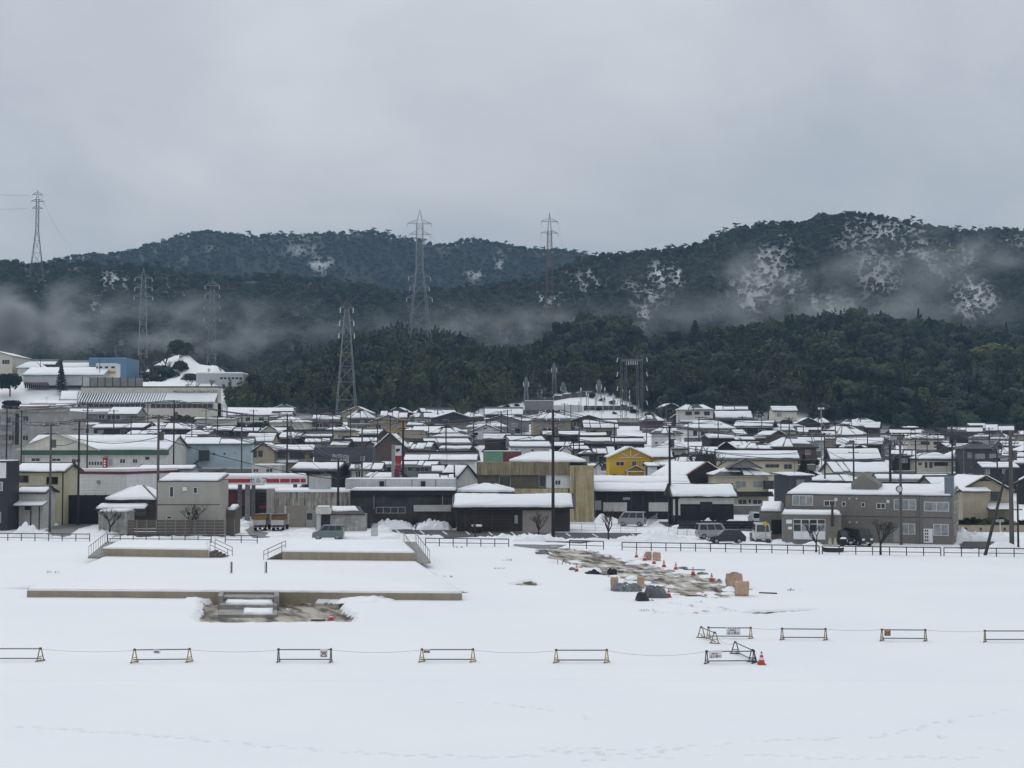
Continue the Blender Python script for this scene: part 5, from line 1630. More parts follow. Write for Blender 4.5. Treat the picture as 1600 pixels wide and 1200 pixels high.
w_ = House('stone_wall', 'dark stone garden wall below the black timber building', 1058, 1186, 12.45, 0, 0, 'wall')
nst = 34
for k in range(nst):
    for r_ in range(3):
        x0_ = -w_.w / 2 + w_.w * (k + (.5 if r_ % 2 else 0)) / nst
        put('stone', MB().box(x0_ + .02, x0_ + w_.w / nst - .02, rng.uniform(-.05, .03), .4, r_ * .36 - .1 + .015, r_ * .36 + .25), W['dark'], w_.o)

# ------------------------------------------------------------------ grey office building
o_ = House('office_building', 'grey two storey office building with curtained windows and rooftop dormer', 1226, 1487, 14.5, R(-21), 0, 'office')
o_.body('shed', 9, 773, 762, 'office', .02)
zl = o_.ze
o_.roof('shed', 'm', .26, em=.04, rmg=.04)
CU = CURTAIN
o_.win((1237, 774, 1269, 790, 3), (1395, 780, 1430, 797, 3), (1442, 784, 1481, 799, 2), glass=CU)
o_.win((1286, 782, 1304, 791, 2), (1314, 784, 1320, 791, 1), (1344, 785, 1350, 792, 1), (1368, 786, 1382, 795, 2))
o_.win((1407, 818, 1428, 835, 2), (1456, 819, 1480, 837, 2), glass=CU)
dr = o_.box('door', 1441, 826, 1455, 848, WHITEP, .07)
for i in range(2):
    for j in range(4):
        px_, py_ = 1443 + i * 3.2, 827.5 + j * 5
        lx = o_.x(px_)
        put('door_pane', MB().box(o_.x(px_), o_.x(px_ + 2), -.1, -.072, o_.z(py_ + 3, 0, lx), o_.z(py_, 0, lx)), GLASS, dr)
d2 = o_.box('glazed_door', 1394, 825, 1403, 847, FRAMEA, .06); put('door_pane', MB().box(o_.x(1395), o_.x(1402), -.09, -.062, .9, o_.z(826.5, 0, o_.x(1398))), CU, d2)
for px_ in (1437, 1433): put('downpipe', MB().tube((o_.x(px_), -.12, 0), (o_.x(px_), -.12, zl - .1), .06), STEEL, o_.o)
for px_, py_ in ((1384, 781), (1303, 778)): o_.box('wall_lamp', px_, py_, px_ + 4.5, py_ + 5, TRIMW, .25)
for px_, py_ in ((1326, 779), (1337, 779), (1326, 816), (1337, 816)): put('wall_vent', MB().tube((o_.x(px_), -.12, o_.z(py_, 0, o_.x(px_))), (o_.x(px_), .02, o_.z(py_, 0, o_.x(px_))), .09, 8), TRIMW, o_.o)
o_.box('storey_joint', 1228, 806.5, 1486, 807.5, TRIMD, .012)
# dormer on the roof
a, b_ = o_.x(1329, 2.5), o_.x(1371, 2.5); m_ = o_.x(1347, 2.5); zb2, zt2 = zl + .2, o_.z(741, 2.5, m_); zc = o_.z(753, 2.5, m_)
put('rooftop_dormer', MB().prism([(a, zb2), (b_, zb2), (b_, zc - .2), (m_, zt2), (a, zc)], 'y', 2.5, 6.5), W['office'], o_.o)
# sign block on the corner
sx0, sx1 = o_.x(1474), o_.x(1486.5)
put('corner_sign', MB().box(sx0, sx1 + .1, .05, 1.6, zl, o_.z(744, 0, sx1)), mat('blue_grey_sign', (.16, .19, .23), .6, .1), o_.o)
pz = MB().box(o_.hw - .02, o_.hw + .06, 0, 1, 0, 1)
for (y0_, z0_) in ((2.2, 3.2), (4.5, 3.2), (6.8, 3.2), (2.2, .8), (5.5, .8)):
    fr = put('side_window', MB().box(o_.hw + .001, o_.hw + .06, y0_, y0_ + .9, z0_, z0_ + 1.2), FRAMEW, o_.o)
    put('pane', MB().box(o_.hw + .062, o_.hw + .07, y0_ + .08, y0_ + .82, z0_ + .08, z0_ + 1.12), GLASS, fr)
# entrance annex
a_ = House('office_annex', 'single storey office entrance with white framed glazing', 1220, 1313, 14.75, R(-12), 0, 'office')
a_.body('flat', 4.5, 806, 806, 'office', 0).flat(snow=.35)
gl = a_.box('glazed_front', 1238, 811, 1288, 843, FRAMEW, .06)
for k in range(4):
    a0 = 1238 + 50 * k / 4
    for (yt, yb, mm) in ((812, 818, GLASS), (819.3, 829.5, CU if k % 2 else GLASS), (831, 842, WHITEP)):
        lx = a_.x(a0)
        put('pane', MB().box(a_.x(a0 + .9), a_.x(a0 + 11.6), -.09, -.062, a_.z(yb, 0, lx), a_.z(yt, 0, lx)), mm, gl)
a_.box('notice_board', 1227, 812, 1236, 818, WHITEP, .06); a_.box('notice_board', 1230, 823, 1236, 827, WHITEP, .06)
put('flue', MB().tube((a_.x(1299), -.2, a_.z(822)), (a_.x(1299), -.2, a_.z(784)), .13), TRIMD, a_.o)
h = House('garage', 'grey garage with a sloping snowy roof beside the office entrance', 1185, 1222, 14.0, R(-12), 0, 'garage')
h.body('shed', 5, 799, 789, 'office', .02); h.roof('shed', 'm', .3, em=.05, rmg=.05)
h.box('opening', 1204, 812, 1220, 834, W['black'], .04)
# garden wall and hedge on the right
w_ = House('garden_wall', 'beige rendered garden wall behind the snow heaps', 1496, 1640, 12.9, 0, 0, 'wall')
put('wall_body', MB().box(-w_.w / 2, w_.w / 2, 0, .25, -.3, w_.z(821.5)), W['beige'], w_.o)
put('wall_coping', MB().box(-w_.w / 2 - .02, w_.w / 2 + .02, -.05, .3, w_.z(821.5) + .002, w_.z(820.5)), W['tan'], w_.o)
for px_ in (1507, 1530, 1546, 1567): w_.box('wall_slot', px_ - 1.5, 824.5, px_ + 1.5, 829, W['dark'], .02)

# ------------------------------------------------------------------ works on the left slope
H('warehouse', 'cream gabled warehouse on the works terrace at the picture edge', -44, 20, 547, 556, 4.25, 'gy', 'pale', 'm', depth=20, base=32, auto=False, snow=.1, cat='warehouse', wins=[(2, 562, 14, 569, 3)])
h = H('works_hall', 'long barrel roofed works hall with pale ribbed wall', 34, 163, 575, 586, 4.45, 'gx', 'lgrey', 'm', depth=16, base=33, auto=False, snow=.4, rmg=.02, em=.02, cat='hall')
for k in range(12):
    a0 = 38 + k * 3.2
    h.box('window', a0, 600, a0 + 2.4, 606.5, GLASS, .08)
h.box('red_band', 37, 597.5, 75, 599.5, W['red'], .1)
H('works_hall', 'dark roofed hall behind the barrel roofed hall', 24, 86, 561, 570, 4.05, 'gx', 'dark', base=34, auto=False, snow=.05, rmg=2.5, cat='hall')
H('works_hall', 'hall with an arched snowy roof beside the warehouse', 24, 66, 566, 575, 4.25, 'hip', 'offw', base=33, auto=False, snow=.4, em=.02, rmg=.02, cat='hall')
h = H('works_hall', 'grey roofed works hall with a row of dark windows', 92, 152, 563, 574, 4.1, 'gx', 'lgrey', 'm', base=34, auto=False, snow=.05, rmg=2, cat='hall', wins=[(99 + k * 6, 575, 104 + k * 6, 580, 1) for k in range(8)])
h = H('works_hall', 'plain blue metal factory block on the slope', 138, 197, 560, 560.3, 4.12, 'flat', 'blue2', base=34, depth=18, auto=False, snow=.08, cat='hall')
h = H('site_office', 'white site office with orange base and four windows', 149, 180, 569, 569.3, 4.4, 'flat', 'white', base=33, depth=6, auto=False, snow=.15, cat='office', wins=[(154, 572.5, 159, 575.5, 1), (163, 572.5, 168, 575.5, 1), (173, 572.5, 178.5, 575.5, 1), (149.5, 572.5, 152, 575, 1)], frame=FRAMED)
h.box('orange_band', 149, 579.8, 180, 584, ORANGE, .06)
H('works_hall', 'long low grey hall with snowy flat roof below the white bank', 306, 379, 584, 584.3, 4.35, 'flat', 'lgrey', base=31, depth=12, auto=False, snow=.5, cat='hall', wins=[(343 + k * 6, 589, 348 + k * 6, 593, 1) for k in range(6)])
f = House('panel_screen', 'screen of grey panels standing behind the factory', 128, 223, 4.75, 0, None, 'screen')
for k in range(8):
    xa = -f.w / 2 + f.w * k / 8
    put('screen_panel', MB().box(xa + .1, xa + f.w / 8 - .1, 0, .2, f.z(612), f.z(590)), W['lgrey'] if k == 0 else W['grey'], f.o)
    put('screen_post', MB().box(xa - .1, xa + .095, -.15, .3, f.z(625), f.z(589)), TRIMD, f.o)
h = House('factory', 'long low factory with lettered sign band and ribbed snowy roof', 120, 336, 5.05, 0, None, 'factory')
h.body('flat', 12, 629, 629, 'pale', 0)
h.box('window_band', 138, 630.5, 334, 638, FRAMEA, .03)
for k in range(24):
    a0 = 138.6 + k * 8.1
    if 226 < a0 < 230: continue
    put('window', MB().box(h.x(a0), h.x(a0 + 7.2), -.07, -.032, h.z(637.4), h.z(631.2)), GLASS, h.o)
zl, zh = h.z(628.8), h.z(615, 4)
p = [(-h.w / 2, -.4, zl), (h.w / 2, -.4, zl), (h.w / 2, 4, zh), (-h.w / 2, 4, zh)]
mb = MB(); roof_slab(mb, p, .1); rf = put('roof', mb, TILE, h.o)
q = [(h.x(254), -.4, zl), (h.w / 2, -.4, zl), (h.w / 2, 4, zh), (h.x(254), 4, zh)]
snow_on(q, [.05, .05, .05, .3], .3, rf)
mb = MB()
for k in range(34):
    xx = h.x(123 + k * 4.05)
    n_ = Vector((0, -(zh - zl), 4.4)).normalized()
    wv = .16 + .12 * (k / 34)
    mb.slab([(xx - wv, -.4, zl), (xx + wv, -.4, zl), (xx + wv, 3.9, zh - .02), (xx - wv, 3.9, zh - .02)], n_, .2)
o = put('roof_ribs', mb, SNOW, rf); o['kind'] = 'stuff'
put('clerestory', MB().box(-h.w / 2, h.w / 2, 4.0, 9, 0, h.z(605.5, 4)), W['pale'], h.o)
put('roof_edge', MB().box(-h.w / 2 - .1, h.w / 2 + .1, 3.85, 9.2, h.z(605.5, 4) + .002, h.z(603.5, 4)), TRIMD, h.o)
put('gutter', MB().box(-h.w / 2, h.w / 2, 3.8, 3.99, h.z(616.5, 4), h.z(614.8, 4)), TRIMD, h.o)
text(h.o, 'MEIJI ROLLUP VIBOUP LTD.', h.x(270, 4), 3.97, h.z(614, 4), 1.18, INK, ext=.02)
# concrete flats
h = House('flats', 'grey concrete block of flats with balconies', -40, 107, 7.7, 0, None, 'flats')
h.body('flat', 12, 643, 643, 'flatgrey', 0).flat(snow=.12)
h.box('roof_slab', -40, 639.5, 108, 643.5, CONC, .6, .5)
for r_ in range(3):
    for k in range(5):
        a0 = -30 + k * 22; y0_ = 650 + r_ * 15
        if a0 + 9 > 62: continue
        h.win((a0, y0_, a0 + 9, y0_ + 8, 2), frame=FRAMEA, glass=rng.choice((GLASS, CURTAIN)))
    h.box('balcony', 2, 658 + r_ * 15, 22, 664 + r_ * 15, CONC, 1.1, -.02)
h.box('stair_recess', 24, 646, 30, 695, W['dark'], .03)
# green fascia building
h = H('green_fascia_building', 'long white building with dark green fascia and snowy roof', 36, 265, 681, 703, 9.2, 'gx', 'offw', 'm', depth=13, auto=False, em=.05, rmg=.05, snow=.25, cat='building', bands=2,
      wins=[(50, 715.5, 64, 721), (82, 716, 96, 721), (113, 717, 127, 723), (188, 717, 197, 724), (208, 717, 216, 724), (227, 713, 235, 719, 1)])
h.box('green_fascia', 36.5, 703.3, 264.5, 711, W['dgreen'], .75)
zg = h.z(703.5, -1)
put('cream_gable', MB().prism([(h.x(26), zg), (h.x(158), zg), (h.x(92), h.z(679, -1))], 'y', -.95, 4), W['pale'], h.o)
for sgn, a0 in ((-1, 26), (1, 158)):
    p0 = Vector((h.x(a0) + sgn * .3, -1.2, zg - .05)); p1 = Vector((h.x(92), -1.2, h.z(678, -1)))
    put('bargeboard', MB().tube(p0, p1, .16, 4), FRAMEA, h.o)
h.box('red_sign', 163, 715, 169, 731, REDP, .5); h.box('door', 171, 717, 177, 728, FRAMEA, .06)
for k in range(3): h.box('sign_letter', 164.7, 719 + k * 3.8, 167.4, 721.4 + k * 3.8, WHITEP, .53, -.5)
for k in range(5): h.box('wall_letter', 140 + k * 4.4, 721.5, 142.4 + k * 4.4, 726.5, INK, .06)
H('house', 'long snowy flat roof before the green fascia building', 214, 304, 729, 733, 10.6, 'gx', 'lgrey', 'm', base=0, auto=False)
# substation buildings on the knoll
H('substation_house', 'grey flat roofed control building on the snowy knoll', 820, 865, 627, 627.3, 4.68, 'flat', 'grey', base=20, depth=8, auto=False, snow=.15, cat='building')
H('substation_house', 'pale box building beside the control building', 865, 910, 634, 634.3, 4.72, 'flat', 'lgrey', base=19, depth=7, auto=False, snow=.15, cat='building', wins=[(872, 641, 877, 645, 1)])
H('workshop', 'dark workshop with a thin snowy roof below the knoll', 756, 818, 636, 648, 4.8, 'gx', 'brown', 't', base=20, auto=False, snow=.15, rmg=1.4, cat='workshop')
H('garage_row', 'low dark garage row under the snowy bank', 728, 770, 653, 655, 5.1, 'shed', 'dark', base=17.5, auto=False, snow=.1, cat='garage', depth=4)
H('garage_row', 'brown retaining shed on the slope beside the garages', 778, 842, 655, 660, 5.2, 'shed', 'brick', base=17, auto=False, snow=.15, cat='shed', depth=4)
w_ = House('substation_wall', 'grey concrete wall round the substation yard', 842, 1042, 5.35, 0, None, 'wall')
for k in range(14):
    xa = -w_.w / 2 + w_.w * k / 14
    put('wall_panel', MB().box(xa + .04, xa + w_.w / 14 - .04, 0, .25, -2, 2.1 + rng.uniform(-.1, .1)), CONC, w_.o)
# ------------------------------------------------------------------ pylons
PYL = mat('galvanised_pylon_steel', (0.30, 0.32, 0.335), .55, .1, 2, metal=.2)
PYLD = mat('weathered_pylon_steel', (0.13, 0.12, 0.12), .6, .15, 2)
INSUL = mat('white_insulator', (0.62, 0.64, 0.66), .35, .05)

def pylon(label, px, ytop, Y, wb, wt, arms, m=PYL, base_z=None, red_tip=False, rad=.11, panels=9, waist=None):
    X = xat(px, Y); zb = terr1(X, Y) if base_z is None else base_z
    Hh = zat(ytop, Y) - zb
    T = thing('pylon', label, 'pylon', (X, Y, zb), R(12))
    zs = [0]; 
    for k in range(panels): zs.append(zs[-1] + 1.0 * (0.86 ** k))
    zs = [z / zs[-1] * Hh * .9 for z in zs]
    def half(z):
        t = min(max(z / (Hh * .9), 0.0), 1.0)
        if waist: return np.interp(t, [0, waist, 1], [wb / 2, wt / 2 * 1.1, wt / 2])
        return wb / 2 * (1 - t) ** .9 + wt / 2 * (1 - (1 - t) ** .9)
    cs = ((-1, -1), (1, -1), (1, 1), (-1, 1))
    P = lambda c, z: Vector((c[0] * half(z), c[1] * half(z), z))
    for c in cs:
        put('leg', MB().path([P(c, z) + Vector((0, 0, -3 if z == 0 else 0)) for z in zs], rad, 4), m, T)
    mb = MB()
    for a, b in zip(zs[:-1], zs[1:]):
        for i in range(4):
            c, d = cs[i], cs[(i + 1) % 4]
            mb.tube(P(c, a), P(d, b), rad * .42, 3); mb.tube(P(d, a), P(c, b), rad * .42, 3); mb.tube(P(c, b), P(d, b), rad * .5, 3)
    o = put('bracing', mb, m, T); o['kind'] = 'stuff'
    mb = MB()
    for c in cs: mb.tube(P(c, zs[-1]), (0, 0, Hh), rad * .7, 4)
    put('peak', mb, mat('red_pylon_tip', (.22, .03, .03), .6) if red_tip else m, T)
    for (ya, hl) in arms:
        za = zat(ya, Y) - zb; s = F / Y; L_ = hl / s
        for sg in (-1, 1):
            mb = MB(); h_ = half(min(za, zs[-1]))
            for yy in (-h_, h_):
                mb.tube((sg * h_ * .9, yy, za), (sg * L_, 0, za - .1), rad * .7, 4)
                mb.tube((sg * h_ * .9, yy, za + 1.4), (sg * L_, 0, za), rad * .6, 4)
            put('cross_arm', mb, m, T)
            put('insulator', MB().tube((sg * L_, 0, za - .2), (sg * L_ * 1.02, 0, za - 1.8), .16, 6), INSUL, T)
    return T, Hh

PY = {}
PY['a'] = pylon('tall pylon standing on the wooded ridge against the sky', 54, 297, 925, 9.5, 1.7, [(304, 7.5), (314.5, 10), (325.5, 8)], PYLD, rad=.2, panels=8, waist=.62)
PY['b'] = pylon('grey pylon in the valley mist beyond the blue factory block', 222, 418, 690, 5.0, 2.0, [(434, 13), (449, 13), (463, 14)], PYL, rad=.13)
PY['c'] = pylon('grey pylon fading into mist with a yellow bird guard tip', 330, 435, 720, 5.0, 2.0, [(446, 11), (460, 11), (478, 12), (497, 12)], PYL, rad=.13)
PY['d'] = pylon('nearest grey lattice pylon rising from the houses', 541, 464, 452, 6.6, 1.15, [(480, 10), (500.5, 11), (520, 12)], PYL, red_tip=True, rad=.065, panels=9)
PY['e'] = pylon('big wide based pylon on the wooded hill crest', 655, 327, 606, 10.5, 2.6, [(349, 19), (366, 17), (432, 17), (448, 15), (465, 20)], PYL, rad=.13, panels=11, waist=.66)
PY['f'] = pylon('slender rusty pylon seen above the notch of the low hill', 859, 332, 720, 5.5, 1.8, [(346, 13.5), (364, 13.5)], mat('rusty_pylon_steel', (.15, .115, .10), .7, .2), rad=.14, panels=11)
# substation masts and gantry
for px_, yt, Y_, lb in ((822, 588, 488, 'thin lattice mast at one end of the substation'), (936, 592, 486, 'thin lattice mast at the middle of the substation yard'), (866, 566, 505, 'lattice mast behind the control building'), (843, 600, 500, 'short lattice mast on the knoll'), (880, 596, 503, 'short lattice mast beside the snowy crest')):
    pylon(lb, px_, yt, Y_, 1.6, .5, [(yt + 8, 4)], PYL, rad=.07, panels=8)
GST = mat('dull_gantry_steel', (.12, .13, .14), .6, .15, 2)
def gantry():
    T = thing('gantry', 'tall twin column steel gantry at the substation', 'gantry', (xat(988, 455), 455, terr1(xat(988, 455), 455)), R(-10))
    zt = zat(556, 455) - T.location.z; s = F / 455
    for px_, yt in ((971, 563), (978, 560), (996, 555), (1003, 554)):
        x = (px_ - 988) / s; h_ = zat(yt, 455) - T.location.z
        mb = MB()
        for dx_, dy_ in ((-.28, -.28), (.28, -.28), (.28, .28), (-.28, .28)): mb.tube((x + dx_, dy_, -1), (x + dx_, dy_, h_), .07, 4)
        for k in range(16):
            z0, z1 = h_ * k / 16, h_ * (k + 1) / 16; sg = 1 if k % 2 else -1
            mb.tube((x - .28 * sg, -.28, z0), (x + .28 * sg, -.28, z1), .05, 3); mb.tube((x - .28, .28 * sg, z0), (x - .28, -.28 * sg, z1), .05, 3)
        o = put('column', mb, GST, T); o['kind'] = 'stuff'
    put('cross_beam', MB().box(-3.4, 3.3, -.25, .25, zt - 1.7, zt - 1.1), GST, T)
    for k in range(6): put('insulator', MB().tube((-1.8 + k * .7, 0, zt - 1.7), (-1.8 + k * .7, 0, zt - 2.9), .13, 6), INSUL, T)
    for k in range(5):
        z = zt - 1 - k * 4.6
        for sg in (-1, 1):
            put('side_arm', MB().tube((sg * 3.2, 0, z), (sg * 4.8, 0, z + .5), .07, 4), GST, T); put('insulator', MB().tube((sg * 4.6, 0, z + .4), (sg * 4.9, 0, z - 1.0), .13, 6), INSUL, T)
gantry()
for k in range(16):
    px_ = 905 + (k % 8) * 13 + rng.uniform(-3, 3); Y_ = 470 + (k // 8) * 8
    X = xat(px_, Y_); z0 = terr1(X, Y_)
    T = thing('insulator_post', 'grey insulator post standing in the snowy substation yard', 'insulator', (X, Y_, z0), 0, 'insulator posts in the substation yard')
    hh = rng.uniform(2.6, 5.2)
    put('post', MB().tube((0, 0, -.5), (0, 0, hh), .12, 5), PYL, T); put('insulator', MB().tube((0, 0, hh), (0, 0, hh + 1.1), .2, 7), INSUL, T)

# ------------------------------------------------------------------ utility poles and cables
POLE = mat('dark_utility_pole', (0.022, 0.021, 0.023), .7, .2, 2)
POLEC = mat('concrete_utility_pole', (0.105, 0.10, 0.095), .85, .15, 2, streak=.3)
CABLE = mat('black_cable', (0.018, 0.018, 0.02), .6, .05)
POLES = {}
PLAB = {}
def near_label(px, Y, skip=()):
    best = min(HOUSES, key=lambda q: abs(q[2] - px) * 1.0 + abs(q[1] - Y) * 1.2 if q[3] not in skip else 1e9)
    return best
USED = {}
def said(prefix, px, Y):
    """a label naming the building the thing stands by"""
    order = sorted(HOUSES, key=lambda q: abs(q[2] - px) + abs(q[1] - Y) * 1.5)
    for q in order:
        pos = 'before' if Y < q[1] else 'behind'
        lb = '%s %s the %s' % (prefix, pos, q[3])
        w = lb.split()
        if len(w) > 16:
            w = w[:16]
            while w[-1] in ('windowless', 'and', 'with', 'a', 'the', 'of', 'by', 'in', 'on', 'before', 'behind', 'beside', 'left', 'right', 'to', 'at', 'its', 'below', 'above', 'over'): w.pop()
        lb = ' '.join(w)
        if lb not in USED:
            USED[lb] = 1
            return lb
    return prefix

def pole(key, px, ytop, Y, m=POLE, rad=.17, arms=2, can=False, lean=0.0, label=None, zbase=None):
    X = xat(px, Y); zb = (terr1(X, Y) if Y > 156 else 0.0) if zbase is None else zbase
    Hh = zat(ytop, Y) - zb
    T = thing('utility_pole', label or said('utility pole', px, Y), 'pole', (X, Y, zb), 0, 'utility poles in the town')
    put('shaft', MB().tube((0, 0, -.8), (lean * Hh, 0, Hh), rad, 8, rad * .68), m, T)
    tops = []
    for k in range(arms):
        z = Hh - .35 - k * 1.0; L_ = .95 - k * .12
        put('cross_arm', MB().box(-L_ + lean * z, L_ + lean * z, -.05, .05, z, z + .1), POLE, T)
        for dx_ in (-L_ + .08, -.1, L_ - .08):
            put('insulator', MB().tube((dx_ + lean * z, 0, z + .1), (dx_ + lean * z, 0, z + .32), .05, 6), INSUL if Y < 230 else POLE, T)
            if k == 0: tops.append(Vector((X + dx_ + lean * z, Y, zb + z + .32)))
    if can:
        put('transformer', MB().tube((.38 + lean * Hh, 0, Hh - 3.0), (.38 + lean * Hh, 0, Hh - 2.0), .26, 10), POLEC, T)
    tops.append(Vector((X + lean * (Hh - 3), Y, zb + Hh - 2.6)))
    POLES[key] = tops; PLAB[key] = T['label']
    return T

pole('p1', 11, 634, 245, POLE, .16, can=True); pole('p2', 34, 640, 252, POLE, .15)
pole('p3', 80, 661, 172, POLEC, .17, can=True); pole('p4', 124, 655, 186, POLE, .17); pole('p5', 137, 630, 242, POLE, .16)
pole('p6', 248, 648, 166, POLEC, .19, 3, True); pole('p7', 272, 625, 236, POLE, .17, can=True); pole('p8', 178, 640, 300, POLE, .16, 1)
pole('p9', 378, 646, 240, POLEC, .16); pole('p10', 449, 646, 228, POLE, .17, can=True); pole('p11', 396, 640, 330, POLE, .16, 1)
pole('p12', 529, 717, 178, POLE, .17, 1); pole('p13', 566, 666, 216, POLEC, .16, 1); pole('p14', 495, 638, 330, POLE, .16)
pole('p15', 548, 640, 340, POLE, .15); pole('p16', 610, 650, 352, POLE, .16, 1); pole('p17', 630, 656, 213, POLE, .2, 2)
pole('p18', 697, 658, 300, POLE, .17, 1); pole('p19', 684, 640, 395, POLE, .17, 1); pole('p20', 783, 642, 330, POLE, .16, 2); pole('p21', 793, 640, 338, POLE, .16, 1)
pole('p22', 864, 640, 162, POLE, .2, 3, True); pole('p23', 1046, 664, 188, POLE, .2, 2, True); pole('p24', 710, 727, 208, POLE, .14, 0)
pole('p25', 896, 690, 262, POLE, .14, 1); pole('p26', 929, 716, 245, POLE, .14, 1); pole('p27', 882, 630, 420, POLE, .15, 1); pole('p28', 892, 632, 425, POLE, .15, 1)
pole('p29', 1092, 651, 345, POLE, .15, 1); pole('p30', 1033, 628, 420, POLEC, .15, 0); pole('p31', 1041, 632, 425, POLEC, .15, 0)
pole('p32', 1220, 660, 330, POLE, .15, 1); pole('p33', 1233, 652, 350, POLE, .15, 1); pole('p34', 1255, 660, 342, POLE, .15, 1); pole('p35', 1278, 664, 330, POLE, .14, 1)
pole('p36', 1288, 676, 232, POLE, .15, 1); pole('p37', 1333, 694, 222, POLE, .17, 2); pole('p38', 1390, 688, 212, POLE, .24, 2, True)
pole('p39', 1406, 676, 150, POLEC, .17, 3); pole('p40', 1430, 684, 262, POLE, .17, 2); pole('p41', 1487, 668, 232, POLE, .18, 2, True)
pole('p42', 1557, 696, 214, POLE, .15, 1); pole('p43', 1578, 672, 141.5, POLEC, .26, 3, True); pole('p44', 1588, 760, 141, POLE, .12, 0); pole('p45', 1448, 676, 320, POLE, .14, 1)
pole('p46', 322, 640, 340, POLE, .14, 1); pole('p47', 231, 632, 400, POLE, .15, 1); pole('p48', 62, 560, 520, POLE, .14, 1); pole('p49', 155, 552, 500, POLE, .13, 1)
for k_, (a_, b_, c_, d_) in enumerate([(455, 655, 300, 1), (520, 648, 322, 2), (590, 655, 302, 1), (645, 640, 380, 1), (740, 655, 330, 2), (766, 650, 352, 1), (815, 650, 331, 2), (905, 655, 300, 1), (960, 660, 302, 1), (1010, 650, 342, 1), (1122, 655, 320, 2), (1160, 650, 360, 1),
        (1305, 660, 300, 1), (1355, 668, 298, 2), (1465, 668, 300, 1), (1520, 675, 290, 1), (1545, 668, 318, 1), (340, 650, 300, 1), (300, 655, 290, 2), (205, 650, 290, 1), (420, 648, 340, 1), (670, 652, 330, 1), (865, 660, 280, 1), (1075, 660, 300, 1), (1190, 655, 330, 1), (1600, 670, 250, 1)]):
    pole('q%d' % k_, a_, b_, c_, POLE if k_ % 3 else POLEC, .14, d_)
# the leaning stay pole on the right
T = thing('stay_pole', 'thick dark stay pole leaning against the concrete pole', 'pole', gnd(1537, 868))
q = at(1573, 735, 141.2) - T.location
put('shaft', MB().tube((0, 0, -.5), q, .17, 8, .13), POLE, T)
# loudspeaker mast
T = thing('loudspeaker_mast', 'pale mast with two white loudspeakers above the roofs', 'mast', (xat(1283, 300), 300, terr1(xat(1283, 300), 300)))
hh = zat(636, 300) - T.location.z
put('shaft', MB().tube((0, 0, -.5), (0, 0, hh), .1, 6), FRAMEA, T)
for sg in (-1, 1): put('horn', MB().tube((sg * .1, 0, hh - .3), (sg * .6, -.2, hh - .3), .08, 8, .26), WHITEP, T)

def cable(a, b, sag=.8, n=9, r=.022, label=None):
    a, b = Vector(a), Vector(b); pts = []
    for k in range(n + 1):
        t = k / n; p = a.lerp(b, t); p.z -= sag * 4 * t * (1 - t); pts.append(p)
    o = put('overhead_cable', MB().path(pts, r, 4), CABLE)
    return tag(o, label, 'cable', 'overhead cables of the town')
chains = [('p3', 'p4'), ('p4', 'p6'), ('p6', 'p12'), ('p12', 'p17'), ('p17', 'p22'), ('p22', 'p23'), ('p23', 'p39'), ('p39', 'p43'), ('p1', 'p5'), ('p5', 'p7'), ('p7', 'p9'), ('p9', 'p10'), ('p10', 'p13'), ('p13', 'p17'),
          ('p2', 'p5'), ('p1', 'p3'), ('p38', 'p41'), ('p37', 'p38'), ('p41', 'p42'), ('p36', 'p37'), ('p23', 'p36'), ('p6', 'p9'), ('p10', 'p12'), ('p18', 'p20'), ('p20', 'p22'), ('p14', 'p15'), ('p39', 'p38'), ('p42', 'p43'), ('p40', 'p41'), ('p32', 'p33'), ('p33', 'p34'), ('p29', 'p32'), ('q0', 'q1'), ('q1', 'q2'), ('q2', 'q4'), ('q4', 'q6'), ('q6', 'q8'), ('q8', 'q23'), ('q23', 'q10'), ('q10', 'q12'), ('q12', 'q13'), ('q13', 'q14'), ('q14', 'q15'), ('q17', 'q0'), ('q18', 'q17'), ('q19', 'q18')]
for a, b in chains:
    A, B = POLES[a], POLES[b]
    d = (A[0] - B[0]).length
    for k in (0, 1, 2, 3)[:4 if d < 60 else 3]:
        i, j = min(k, len(A) - 1), min(k, len(B) - 1)
        cable(A[i], B[j], d * .018 + .2 * k * .3, r=.04 if min(A[0].y, B[0].y) < 200 else .042, label=' '.join(('overhead cable strung from the ' + PLAB[a]).split()[:16]))
for (p, q) in (((6, 742), (249, 795)),):
    pass
# long lines from pylon to pylon
HVL = ['topmost line leaving the ridge pylon over the picture edge', 'line running down the ridge from the ridge pylon', 'lower line leaving the ridge pylon over the picture edge', 'first line from the wide based pylon to the nearest pylon', 'second line from the wide based pylon to the nearest pylon', 'upper line from the rusty pylon to the first mast', 'upper line from the rusty pylon to the middle mast', 'lower line from the rusty pylon to the gantry', 'lowest line from the rusty pylon to the gantry', 'line from the wide based pylon to the first mast', 'line from the wide based pylon to the short mast']
def hvline(a, pa, b, pb, sag=9, r=.022):
    A = at(*pa, a); B = at(*pb, b); pts = []
    for k in range(13):
        t = k / 12; p = A.lerp(B, t); p.z -= sag * 4 * t * (1 - t); pts.append(p)
    tag(put('high_voltage_line', MB().path(pts, r, 4), DSTEEL), HVL.pop(0), 'cable', 'high voltage lines between the pylons')
hvline(925, (46, 305), 860, (-160, 240), 8, .06); hvline(925, (63, 305), 1300, (115, 385), 6, .06); hvline(925, (45, 325), 860, (-160, 270), 8, .06)
hvline(606, (636, 349), 452, (535, 481), 4); hvline(606, (672, 349), 452, (548, 481), 4)
hvline(720, (846, 346), 488, (822, 596), 6); hvline(720, (872, 346), 486, (936, 600), 6); hvline(720, (846, 364), 455, (975, 566), 6); hvline(720, (872, 364), 455, (1000, 566), 6)
hvline(606, (674, 365), 488, (822, 592), 8); hvline(606, (674, 366), 500, (843, 604), 8)

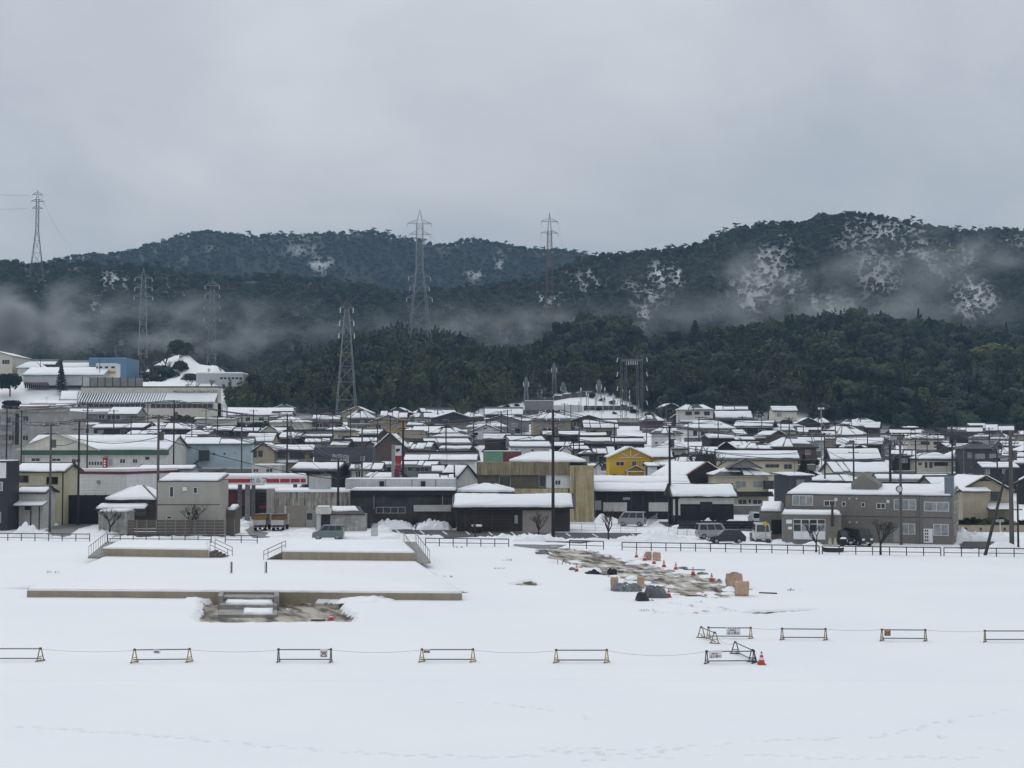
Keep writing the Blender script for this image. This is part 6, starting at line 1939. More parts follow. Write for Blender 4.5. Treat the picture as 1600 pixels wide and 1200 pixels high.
# ------------------------------------------------------------------ bare street trees
def bare_tree(label, px, ybase, ytop, Y=None, seed=0, spread=.75, m=None, levels=5):
    p = gnd(px, ybase) if Y is None else Vector((xat(px, Y), Y, terr1(xat(px, Y), Y)))
    Hh = zat(ytop, p.y) - p.z
    m = m or mat('dark_winter_bark', (.030, .025, .024), .85, .2, 4); Hh *= 1.32
    T = thing('bare_tree', label, 'tree', p, rng.uniform(0, 6), 'bare trees beside the street')
    rr = random.Random(seed)
    tr, br = MB(), MB()
    def grow(a, d, ln, rad, lv):
        b = a + d * ln
        (tr if lv == 0 else br).tube(a, b, max(rad, .011), 6 if lv < 2 else 3, max(rad * .66, .008))
        if lv >= levels: return
        for k in range(5 if lv == 0 else rr.choice((2, 3, 3))):
            v = Vector((rr.uniform(-1, 1), rr.uniform(-1, 1), rr.uniform(-.1, .75)))
            grow(b - d * ln * rr.uniform(0, .22 if lv else .1), (d * .75 + v * spread).normalized(), ln * rr.uniform(.58, .82), rad * .62, lv + 1)
    grow(Vector((0, 0, -.2)), Vector((rr.uniform(-.08, .08), 0, 1)).normalized(), Hh * .27, Hh * .026, 0)
    put('trunk', tr, m, T); put('branches', br, m, T)
    return T
for i, (lb, px_, yb, yt) in enumerate([
 ('bare young tree before the concrete block shed', 171, 837, 790), ('bare spreading tree before the taupe house wall', 261, 833, 782), ('bare round headed tree before the taupe house window', 298, 838, 785),
 ('small bare tree before the long heap by the charcoal building', 650, 832, 806), ('bare tree before the dark front of the brown building', 743, 839, 796), ('bare fan shaped tree before the beige panel', 842, 841, 797),
 ('bare crooked tree at the car park end before the silver van', 951, 845, 794), ('bare tree before the wide black building', 1038, 807, 755), ('bare tree standing before the white plaster band', 1112, 816, 752),
 ('second bare tree by the plaster band beside the cream house', 1140, 812, 755), ('bare tree before the office entrance glazing', 1275, 863, 812), ('large bare tree before the grey office wall', 1376, 867, 806), ('small bare tree beside the tool shed roof', 520, 828, 797)]):
    bare_tree(lb, px_, yb, yt, None, 100 + i)
for i, (px_, Y_, yt) in enumerate([(1100, 262, 690), (1112, 258, 694), (1085, 268, 696), (690, 222, 735), (680, 224, 738), (338, 232, 722), (250, 585, 545), (225, 570, 552), (272, 580, 556), (213, 575, 560), (735, 470, 622), (748, 472, 626), (300, 490, 592), (330, 500, 588), (282, 560, 570), (205, 560, 556), (218, 566, 548), (236, 572, 542), (258, 566, 546), (290, 548, 566), (265, 552, 562), (325, 545, 574), (196, 556, 566), (345, 550, 570)]):
    bare_tree(said('bare leafless tree', px_, Y_), px_, 0, yt, Y_, 200 + i, levels=4, m=BARE)

# ------------------------------------------------------------------ more houses packed between the rows
def footprint_free(X, Y, w):
    for (hx, hy, pc, lb, x0, x1) in HOUSES:
        if abs(hx - X) < (w + (x1 - x0) / F * hy) / 2 * .92 and -8.5 < Y - hy < 9.5: return False
    return True
def infill():
    n = 0; rr = random.Random(99)
    for _ in range(4000):
        if n >= 58: break
        Y = rr.uniform(232, 445); px = rr.uniform(400, 1640)
        if 740 < px < 1040 and Y > 385: continue
        X = xat(px, Y); w = rr.uniform(6, 11); s = F / Y
        if not footprint_free(X, Y, w): continue
        z = terr1(X, Y); hh = rr.choice((2.7, 2.9, 3.1, 4.4)); rise = rr.uniform(1.5, 2.3)
        ye = HY - (z + hh - CH) * F / Y; yr = HY - (z + hh + rise - CH) * F / (Y + 3)
        # keep the landmark fronts in view
        if any(lm0 - w * s / 2 < px < lm1 + w * s / 2 and Y < ly and yr < lyb for lm0, lm1, ly, lyb in ((948, 1042, 275, 746), (286, 397, 235, 738), (580, 640, 283, 720), (740, 862, 300, 714), (1296, 1395, 270, 738), (1429, 1492, 286, 738), (1118, 1250, 272, 742))): continue
        kind = rr.choice(('gx', 'gx', 'hip', 'hip', 'gy', 'gy')); wall = rr.choice(('brown', 'dark', 'tan', 'grey', 'offw', 'pale', 'brick', 'slate', 'dnavy', 'umber'))
        lb = said({'gx': 'infill', 'hip': 'infill', 'gy': 'infill'}[kind], px, Y)
        col_word = {'brown': 'dark brown', 'dark': 'charcoal', 'tan': 'tan', 'grey': 'grey', 'offw': 'off white', 'pale': 'pale cream', 'brick': 'brick brown', 'slate': 'slate grey', 'dnavy': 'navy', 'umber': 'umber'}[wall]
        lb = '%s %s house%s' % (col_word, {'gx': 'ridge roofed', 'hip': 'hip roofed', 'gy': 'front gabled'}[kind], lb[len('infill'):])
        lb = ' '.join(lb.split()[:16])
        while lb.split()[-1] in ('and', 'with', 'a', 'the', 'of', 'by', 'in', 'on', 'before', 'behind', 'beside', 'left', 'right', 'to', 'at', 'its', 'below', 'above', 'over', 'between'): lb = ' '.join(lb.split()[:-1])
        H('house', lb, px - w * s / 2, px + w * s / 2, yr, ye, s, kind, wall, rr.choice('tttbm'), depth=6)
        n += 1
infill()
# ------------------------------------------------------------------ evergreen garden trees and shrubs
def crown_mesh(kind, n, size, seed, m):
    r = np.random.default_rng(seed)
    P, d = crown_points(kind, n, r)
    if kind == 'dome': P[:, 2] -= 1.2
    v = leaf_quads(P, d, size, r)
    return np_mesh('crown', v, np.arange(len(v)).reshape(-1, 4), m)
CROWN = {'dome': [crown_mesh('dome', 1500, .22, 300 + i, LEAF) for i in range(3)], 'cedar': [crown_mesh('cedar', 1500, .2, 310 + i, NEEDLE) for i in range(2)],
         'pine': [crown_mesh('pine', 900, .24, 320, NEEDLE)], 'olive': [crown_mesh('dome', 1500, .22, 330, OLIVE)], 'bamboo': [crown_mesh('bamboo', 1300, .22, 340, BAMBOO)]}
NAT = {'dome': (5.6, 6.5), 'cedar': (4.4, 10.4), 'pine': (5.5, 7.5), 'olive': (5.6, 6.5), 'bamboo': (5.5, 9.5)}
TRUNKM = MB().tube((0, 0, -.4), (0, 0, 1), .5, 7, .3).mesh('trunk'); TRUNKM.materials.append(BARK)
def evergreen(label, px, Y, hpx, wpx, kind='dome', name='evergreen_tree', ybase=None, group=None):
    X = xat(px, Y); z = terr1(X, Y) if Y > 156 else 0.0
    if ybase is not None: z = zat(ybase, Y)
    s = F / Y; w0, h0 = NAT[kind]
    T = thing(name, label, 'tree' if name != 'shrub' else 'shrub', (X, Y, z), rng.uniform(0, 6), group)
    c = bpy.data.objects.new('crown', rng.choice(CROWN[kind])); col.objects.link(c); c.parent = T
    c.scale = (wpx / s / w0, wpx / s / w0, hpx / s / h0 * (1.18 if kind in ('dome', 'olive') else 1)); c.location.z = -.2 * hpx / s if kind in ('dome', 'olive') else 0
    t = bpy.data.objects.new('trunk', TRUNKM); col.objects.link(t); t.parent = T; t.scale = (.3 * c.scale[0], .3 * c.scale[0], hpx / s * .55)
    return T
evergreen('pointed dark conifer before the barrel roofed works hall', 95, 494, 50, 24, 'cedar', ybase=615)
evergreen('broad dark evergreen at the picture edge below the warehouse', 15, 492, 44, 46, 'dome', ybase=610)
evergreen('rounded olive green bush at the wood edge above the slate house', 1572, 440, 28, 40, 'olive', ybase=684)
evergreen('dome shaped dark tree crowning the low hill crest', 935, 606, 52, 85, 'dome', ybase=533)
evergreen('second dome shaped tree on the hill crest beside the notch', 978, 604, 44, 52, 'dome', ybase=535)
evergreen('round dark tree standing right of the notch on the hill', 1056, 596, 34, 28, 'dome', ybase=538)
evergreen('pointed dark tree standing right of the notch on the hill', 1087, 598, 38, 36, 'cedar', ybase=538)
evergreen('tall pale bamboo clump on the low hill shoulder', 1150, 590, 34, 60, 'bamboo', ybase=540); evergreen('yellowish bamboo clump at the far end of the hill', 1545, 585, 34, 80, 'olive', ybase=556)
for px_, Y_, h_, w_, k_ in [(1270, 262, 40, 34, 'dome'), (1290, 262, 34, 30, 'dome'), (1255, 270, 44, 26, 'cedar'), (1262, 300, 30, 36, 'dome'), (1080, 250, 26, 40, 'dome'), (1100, 320, 20, 30, 'dome'), (1066, 300, 26, 30, 'dome'),
    (1200, 380, 16, 22, 'dome'), (1400, 300, 20, 22, 'pine'), (345, 392, 18, 22, 'dome'), (365, 395, 16, 34, 'dome'), (405, 390, 20, 32, 'dome'), (290, 430, 26, 20, 'dome'), (302, 432, 20, 22, 'dome'), (275, 425, 24, 26, 'dome'),
    (600, 388, 12, 18, 'dome'), (628, 382, 14, 18, 'dome'), (698, 372, 20, 16, 'dome'), (640, 226, 16, 20, 'dome'), (1520, 176, 34, 26, 'dome'), (1506, 175, 32, 24, 'dome'), (1540, 176, 30, 36, 'dome'), (1565, 177, 30, 34, 'dome'), (1595, 176, 30, 34, 'dome'),
    (545, 214, 14, 14, 'dome'), (700, 222, 10, 24, 'dome'), (1215, 220, 24, 18, 'dome'), (1185, 205, 18, 22, 'dome'), (1130, 300, 20, 26, 'dome'), (60, 480, 18, 30, 'dome'), (20, 478, 22, 34, 'dome'), (40, 470, 16, 26, 'dome'), (80, 476, 14, 20, 'dome'),
    (255, 560, 30, 44, 'dome'), (280, 566, 44, 36, 'dome'), (235, 556, 22, 30, 'dome'), (300, 520, 16, 30, 'dome'), (1410, 430, 30, 26, 'pine'), (1440, 420, 22, 20, 'dome'), (1500, 410, 24, 26, 'dome'), (1230, 415, 24, 24, 'dome'), (1130, 410, 26, 30, 'dome'), (1040, 440, 24, 40, 'bamboo')]:
    evergreen(said('dark evergreen tree', px_, Y_), px_, Y_, h_, w_, k_)
for i, (px_, Y_, h_, w_) in enumerate([(262, 545, 26, 30), (284, 548, 34, 30), (246, 540, 16, 26), (226, 545, 12, 22), (300, 535, 12, 26), (330, 530, 10, 26), (206, 548, 10, 16), (352, 535, 10, 20), (10, 470, 16, 30), (30, 474, 14, 26), (50, 470, 12, 26), (72, 472, 12, 22), (88, 470, 16, 16), (20, 462, 12, 24), (5, 466, 10, 24), (762, 474, 9, 12), (776, 478, 8, 11), (792, 482, 9, 12), (808, 486, 8, 10), (824, 490, 9, 12), (842, 495, 10, 13), (858, 500, 11, 14), (876, 503, 10, 12), (894, 500, 11, 14), (910, 495, 9, 12), (926, 490, 10, 13), (942, 485, 9, 12), (958, 480, 10, 12), (974, 475, 9, 12), (990, 470, 10, 13), (838, 478, 6, 9), (915, 476, 6, 9), (935, 472, 7, 10), (745, 466, 9, 14), (1012, 466, 12, 14), (800, 470, 6, 9), (960, 468, 6, 9)]):
    evergreen(said('dark clipped hedge clump', px_, Y_), px_, Y_, h_, w_, 'dome', 'shrub')
TERR = mat('dark_retaining_wall', (.085, .082, .08), .9, .3, 1, .2, 6)
for lb, pa, pb, Y_ in (('lowest dark retaining wall across the snowy knoll', 756, 842, 470), ('dark retaining wall beside the pale box building', 912, 990, 472), ('upper dark retaining wall under the knoll crest', 826, 930, 492)):
    T = thing('retaining_wall', lb, 'wall', (xat((pa + pb) / 2, Y_), Y_, terr1(xat((pa + pb) / 2, Y_), Y_)))
    n_ = 8
    for k in range(n_):
        x0_, x1_ = xat(pa + (pb - pa) * k / n_, Y_), xat(pa + (pb - pa) * (k + 1) / n_, Y_)
        zz = terr1((x0_ + x1_) / 2, Y_) - T.location.z
        put('wall_panel', MB().box(x0_ - T.location.x + .03, x1_ - T.location.x - .03, 0, .4, zz - 1, zz + 1.5), TERR, T)
# shrubs and low garden walls that fill the plots between the houses
GREYW = mat('grey_block_wall', (.17, .165, .16), .9, .25, 1, .2, 6, streak=.3)
for i, (X, Y, pxc, lb, x0, x1) in enumerate(list(HOUSES)):
    if Y < 205 or Y > 440 or x1 > 1640 or x0 < -20: continue
    u = rng.random(); s = F / Y
    if u < .75:
        for q in range(rng.choice((1, 2))):
            px_ = rng.choice((x0 - rng.uniform(0, 8), x1 + rng.uniform(0, 8), rng.uniform(x0, x1)))
            evergreen(said('low dark garden shrub', px_, Y - 2.5), px_, Y - rng.uniform(1.6, 4.0), rng.uniform(1.2, 2.6) * s, rng.uniform(1.6, 3.4) * s, rng.choice(('dome', 'dome', 'pine')), 'shrub', group='garden shrubs among the houses')
    if u > .2:
        ww = (x1 - x0) / s * rng.uniform(.6, 1.1); yy = Y - rng.uniform(3.2, 5.0); xx = xat(pxc, yy)
        T = thing('garden_wall', said('grey garden wall', pxc, yy), 'wall', (xx, yy, terr1(xx, yy)), rng.uniform(-.06, .06), 'garden walls among the houses')
        hh = rng.uniform(.9, 1.5)
        put('wall_body', MB().box(-ww / 2, ww / 2, 0, .15, -.8, hh), GREYW, T)
        put('wall_snow', MB().box(-ww / 2 + .03, ww / 2 - .03, -.02, .17, hh + .002, hh + .1), SNOW, T, bevel=.04)
# ------------------------------------------------------------------ vehicles
TYRE = mat('tyre_rubber', (.016, .016, .017), .85, .1)
RIM = mat('wheel_rim', (.30, .31, .32), .35, .05, metal=.7)
CGLASS = mat('car_glass', (.014, .017, .02), .06, .2, spec=.7)
LAMPW = mat('clear_lamp', (.7, .72, .72), .15, .05); LAMPR = mat('red_lamp', (.35, .015, .015), .25, .05)
PLATE = mat('number_plate', (.62, .64, .6), .5, .05)
def carpaint(n, c): return mat(n, c, .32, .04, .5, spec=.6)

def vehicle(label, px, py, yaw, L_, Wd, Hh, belt, paint, cab=(0.0, 1.0, .12, .95), name='parked_car', cat='car', z=0.0, snow=False, side=2, group='vehicles parked about the street'):
    """front is +x. cab: start/end of the glasshouse at the belt and at the roof as fractions of the length from the rear"""
    T = thing(name, label, cat, gnd(px, py, z), yaw, group)
    x0, x1, w = -L_ / 2, L_ / 2, Wd / 2; zc = .24
    fr = lambda f: x0 + L_ * f
    b0, b1, r0, r1 = fr(cab[0]), fr(cab[1]), fr(cab[2]), fr(cab[3])
    mb = MB()
    hood = belt - (.06 if cab[1] > .9 else .12)
    prof_ = [(x0 + .05, zc), (x1 - .05, zc), (x1, zc + .2), (x1 - .02, hood - .12), (x1 - .12, hood), (b1, belt), (b0, belt), (x0 + .03, belt - .05), (x0, zc + .25)]
    mb.prism(prof_, 'y', -w, w)
    # glasshouse frame as a frustum
    wt = w * .84; z1 = Hh
    V_ = [(b0, -w + .02, belt - .01), (b1, -w + .02, belt - .01), (b1, w - .02, belt - .01), (b0, w - .02, belt - .01), (r0, -wt, z1), (r1, -wt, z1), (r1, wt, z1), (r0, wt, z1)]
    mb.add(V_, [(0, 3, 2, 1), (4, 5, 6, 7), (0, 1, 5, 4), (1, 2, 6, 5), (2, 3, 7, 6), (3, 0, 4, 7)])
    put('body', mb, paint, T, bevel=.05)
    def quad(name, i, j, k, l, a0, a1, c0, c1, m, off=.012):
        A, B, C, D = (Vector(V_[q]) for q in (i, j, k, l))
        P = lambda s_, t: (A.lerp(B, s_)).lerp(D.lerp(C, s_), t)
        n_ = (B - A).cross(D - A).normalized()
        q4 = [P(a0, c0), P(a1, c0), P(a1, c1), P(a0, c1)]
        put(name, MB().slab(q4, n_, off), m, T)
    for k in range(side):
        a0 = .06 + .88 * k / side; a1 = .06 + .88 * (k + 1) / side - .03
        quad('side_window', 0, 1, 5, 4, a0, a1, .14, .86, CGLASS); quad('side_window', 2, 3, 7, 6, 1 - a1, 1 - a0, .14, .86, CGLASS)
    quad('windscreen', 1, 2, 6, 5, .08, .92, .1, .9, CGLASS); quad('rear_window', 3, 0, 4, 7, .1, .9, .14, .88, CGLASS)
    wh = .31 if Hh < 2.4 else .38
    tyre = MB().tube((0, -.09, 0), (0, .09, 0), wh, 16).mesh('tyre'); tyre.materials.append(TYRE)
    rim = MB().tube((0, -.1, 0), (0, .1, 0), wh * .6, 12).mesh('rim'); rim.materials.append(RIM)
    for fx in (.19, .81):
        for sy in (-1, 1):
            wt_ = put('wheel', MB().tube((0, -.07, 0), (0, .07, 0), wh * .3, 8), RIM, T); wt_.location = (fr(fx), sy * (w - .09), wh)
            put('tyre', tyre, None, wt_); put('rim', rim, None, wt_)
    for sy in (-1, 1):
        put('headlight', MB().box(x1 - .06, x1 + .015, sy * (w - .24) - .15, sy * (w - .24) + .15, hood - .33, hood - .14), LAMPW, T)
        put('tail_light', MB().box(x0 - .012, x0 + .05, sy * (w - .12) - .08, sy * (w - .12) + .08, belt - .42, belt - .1), LAMPR, T)
        put('door_mirror', MB().box(b1 - .35, b1 - .2, sy * (w + .07) - .06, sy * (w + .07) + .06, belt, belt + .16), paint, T)
    put('bumper', MB().box(x1 - .03, x1 + .03, -w + .1, w - .1, zc, zc + .2), mat('grey_bumper', (.06, .06, .06), .6), T)
    put('number_plate', MB().box(x1 + .031, x1 + .04, -.16, .16, zc + .03, zc + .17), PLATE, T)
    if snow: snow_on([(r0, -wt, z1), (r1, -wt, z1), (r1, wt, z1), (r0, wt, z1)], [.08] * 4, .12, T, j=.04, name='roof_snow')
    return T

SILVER = carpaint('silver_paint', (.30, .315, .32)); WHITEC = carpaint('white_car_paint', (.50, .51, .51)); BLACKC = carpaint('black_car_paint', (.018, .019, .022)); SAGE = carpaint('sage_green_paint', (.13, .185, .185))
vehicle('sage green boxy small van beside the planter deck', 513, 843, math.pi, 3.4, 1.48, 1.62, .98, SAGE, (.0, .80, .03, .66), 'small_van', 'van', side=3)
vehicle('silver one box van parked by the wide black building', 988, 822, math.pi - .32, 3.5, 1.48, 1.86, 1.0, SILVER, (.0, .97, .03, .80), 'parked_van', 'van', side=3)
vehicle('silver van half hidden behind the black hatchback', 1112, 842, .12, 3.4, 1.48, 1.75, .95, SILVER, (.0, .95, .03, .80), 'parked_van', 'van', side=3)
vehicle('black hatchback behind the kerbside snow bank', 1135, 849, math.pi + .05, 3.9, 1.66, 1.46, .88, BLACKC, (.02, .76, .16, .58), 'parked_car', 'car', side=3)
vehicle('white delivery van facing the field beside the garage', 1190, 846, -math.pi / 2 - .1, 4.7, 1.69, 1.98, 1.08, WHITEC, (.0, .97, .02, .84), 'delivery_van', 'van', side=3)
vehicle('white small van parked behind the delivery van', 1181, 822, math.pi / 2, 3.3, 1.48, 1.8, 1.0, WHITEC, (.0, .96, .03, .82), 'parked_van', 'van')
vehicle('dark kei van beside the office wall', 1341, 852, -math.pi / 2 + .35, 3.4, 1.48, 1.78, 1.0, BLACKC, (.0, .96, .03, .82), 'parked_van', 'van')
vehicle('dark car nose beside the bin at the office', 1318, 851, -math.pi / 2 + .2, 3.6, 1.48, 1.5, .9, BLACKC, (.02, .8, .12, .62), 'parked_car', 'car')
vehicle('dark car half hidden under the small white house carport', 36, 823, .1, 3.8, 1.6, 1.6, .92, BLACKC, (.02, .78, .12, .6), 'parked_car', 'car', snow=False)

def tipper(label, px, py, top, z=0.0):
    T = thing('tipper_truck', label, 'truck', gnd(px, py, z), math.pi / 2, 'vehicles parked about the street')
    put('chassis', MB().box(-2.2, 2.3, -.35, .35, .45, .65), W['black'], T)
    put('tailgate', MB().box(-2.35, -2.25, -.78, .78, .72, 1.35), WHITEC, T)
    put('bed', MB().box(-2.24, .9, -.8, .8, .7, 1.3), FRAMEA, T)
    put('load_cover', MB().box(-2.22, .85, -.76, .76, 1.302, 1.92), top, T, bevel=.06)
    put('cover_rim', MB().box(-2.3, .9, -.8, .8, 1.925, 1.99), TRIMD, T)
    put('cab', MB().box(1.0, 2.4, -.75, .75, .6, 1.95), WHITEC, T, bevel=.1)
    put('rear_bumper', MB().box(-2.4, -2.3, -.75, .75, .42, .52), FRAMEA, T)
    for sy in (-1, 1): put('tail_light', MB().box(-2.37, -2.33, sy * .62 - .1, sy * .62 + .1, .54, .66), LAMPR, T)
    tyre = MB().tube((0, -.15, 0), (0, .15, 0), .33, 14).mesh('tyre'); tyre.materials.append(TYRE)
    for fx in (-1.5, 1.6):
        for sy in (-1, 1):
            wt_ = put('wheel', MB().tube((0, -.13, 0), (0, .13, 0), .12, 8), RIM, T); wt_.location = (fx, sy * .58, .33); put('tyre', tyre, None, wt_)
tipper('small truck with a yellow load cover backed against the workshop', 410, 828, mat('ochre_tarp', (.27, .15, .03), .7, .15))
tipper('small truck with a rusty orange load cover backed against the workshop', 438, 828, mat('rust_orange_tarp', (.19, .075, .03), .7, .15))
T = thing('flatbed_truck', 'white flatbed truck with a blue tarpaulin load at the station', 'truck', gnd(366, 806), .25, 'vehicles parked about the street')
put('bed', MB().box(-2.6, 1.1, -.9, .9, .75, 1.1), WHITEC, T); put('cab', MB().box(1.2, 2.7, -.85, .85, .55, 2.1), WHITEC, T, bevel=.1)
put('windscreen', MB().box(2.68, 2.73, -.7, .7, 1.25, 1.9), CGLASS, T)
for sy in (-1, 1): put('side_window', MB().box(1.5, 2.3, sy * .86 - .01, sy * .86 + .01, 1.3, 1.9), CGLASS, T)
tp = np.linspace(0, 1, 14); X_, Y_ = np.meshgrid(tp, tp); e = np.clip(1 - np.abs(X_ * 2 - 1) ** 4, 0, 1) * np.clip(1 - np.abs(Y_ * 2 - 1) ** 4, 0, 1)
put('tarpaulin', np_mesh('tarpaulin', np.stack([X_ * 3.7 - 2.6, Y_ * 1.9 - .95, 1.1 + e * 1.5 * (.7 + .5 * fbm(X_ * 4, Y_ * 4, 3))], -1).reshape(-1, 3), grid_faces(14, 14), mat('blue_tarp', (.06, .16, .34), .5, .15)), None, T, True)
tyre = MB().tube((0, -.13, 0), (0, .13, 0), .38, 14).mesh('tyre'); tyre.materials.append(TYRE)
for fx in (-1.7, 1.9):
    for sy in (-1, 1):
        wt_ = put('wheel', MB().tube((0, -.1, 0), (0, .1, 0), .15, 8), RIM, T); wt_.location = (fx, sy * .75, .38); put('tyre', tyre, None, wt_)

# ------------------------------------------------------------------ pipe fence along the street
BROWNP = mat('brown_pipe_rail', (.026, .022, .021), .55, .15)
def pipe_fence(label, pts, hgt=.8, step=1.55, gap=0.0, m=BROWNP):
    P = [gnd(a, b) for a, b in pts]
    T = thing('pipe_fence', label, 'fence', P[0])
    o = P[0]
    for p, q in zip(P[:-1], P[1:]):
        n = max(1, round((q - p).length / step))
        for k in range(n + 1):
            w = p.lerp(q, k / n) - o
            put('post', MB().tube((w.x, w.y, -.2), (w.x, w.y, hgt), .05, 5), m, T)
        k = 0
        while k < n:
            k2 = min(n, k + 2)
            a, b = p.lerp(q, k / n) - o, p.lerp(q, (k2 - gap) / n) - o
            for z in (hgt, hgt * .42):
                put('rail', MB().tube((a.x, a.y, z), (b.x, b.y, z), .05 if z == hgt else .036, 5), m, T)
            k = k2
    return T
pipe_fence('brown pipe fence before the dark blue house and wet street', [(-30, 844.5), (140, 846)])
pipe_fence('brown pipe fence behind the shorter planter deck', [(168, 846), (330, 848)])
pipe_fence('short pipe fence in the gap between the planter decks', [(352, 848), (402, 849)])
pipe_fence('pipe fence beside the railed ramp before the car park', [(665, 853), (795, 854.5)])
pipe_fence('broken pipe fence at the muddy track entrance', [(890, 856.5), (943, 858.5)], step=2.2)
pipe_fence('long pipe fence along the street before the parked cars', [(972, 860), (1110, 862), (1280, 866)])
pipe_fence('long pipe fence before the grey office building', [(1285, 866), (1470, 869)])
pipe_fence('pipe fence at the foot of the leaning stay pole', [(1475, 869), (1640, 871)])
# wire mesh fence in the yard of the silver van
def mesh_fence(label, pts, hgt=1.1):
    P = [gnd(a, b) for a, b in pts]; T = thing('wire_fence', label, 'fence', P[0]); o = P[0]
    for p, q in zip(P[:-1], P[1:]):
        n = max(1, round((q - p).length / 1.8))
        for k in range(n + 1):
            w = p.lerp(q, k / n) - o; put('post', MB().tube((w.x, w.y, -.1), (w.x, w.y, hgt), .03, 5), FRAMEA, T)
        mb = MB(); a, b = p - o, q - o
        m_ = max(2, int((q - p).length / .28))
        for k in range(m_): w = a.lerp(b, k / m_); mb.tube((w.x, w.y, .05), (w.x, w.y, hgt), .008, 3)
        for z in (.1, hgt * .5, hgt): mb.tube((a.x, a.y, z), (b.x, b.y, z), .014, 3)
        put('mesh', mb, FRAMEA, T)['kind'] = 'stuff'
mesh_fence('low wire fence between the car park and the silver van', [(888, 829), (930, 830), (970, 832), (994, 831)], .9)
mesh_fence('wire gate fence behind the silver van', [(1012, 822), (1026, 814), (1028, 808)], .9)
mesh_fence('wire fence beside the road before the stone wall', [(1045, 834), (1088, 838)], .8)

# ------------------------------------------------------------------ barriers on the field
YEL = mat('faded_yellow_paint', (.40, .29, .07), .6, .2, 4); TANP = mat('tan_barrier_paint', (.27, .20, .10), .6, .2, 4); PIPE = mat('grey_scaffold_pipe', (.15, .165, .18), .45, .12, 2, metal=.4)
DGRN = mat('dark_green_barrier_paint', (.025, .04, .04), .55, .2)
def barrier(label, p0, p1, hgt=.62, frame=TANP, pipe=PIPE, y0=None):
    A, B = gnd(*p0), gnd(*p1); d = (B - A).normalized(); n = Vector((-d.y, d.x, 0))
    T = thing('pipe_barrier', label, 'barrier', A, 0, 'pipe barriers across the snow field')
    for P in (A, B):
        w = P - A; mb = MB(); sp = .23; ang = .55 if frame is not PIPE else .1; n = Vector((-d.y, d.x, 0)) * math.cos(ang) + d * math.sin(ang)
        ap = w + Vector((0, 0, hgt))
        feet = [w + n * sp, w - n * sp]
        pts = [feet[0] + Vector((0, 0, -.06)), ap + n * .05, ap - n * .05, feet[1] + Vector((0, 0, -.06))]
        mb.path(pts, .028, 6)
        put('a_frame', mb, frame, T)
        put('frame_tie', MB().tube(w + n * sp * .62 + Vector((0, 0, hgt * .38)), w - n * sp * .62 + Vector((0, 0, hgt * .38)), .02, 5), frame, T)
        put('foot_bar', MB().tube(w + n * (sp + .06) + Vector((0, 0, .03)), w - n * (sp + .06) + Vector((0, 0, .03)), .035, 5), frame, T)
        put('clamp', MB().box(ap.x - .05, ap.x + .05, ap.y - .05, ap.y + .05, hgt - .04, hgt + .06), TRIMD, T)
    e = d * .06
    put('top_pipe', MB().tube(-e + Vector((0, 0, hgt)), (B - A) + e + Vector((0, 0, hgt)), .03, 8), pipe, T)
    put('lower_pipe', MB().tube(-e + Vector((0, 0, .13)), (B - A) + e + Vector((0, 0, .13)), .03, 8), pipe, T)
    return T, A, B
BR = {}
for key, lb, p0, p1, fm in [
 ('l0', 'pipe barrier cut off by the picture edge with yellow end frames', (-24, 1033), (63, 1033), TANP), ('l1', 'pipe barrier with yellow end frames and a crumpled notice', (210, 1035), (296, 1034), YEL),
 ('l2', 'slim pipe barrier with an upright warning board', (435, 1034.5), (517, 1034.5), PIPE), ('l3', 'pipe barrier with a half folded warning board on its yellow frame', (659, 1034.5), (739, 1034.5), YEL),
 ('l4', 'pipe barrier with yellow frames and no notice near the gap', (869, 1035.5), (948, 1035.5), YEL), ('d0', 'dark green pipe barrier with a slipping notice beside the cone', (1104, 1037), (1178, 1036.5), DGRN),
 ('d1', 'dark pipe barrier set askew behind the cone', (1149, 1022), (1176, 1035), DGRN), ('u0', 'tan pipe barrier set askew at the start of the upper row', (1096, 997), (1117, 1006), TANP),
 ('u1', 'pipe barrier with bright yellow frame and a white notice', (1107, 997.5), (1173, 998), YEL), ('u2', 'plain pipe barrier with tan frames in the upper row', (1222, 999.5), (1290, 1000), TANP),
 ('u3', 'pipe barrier with an orange warning board in the upper row', (1378, 1001), (1446, 1001.5), TANP), ('u4', 'pipe barrier at the picture edge in the upper row', (1539, 1003), (1626, 1003), TANP)]:
    BR[key] = barrier(lb, p0, p1, .60 if key[0] == 'l' else .58, fm)
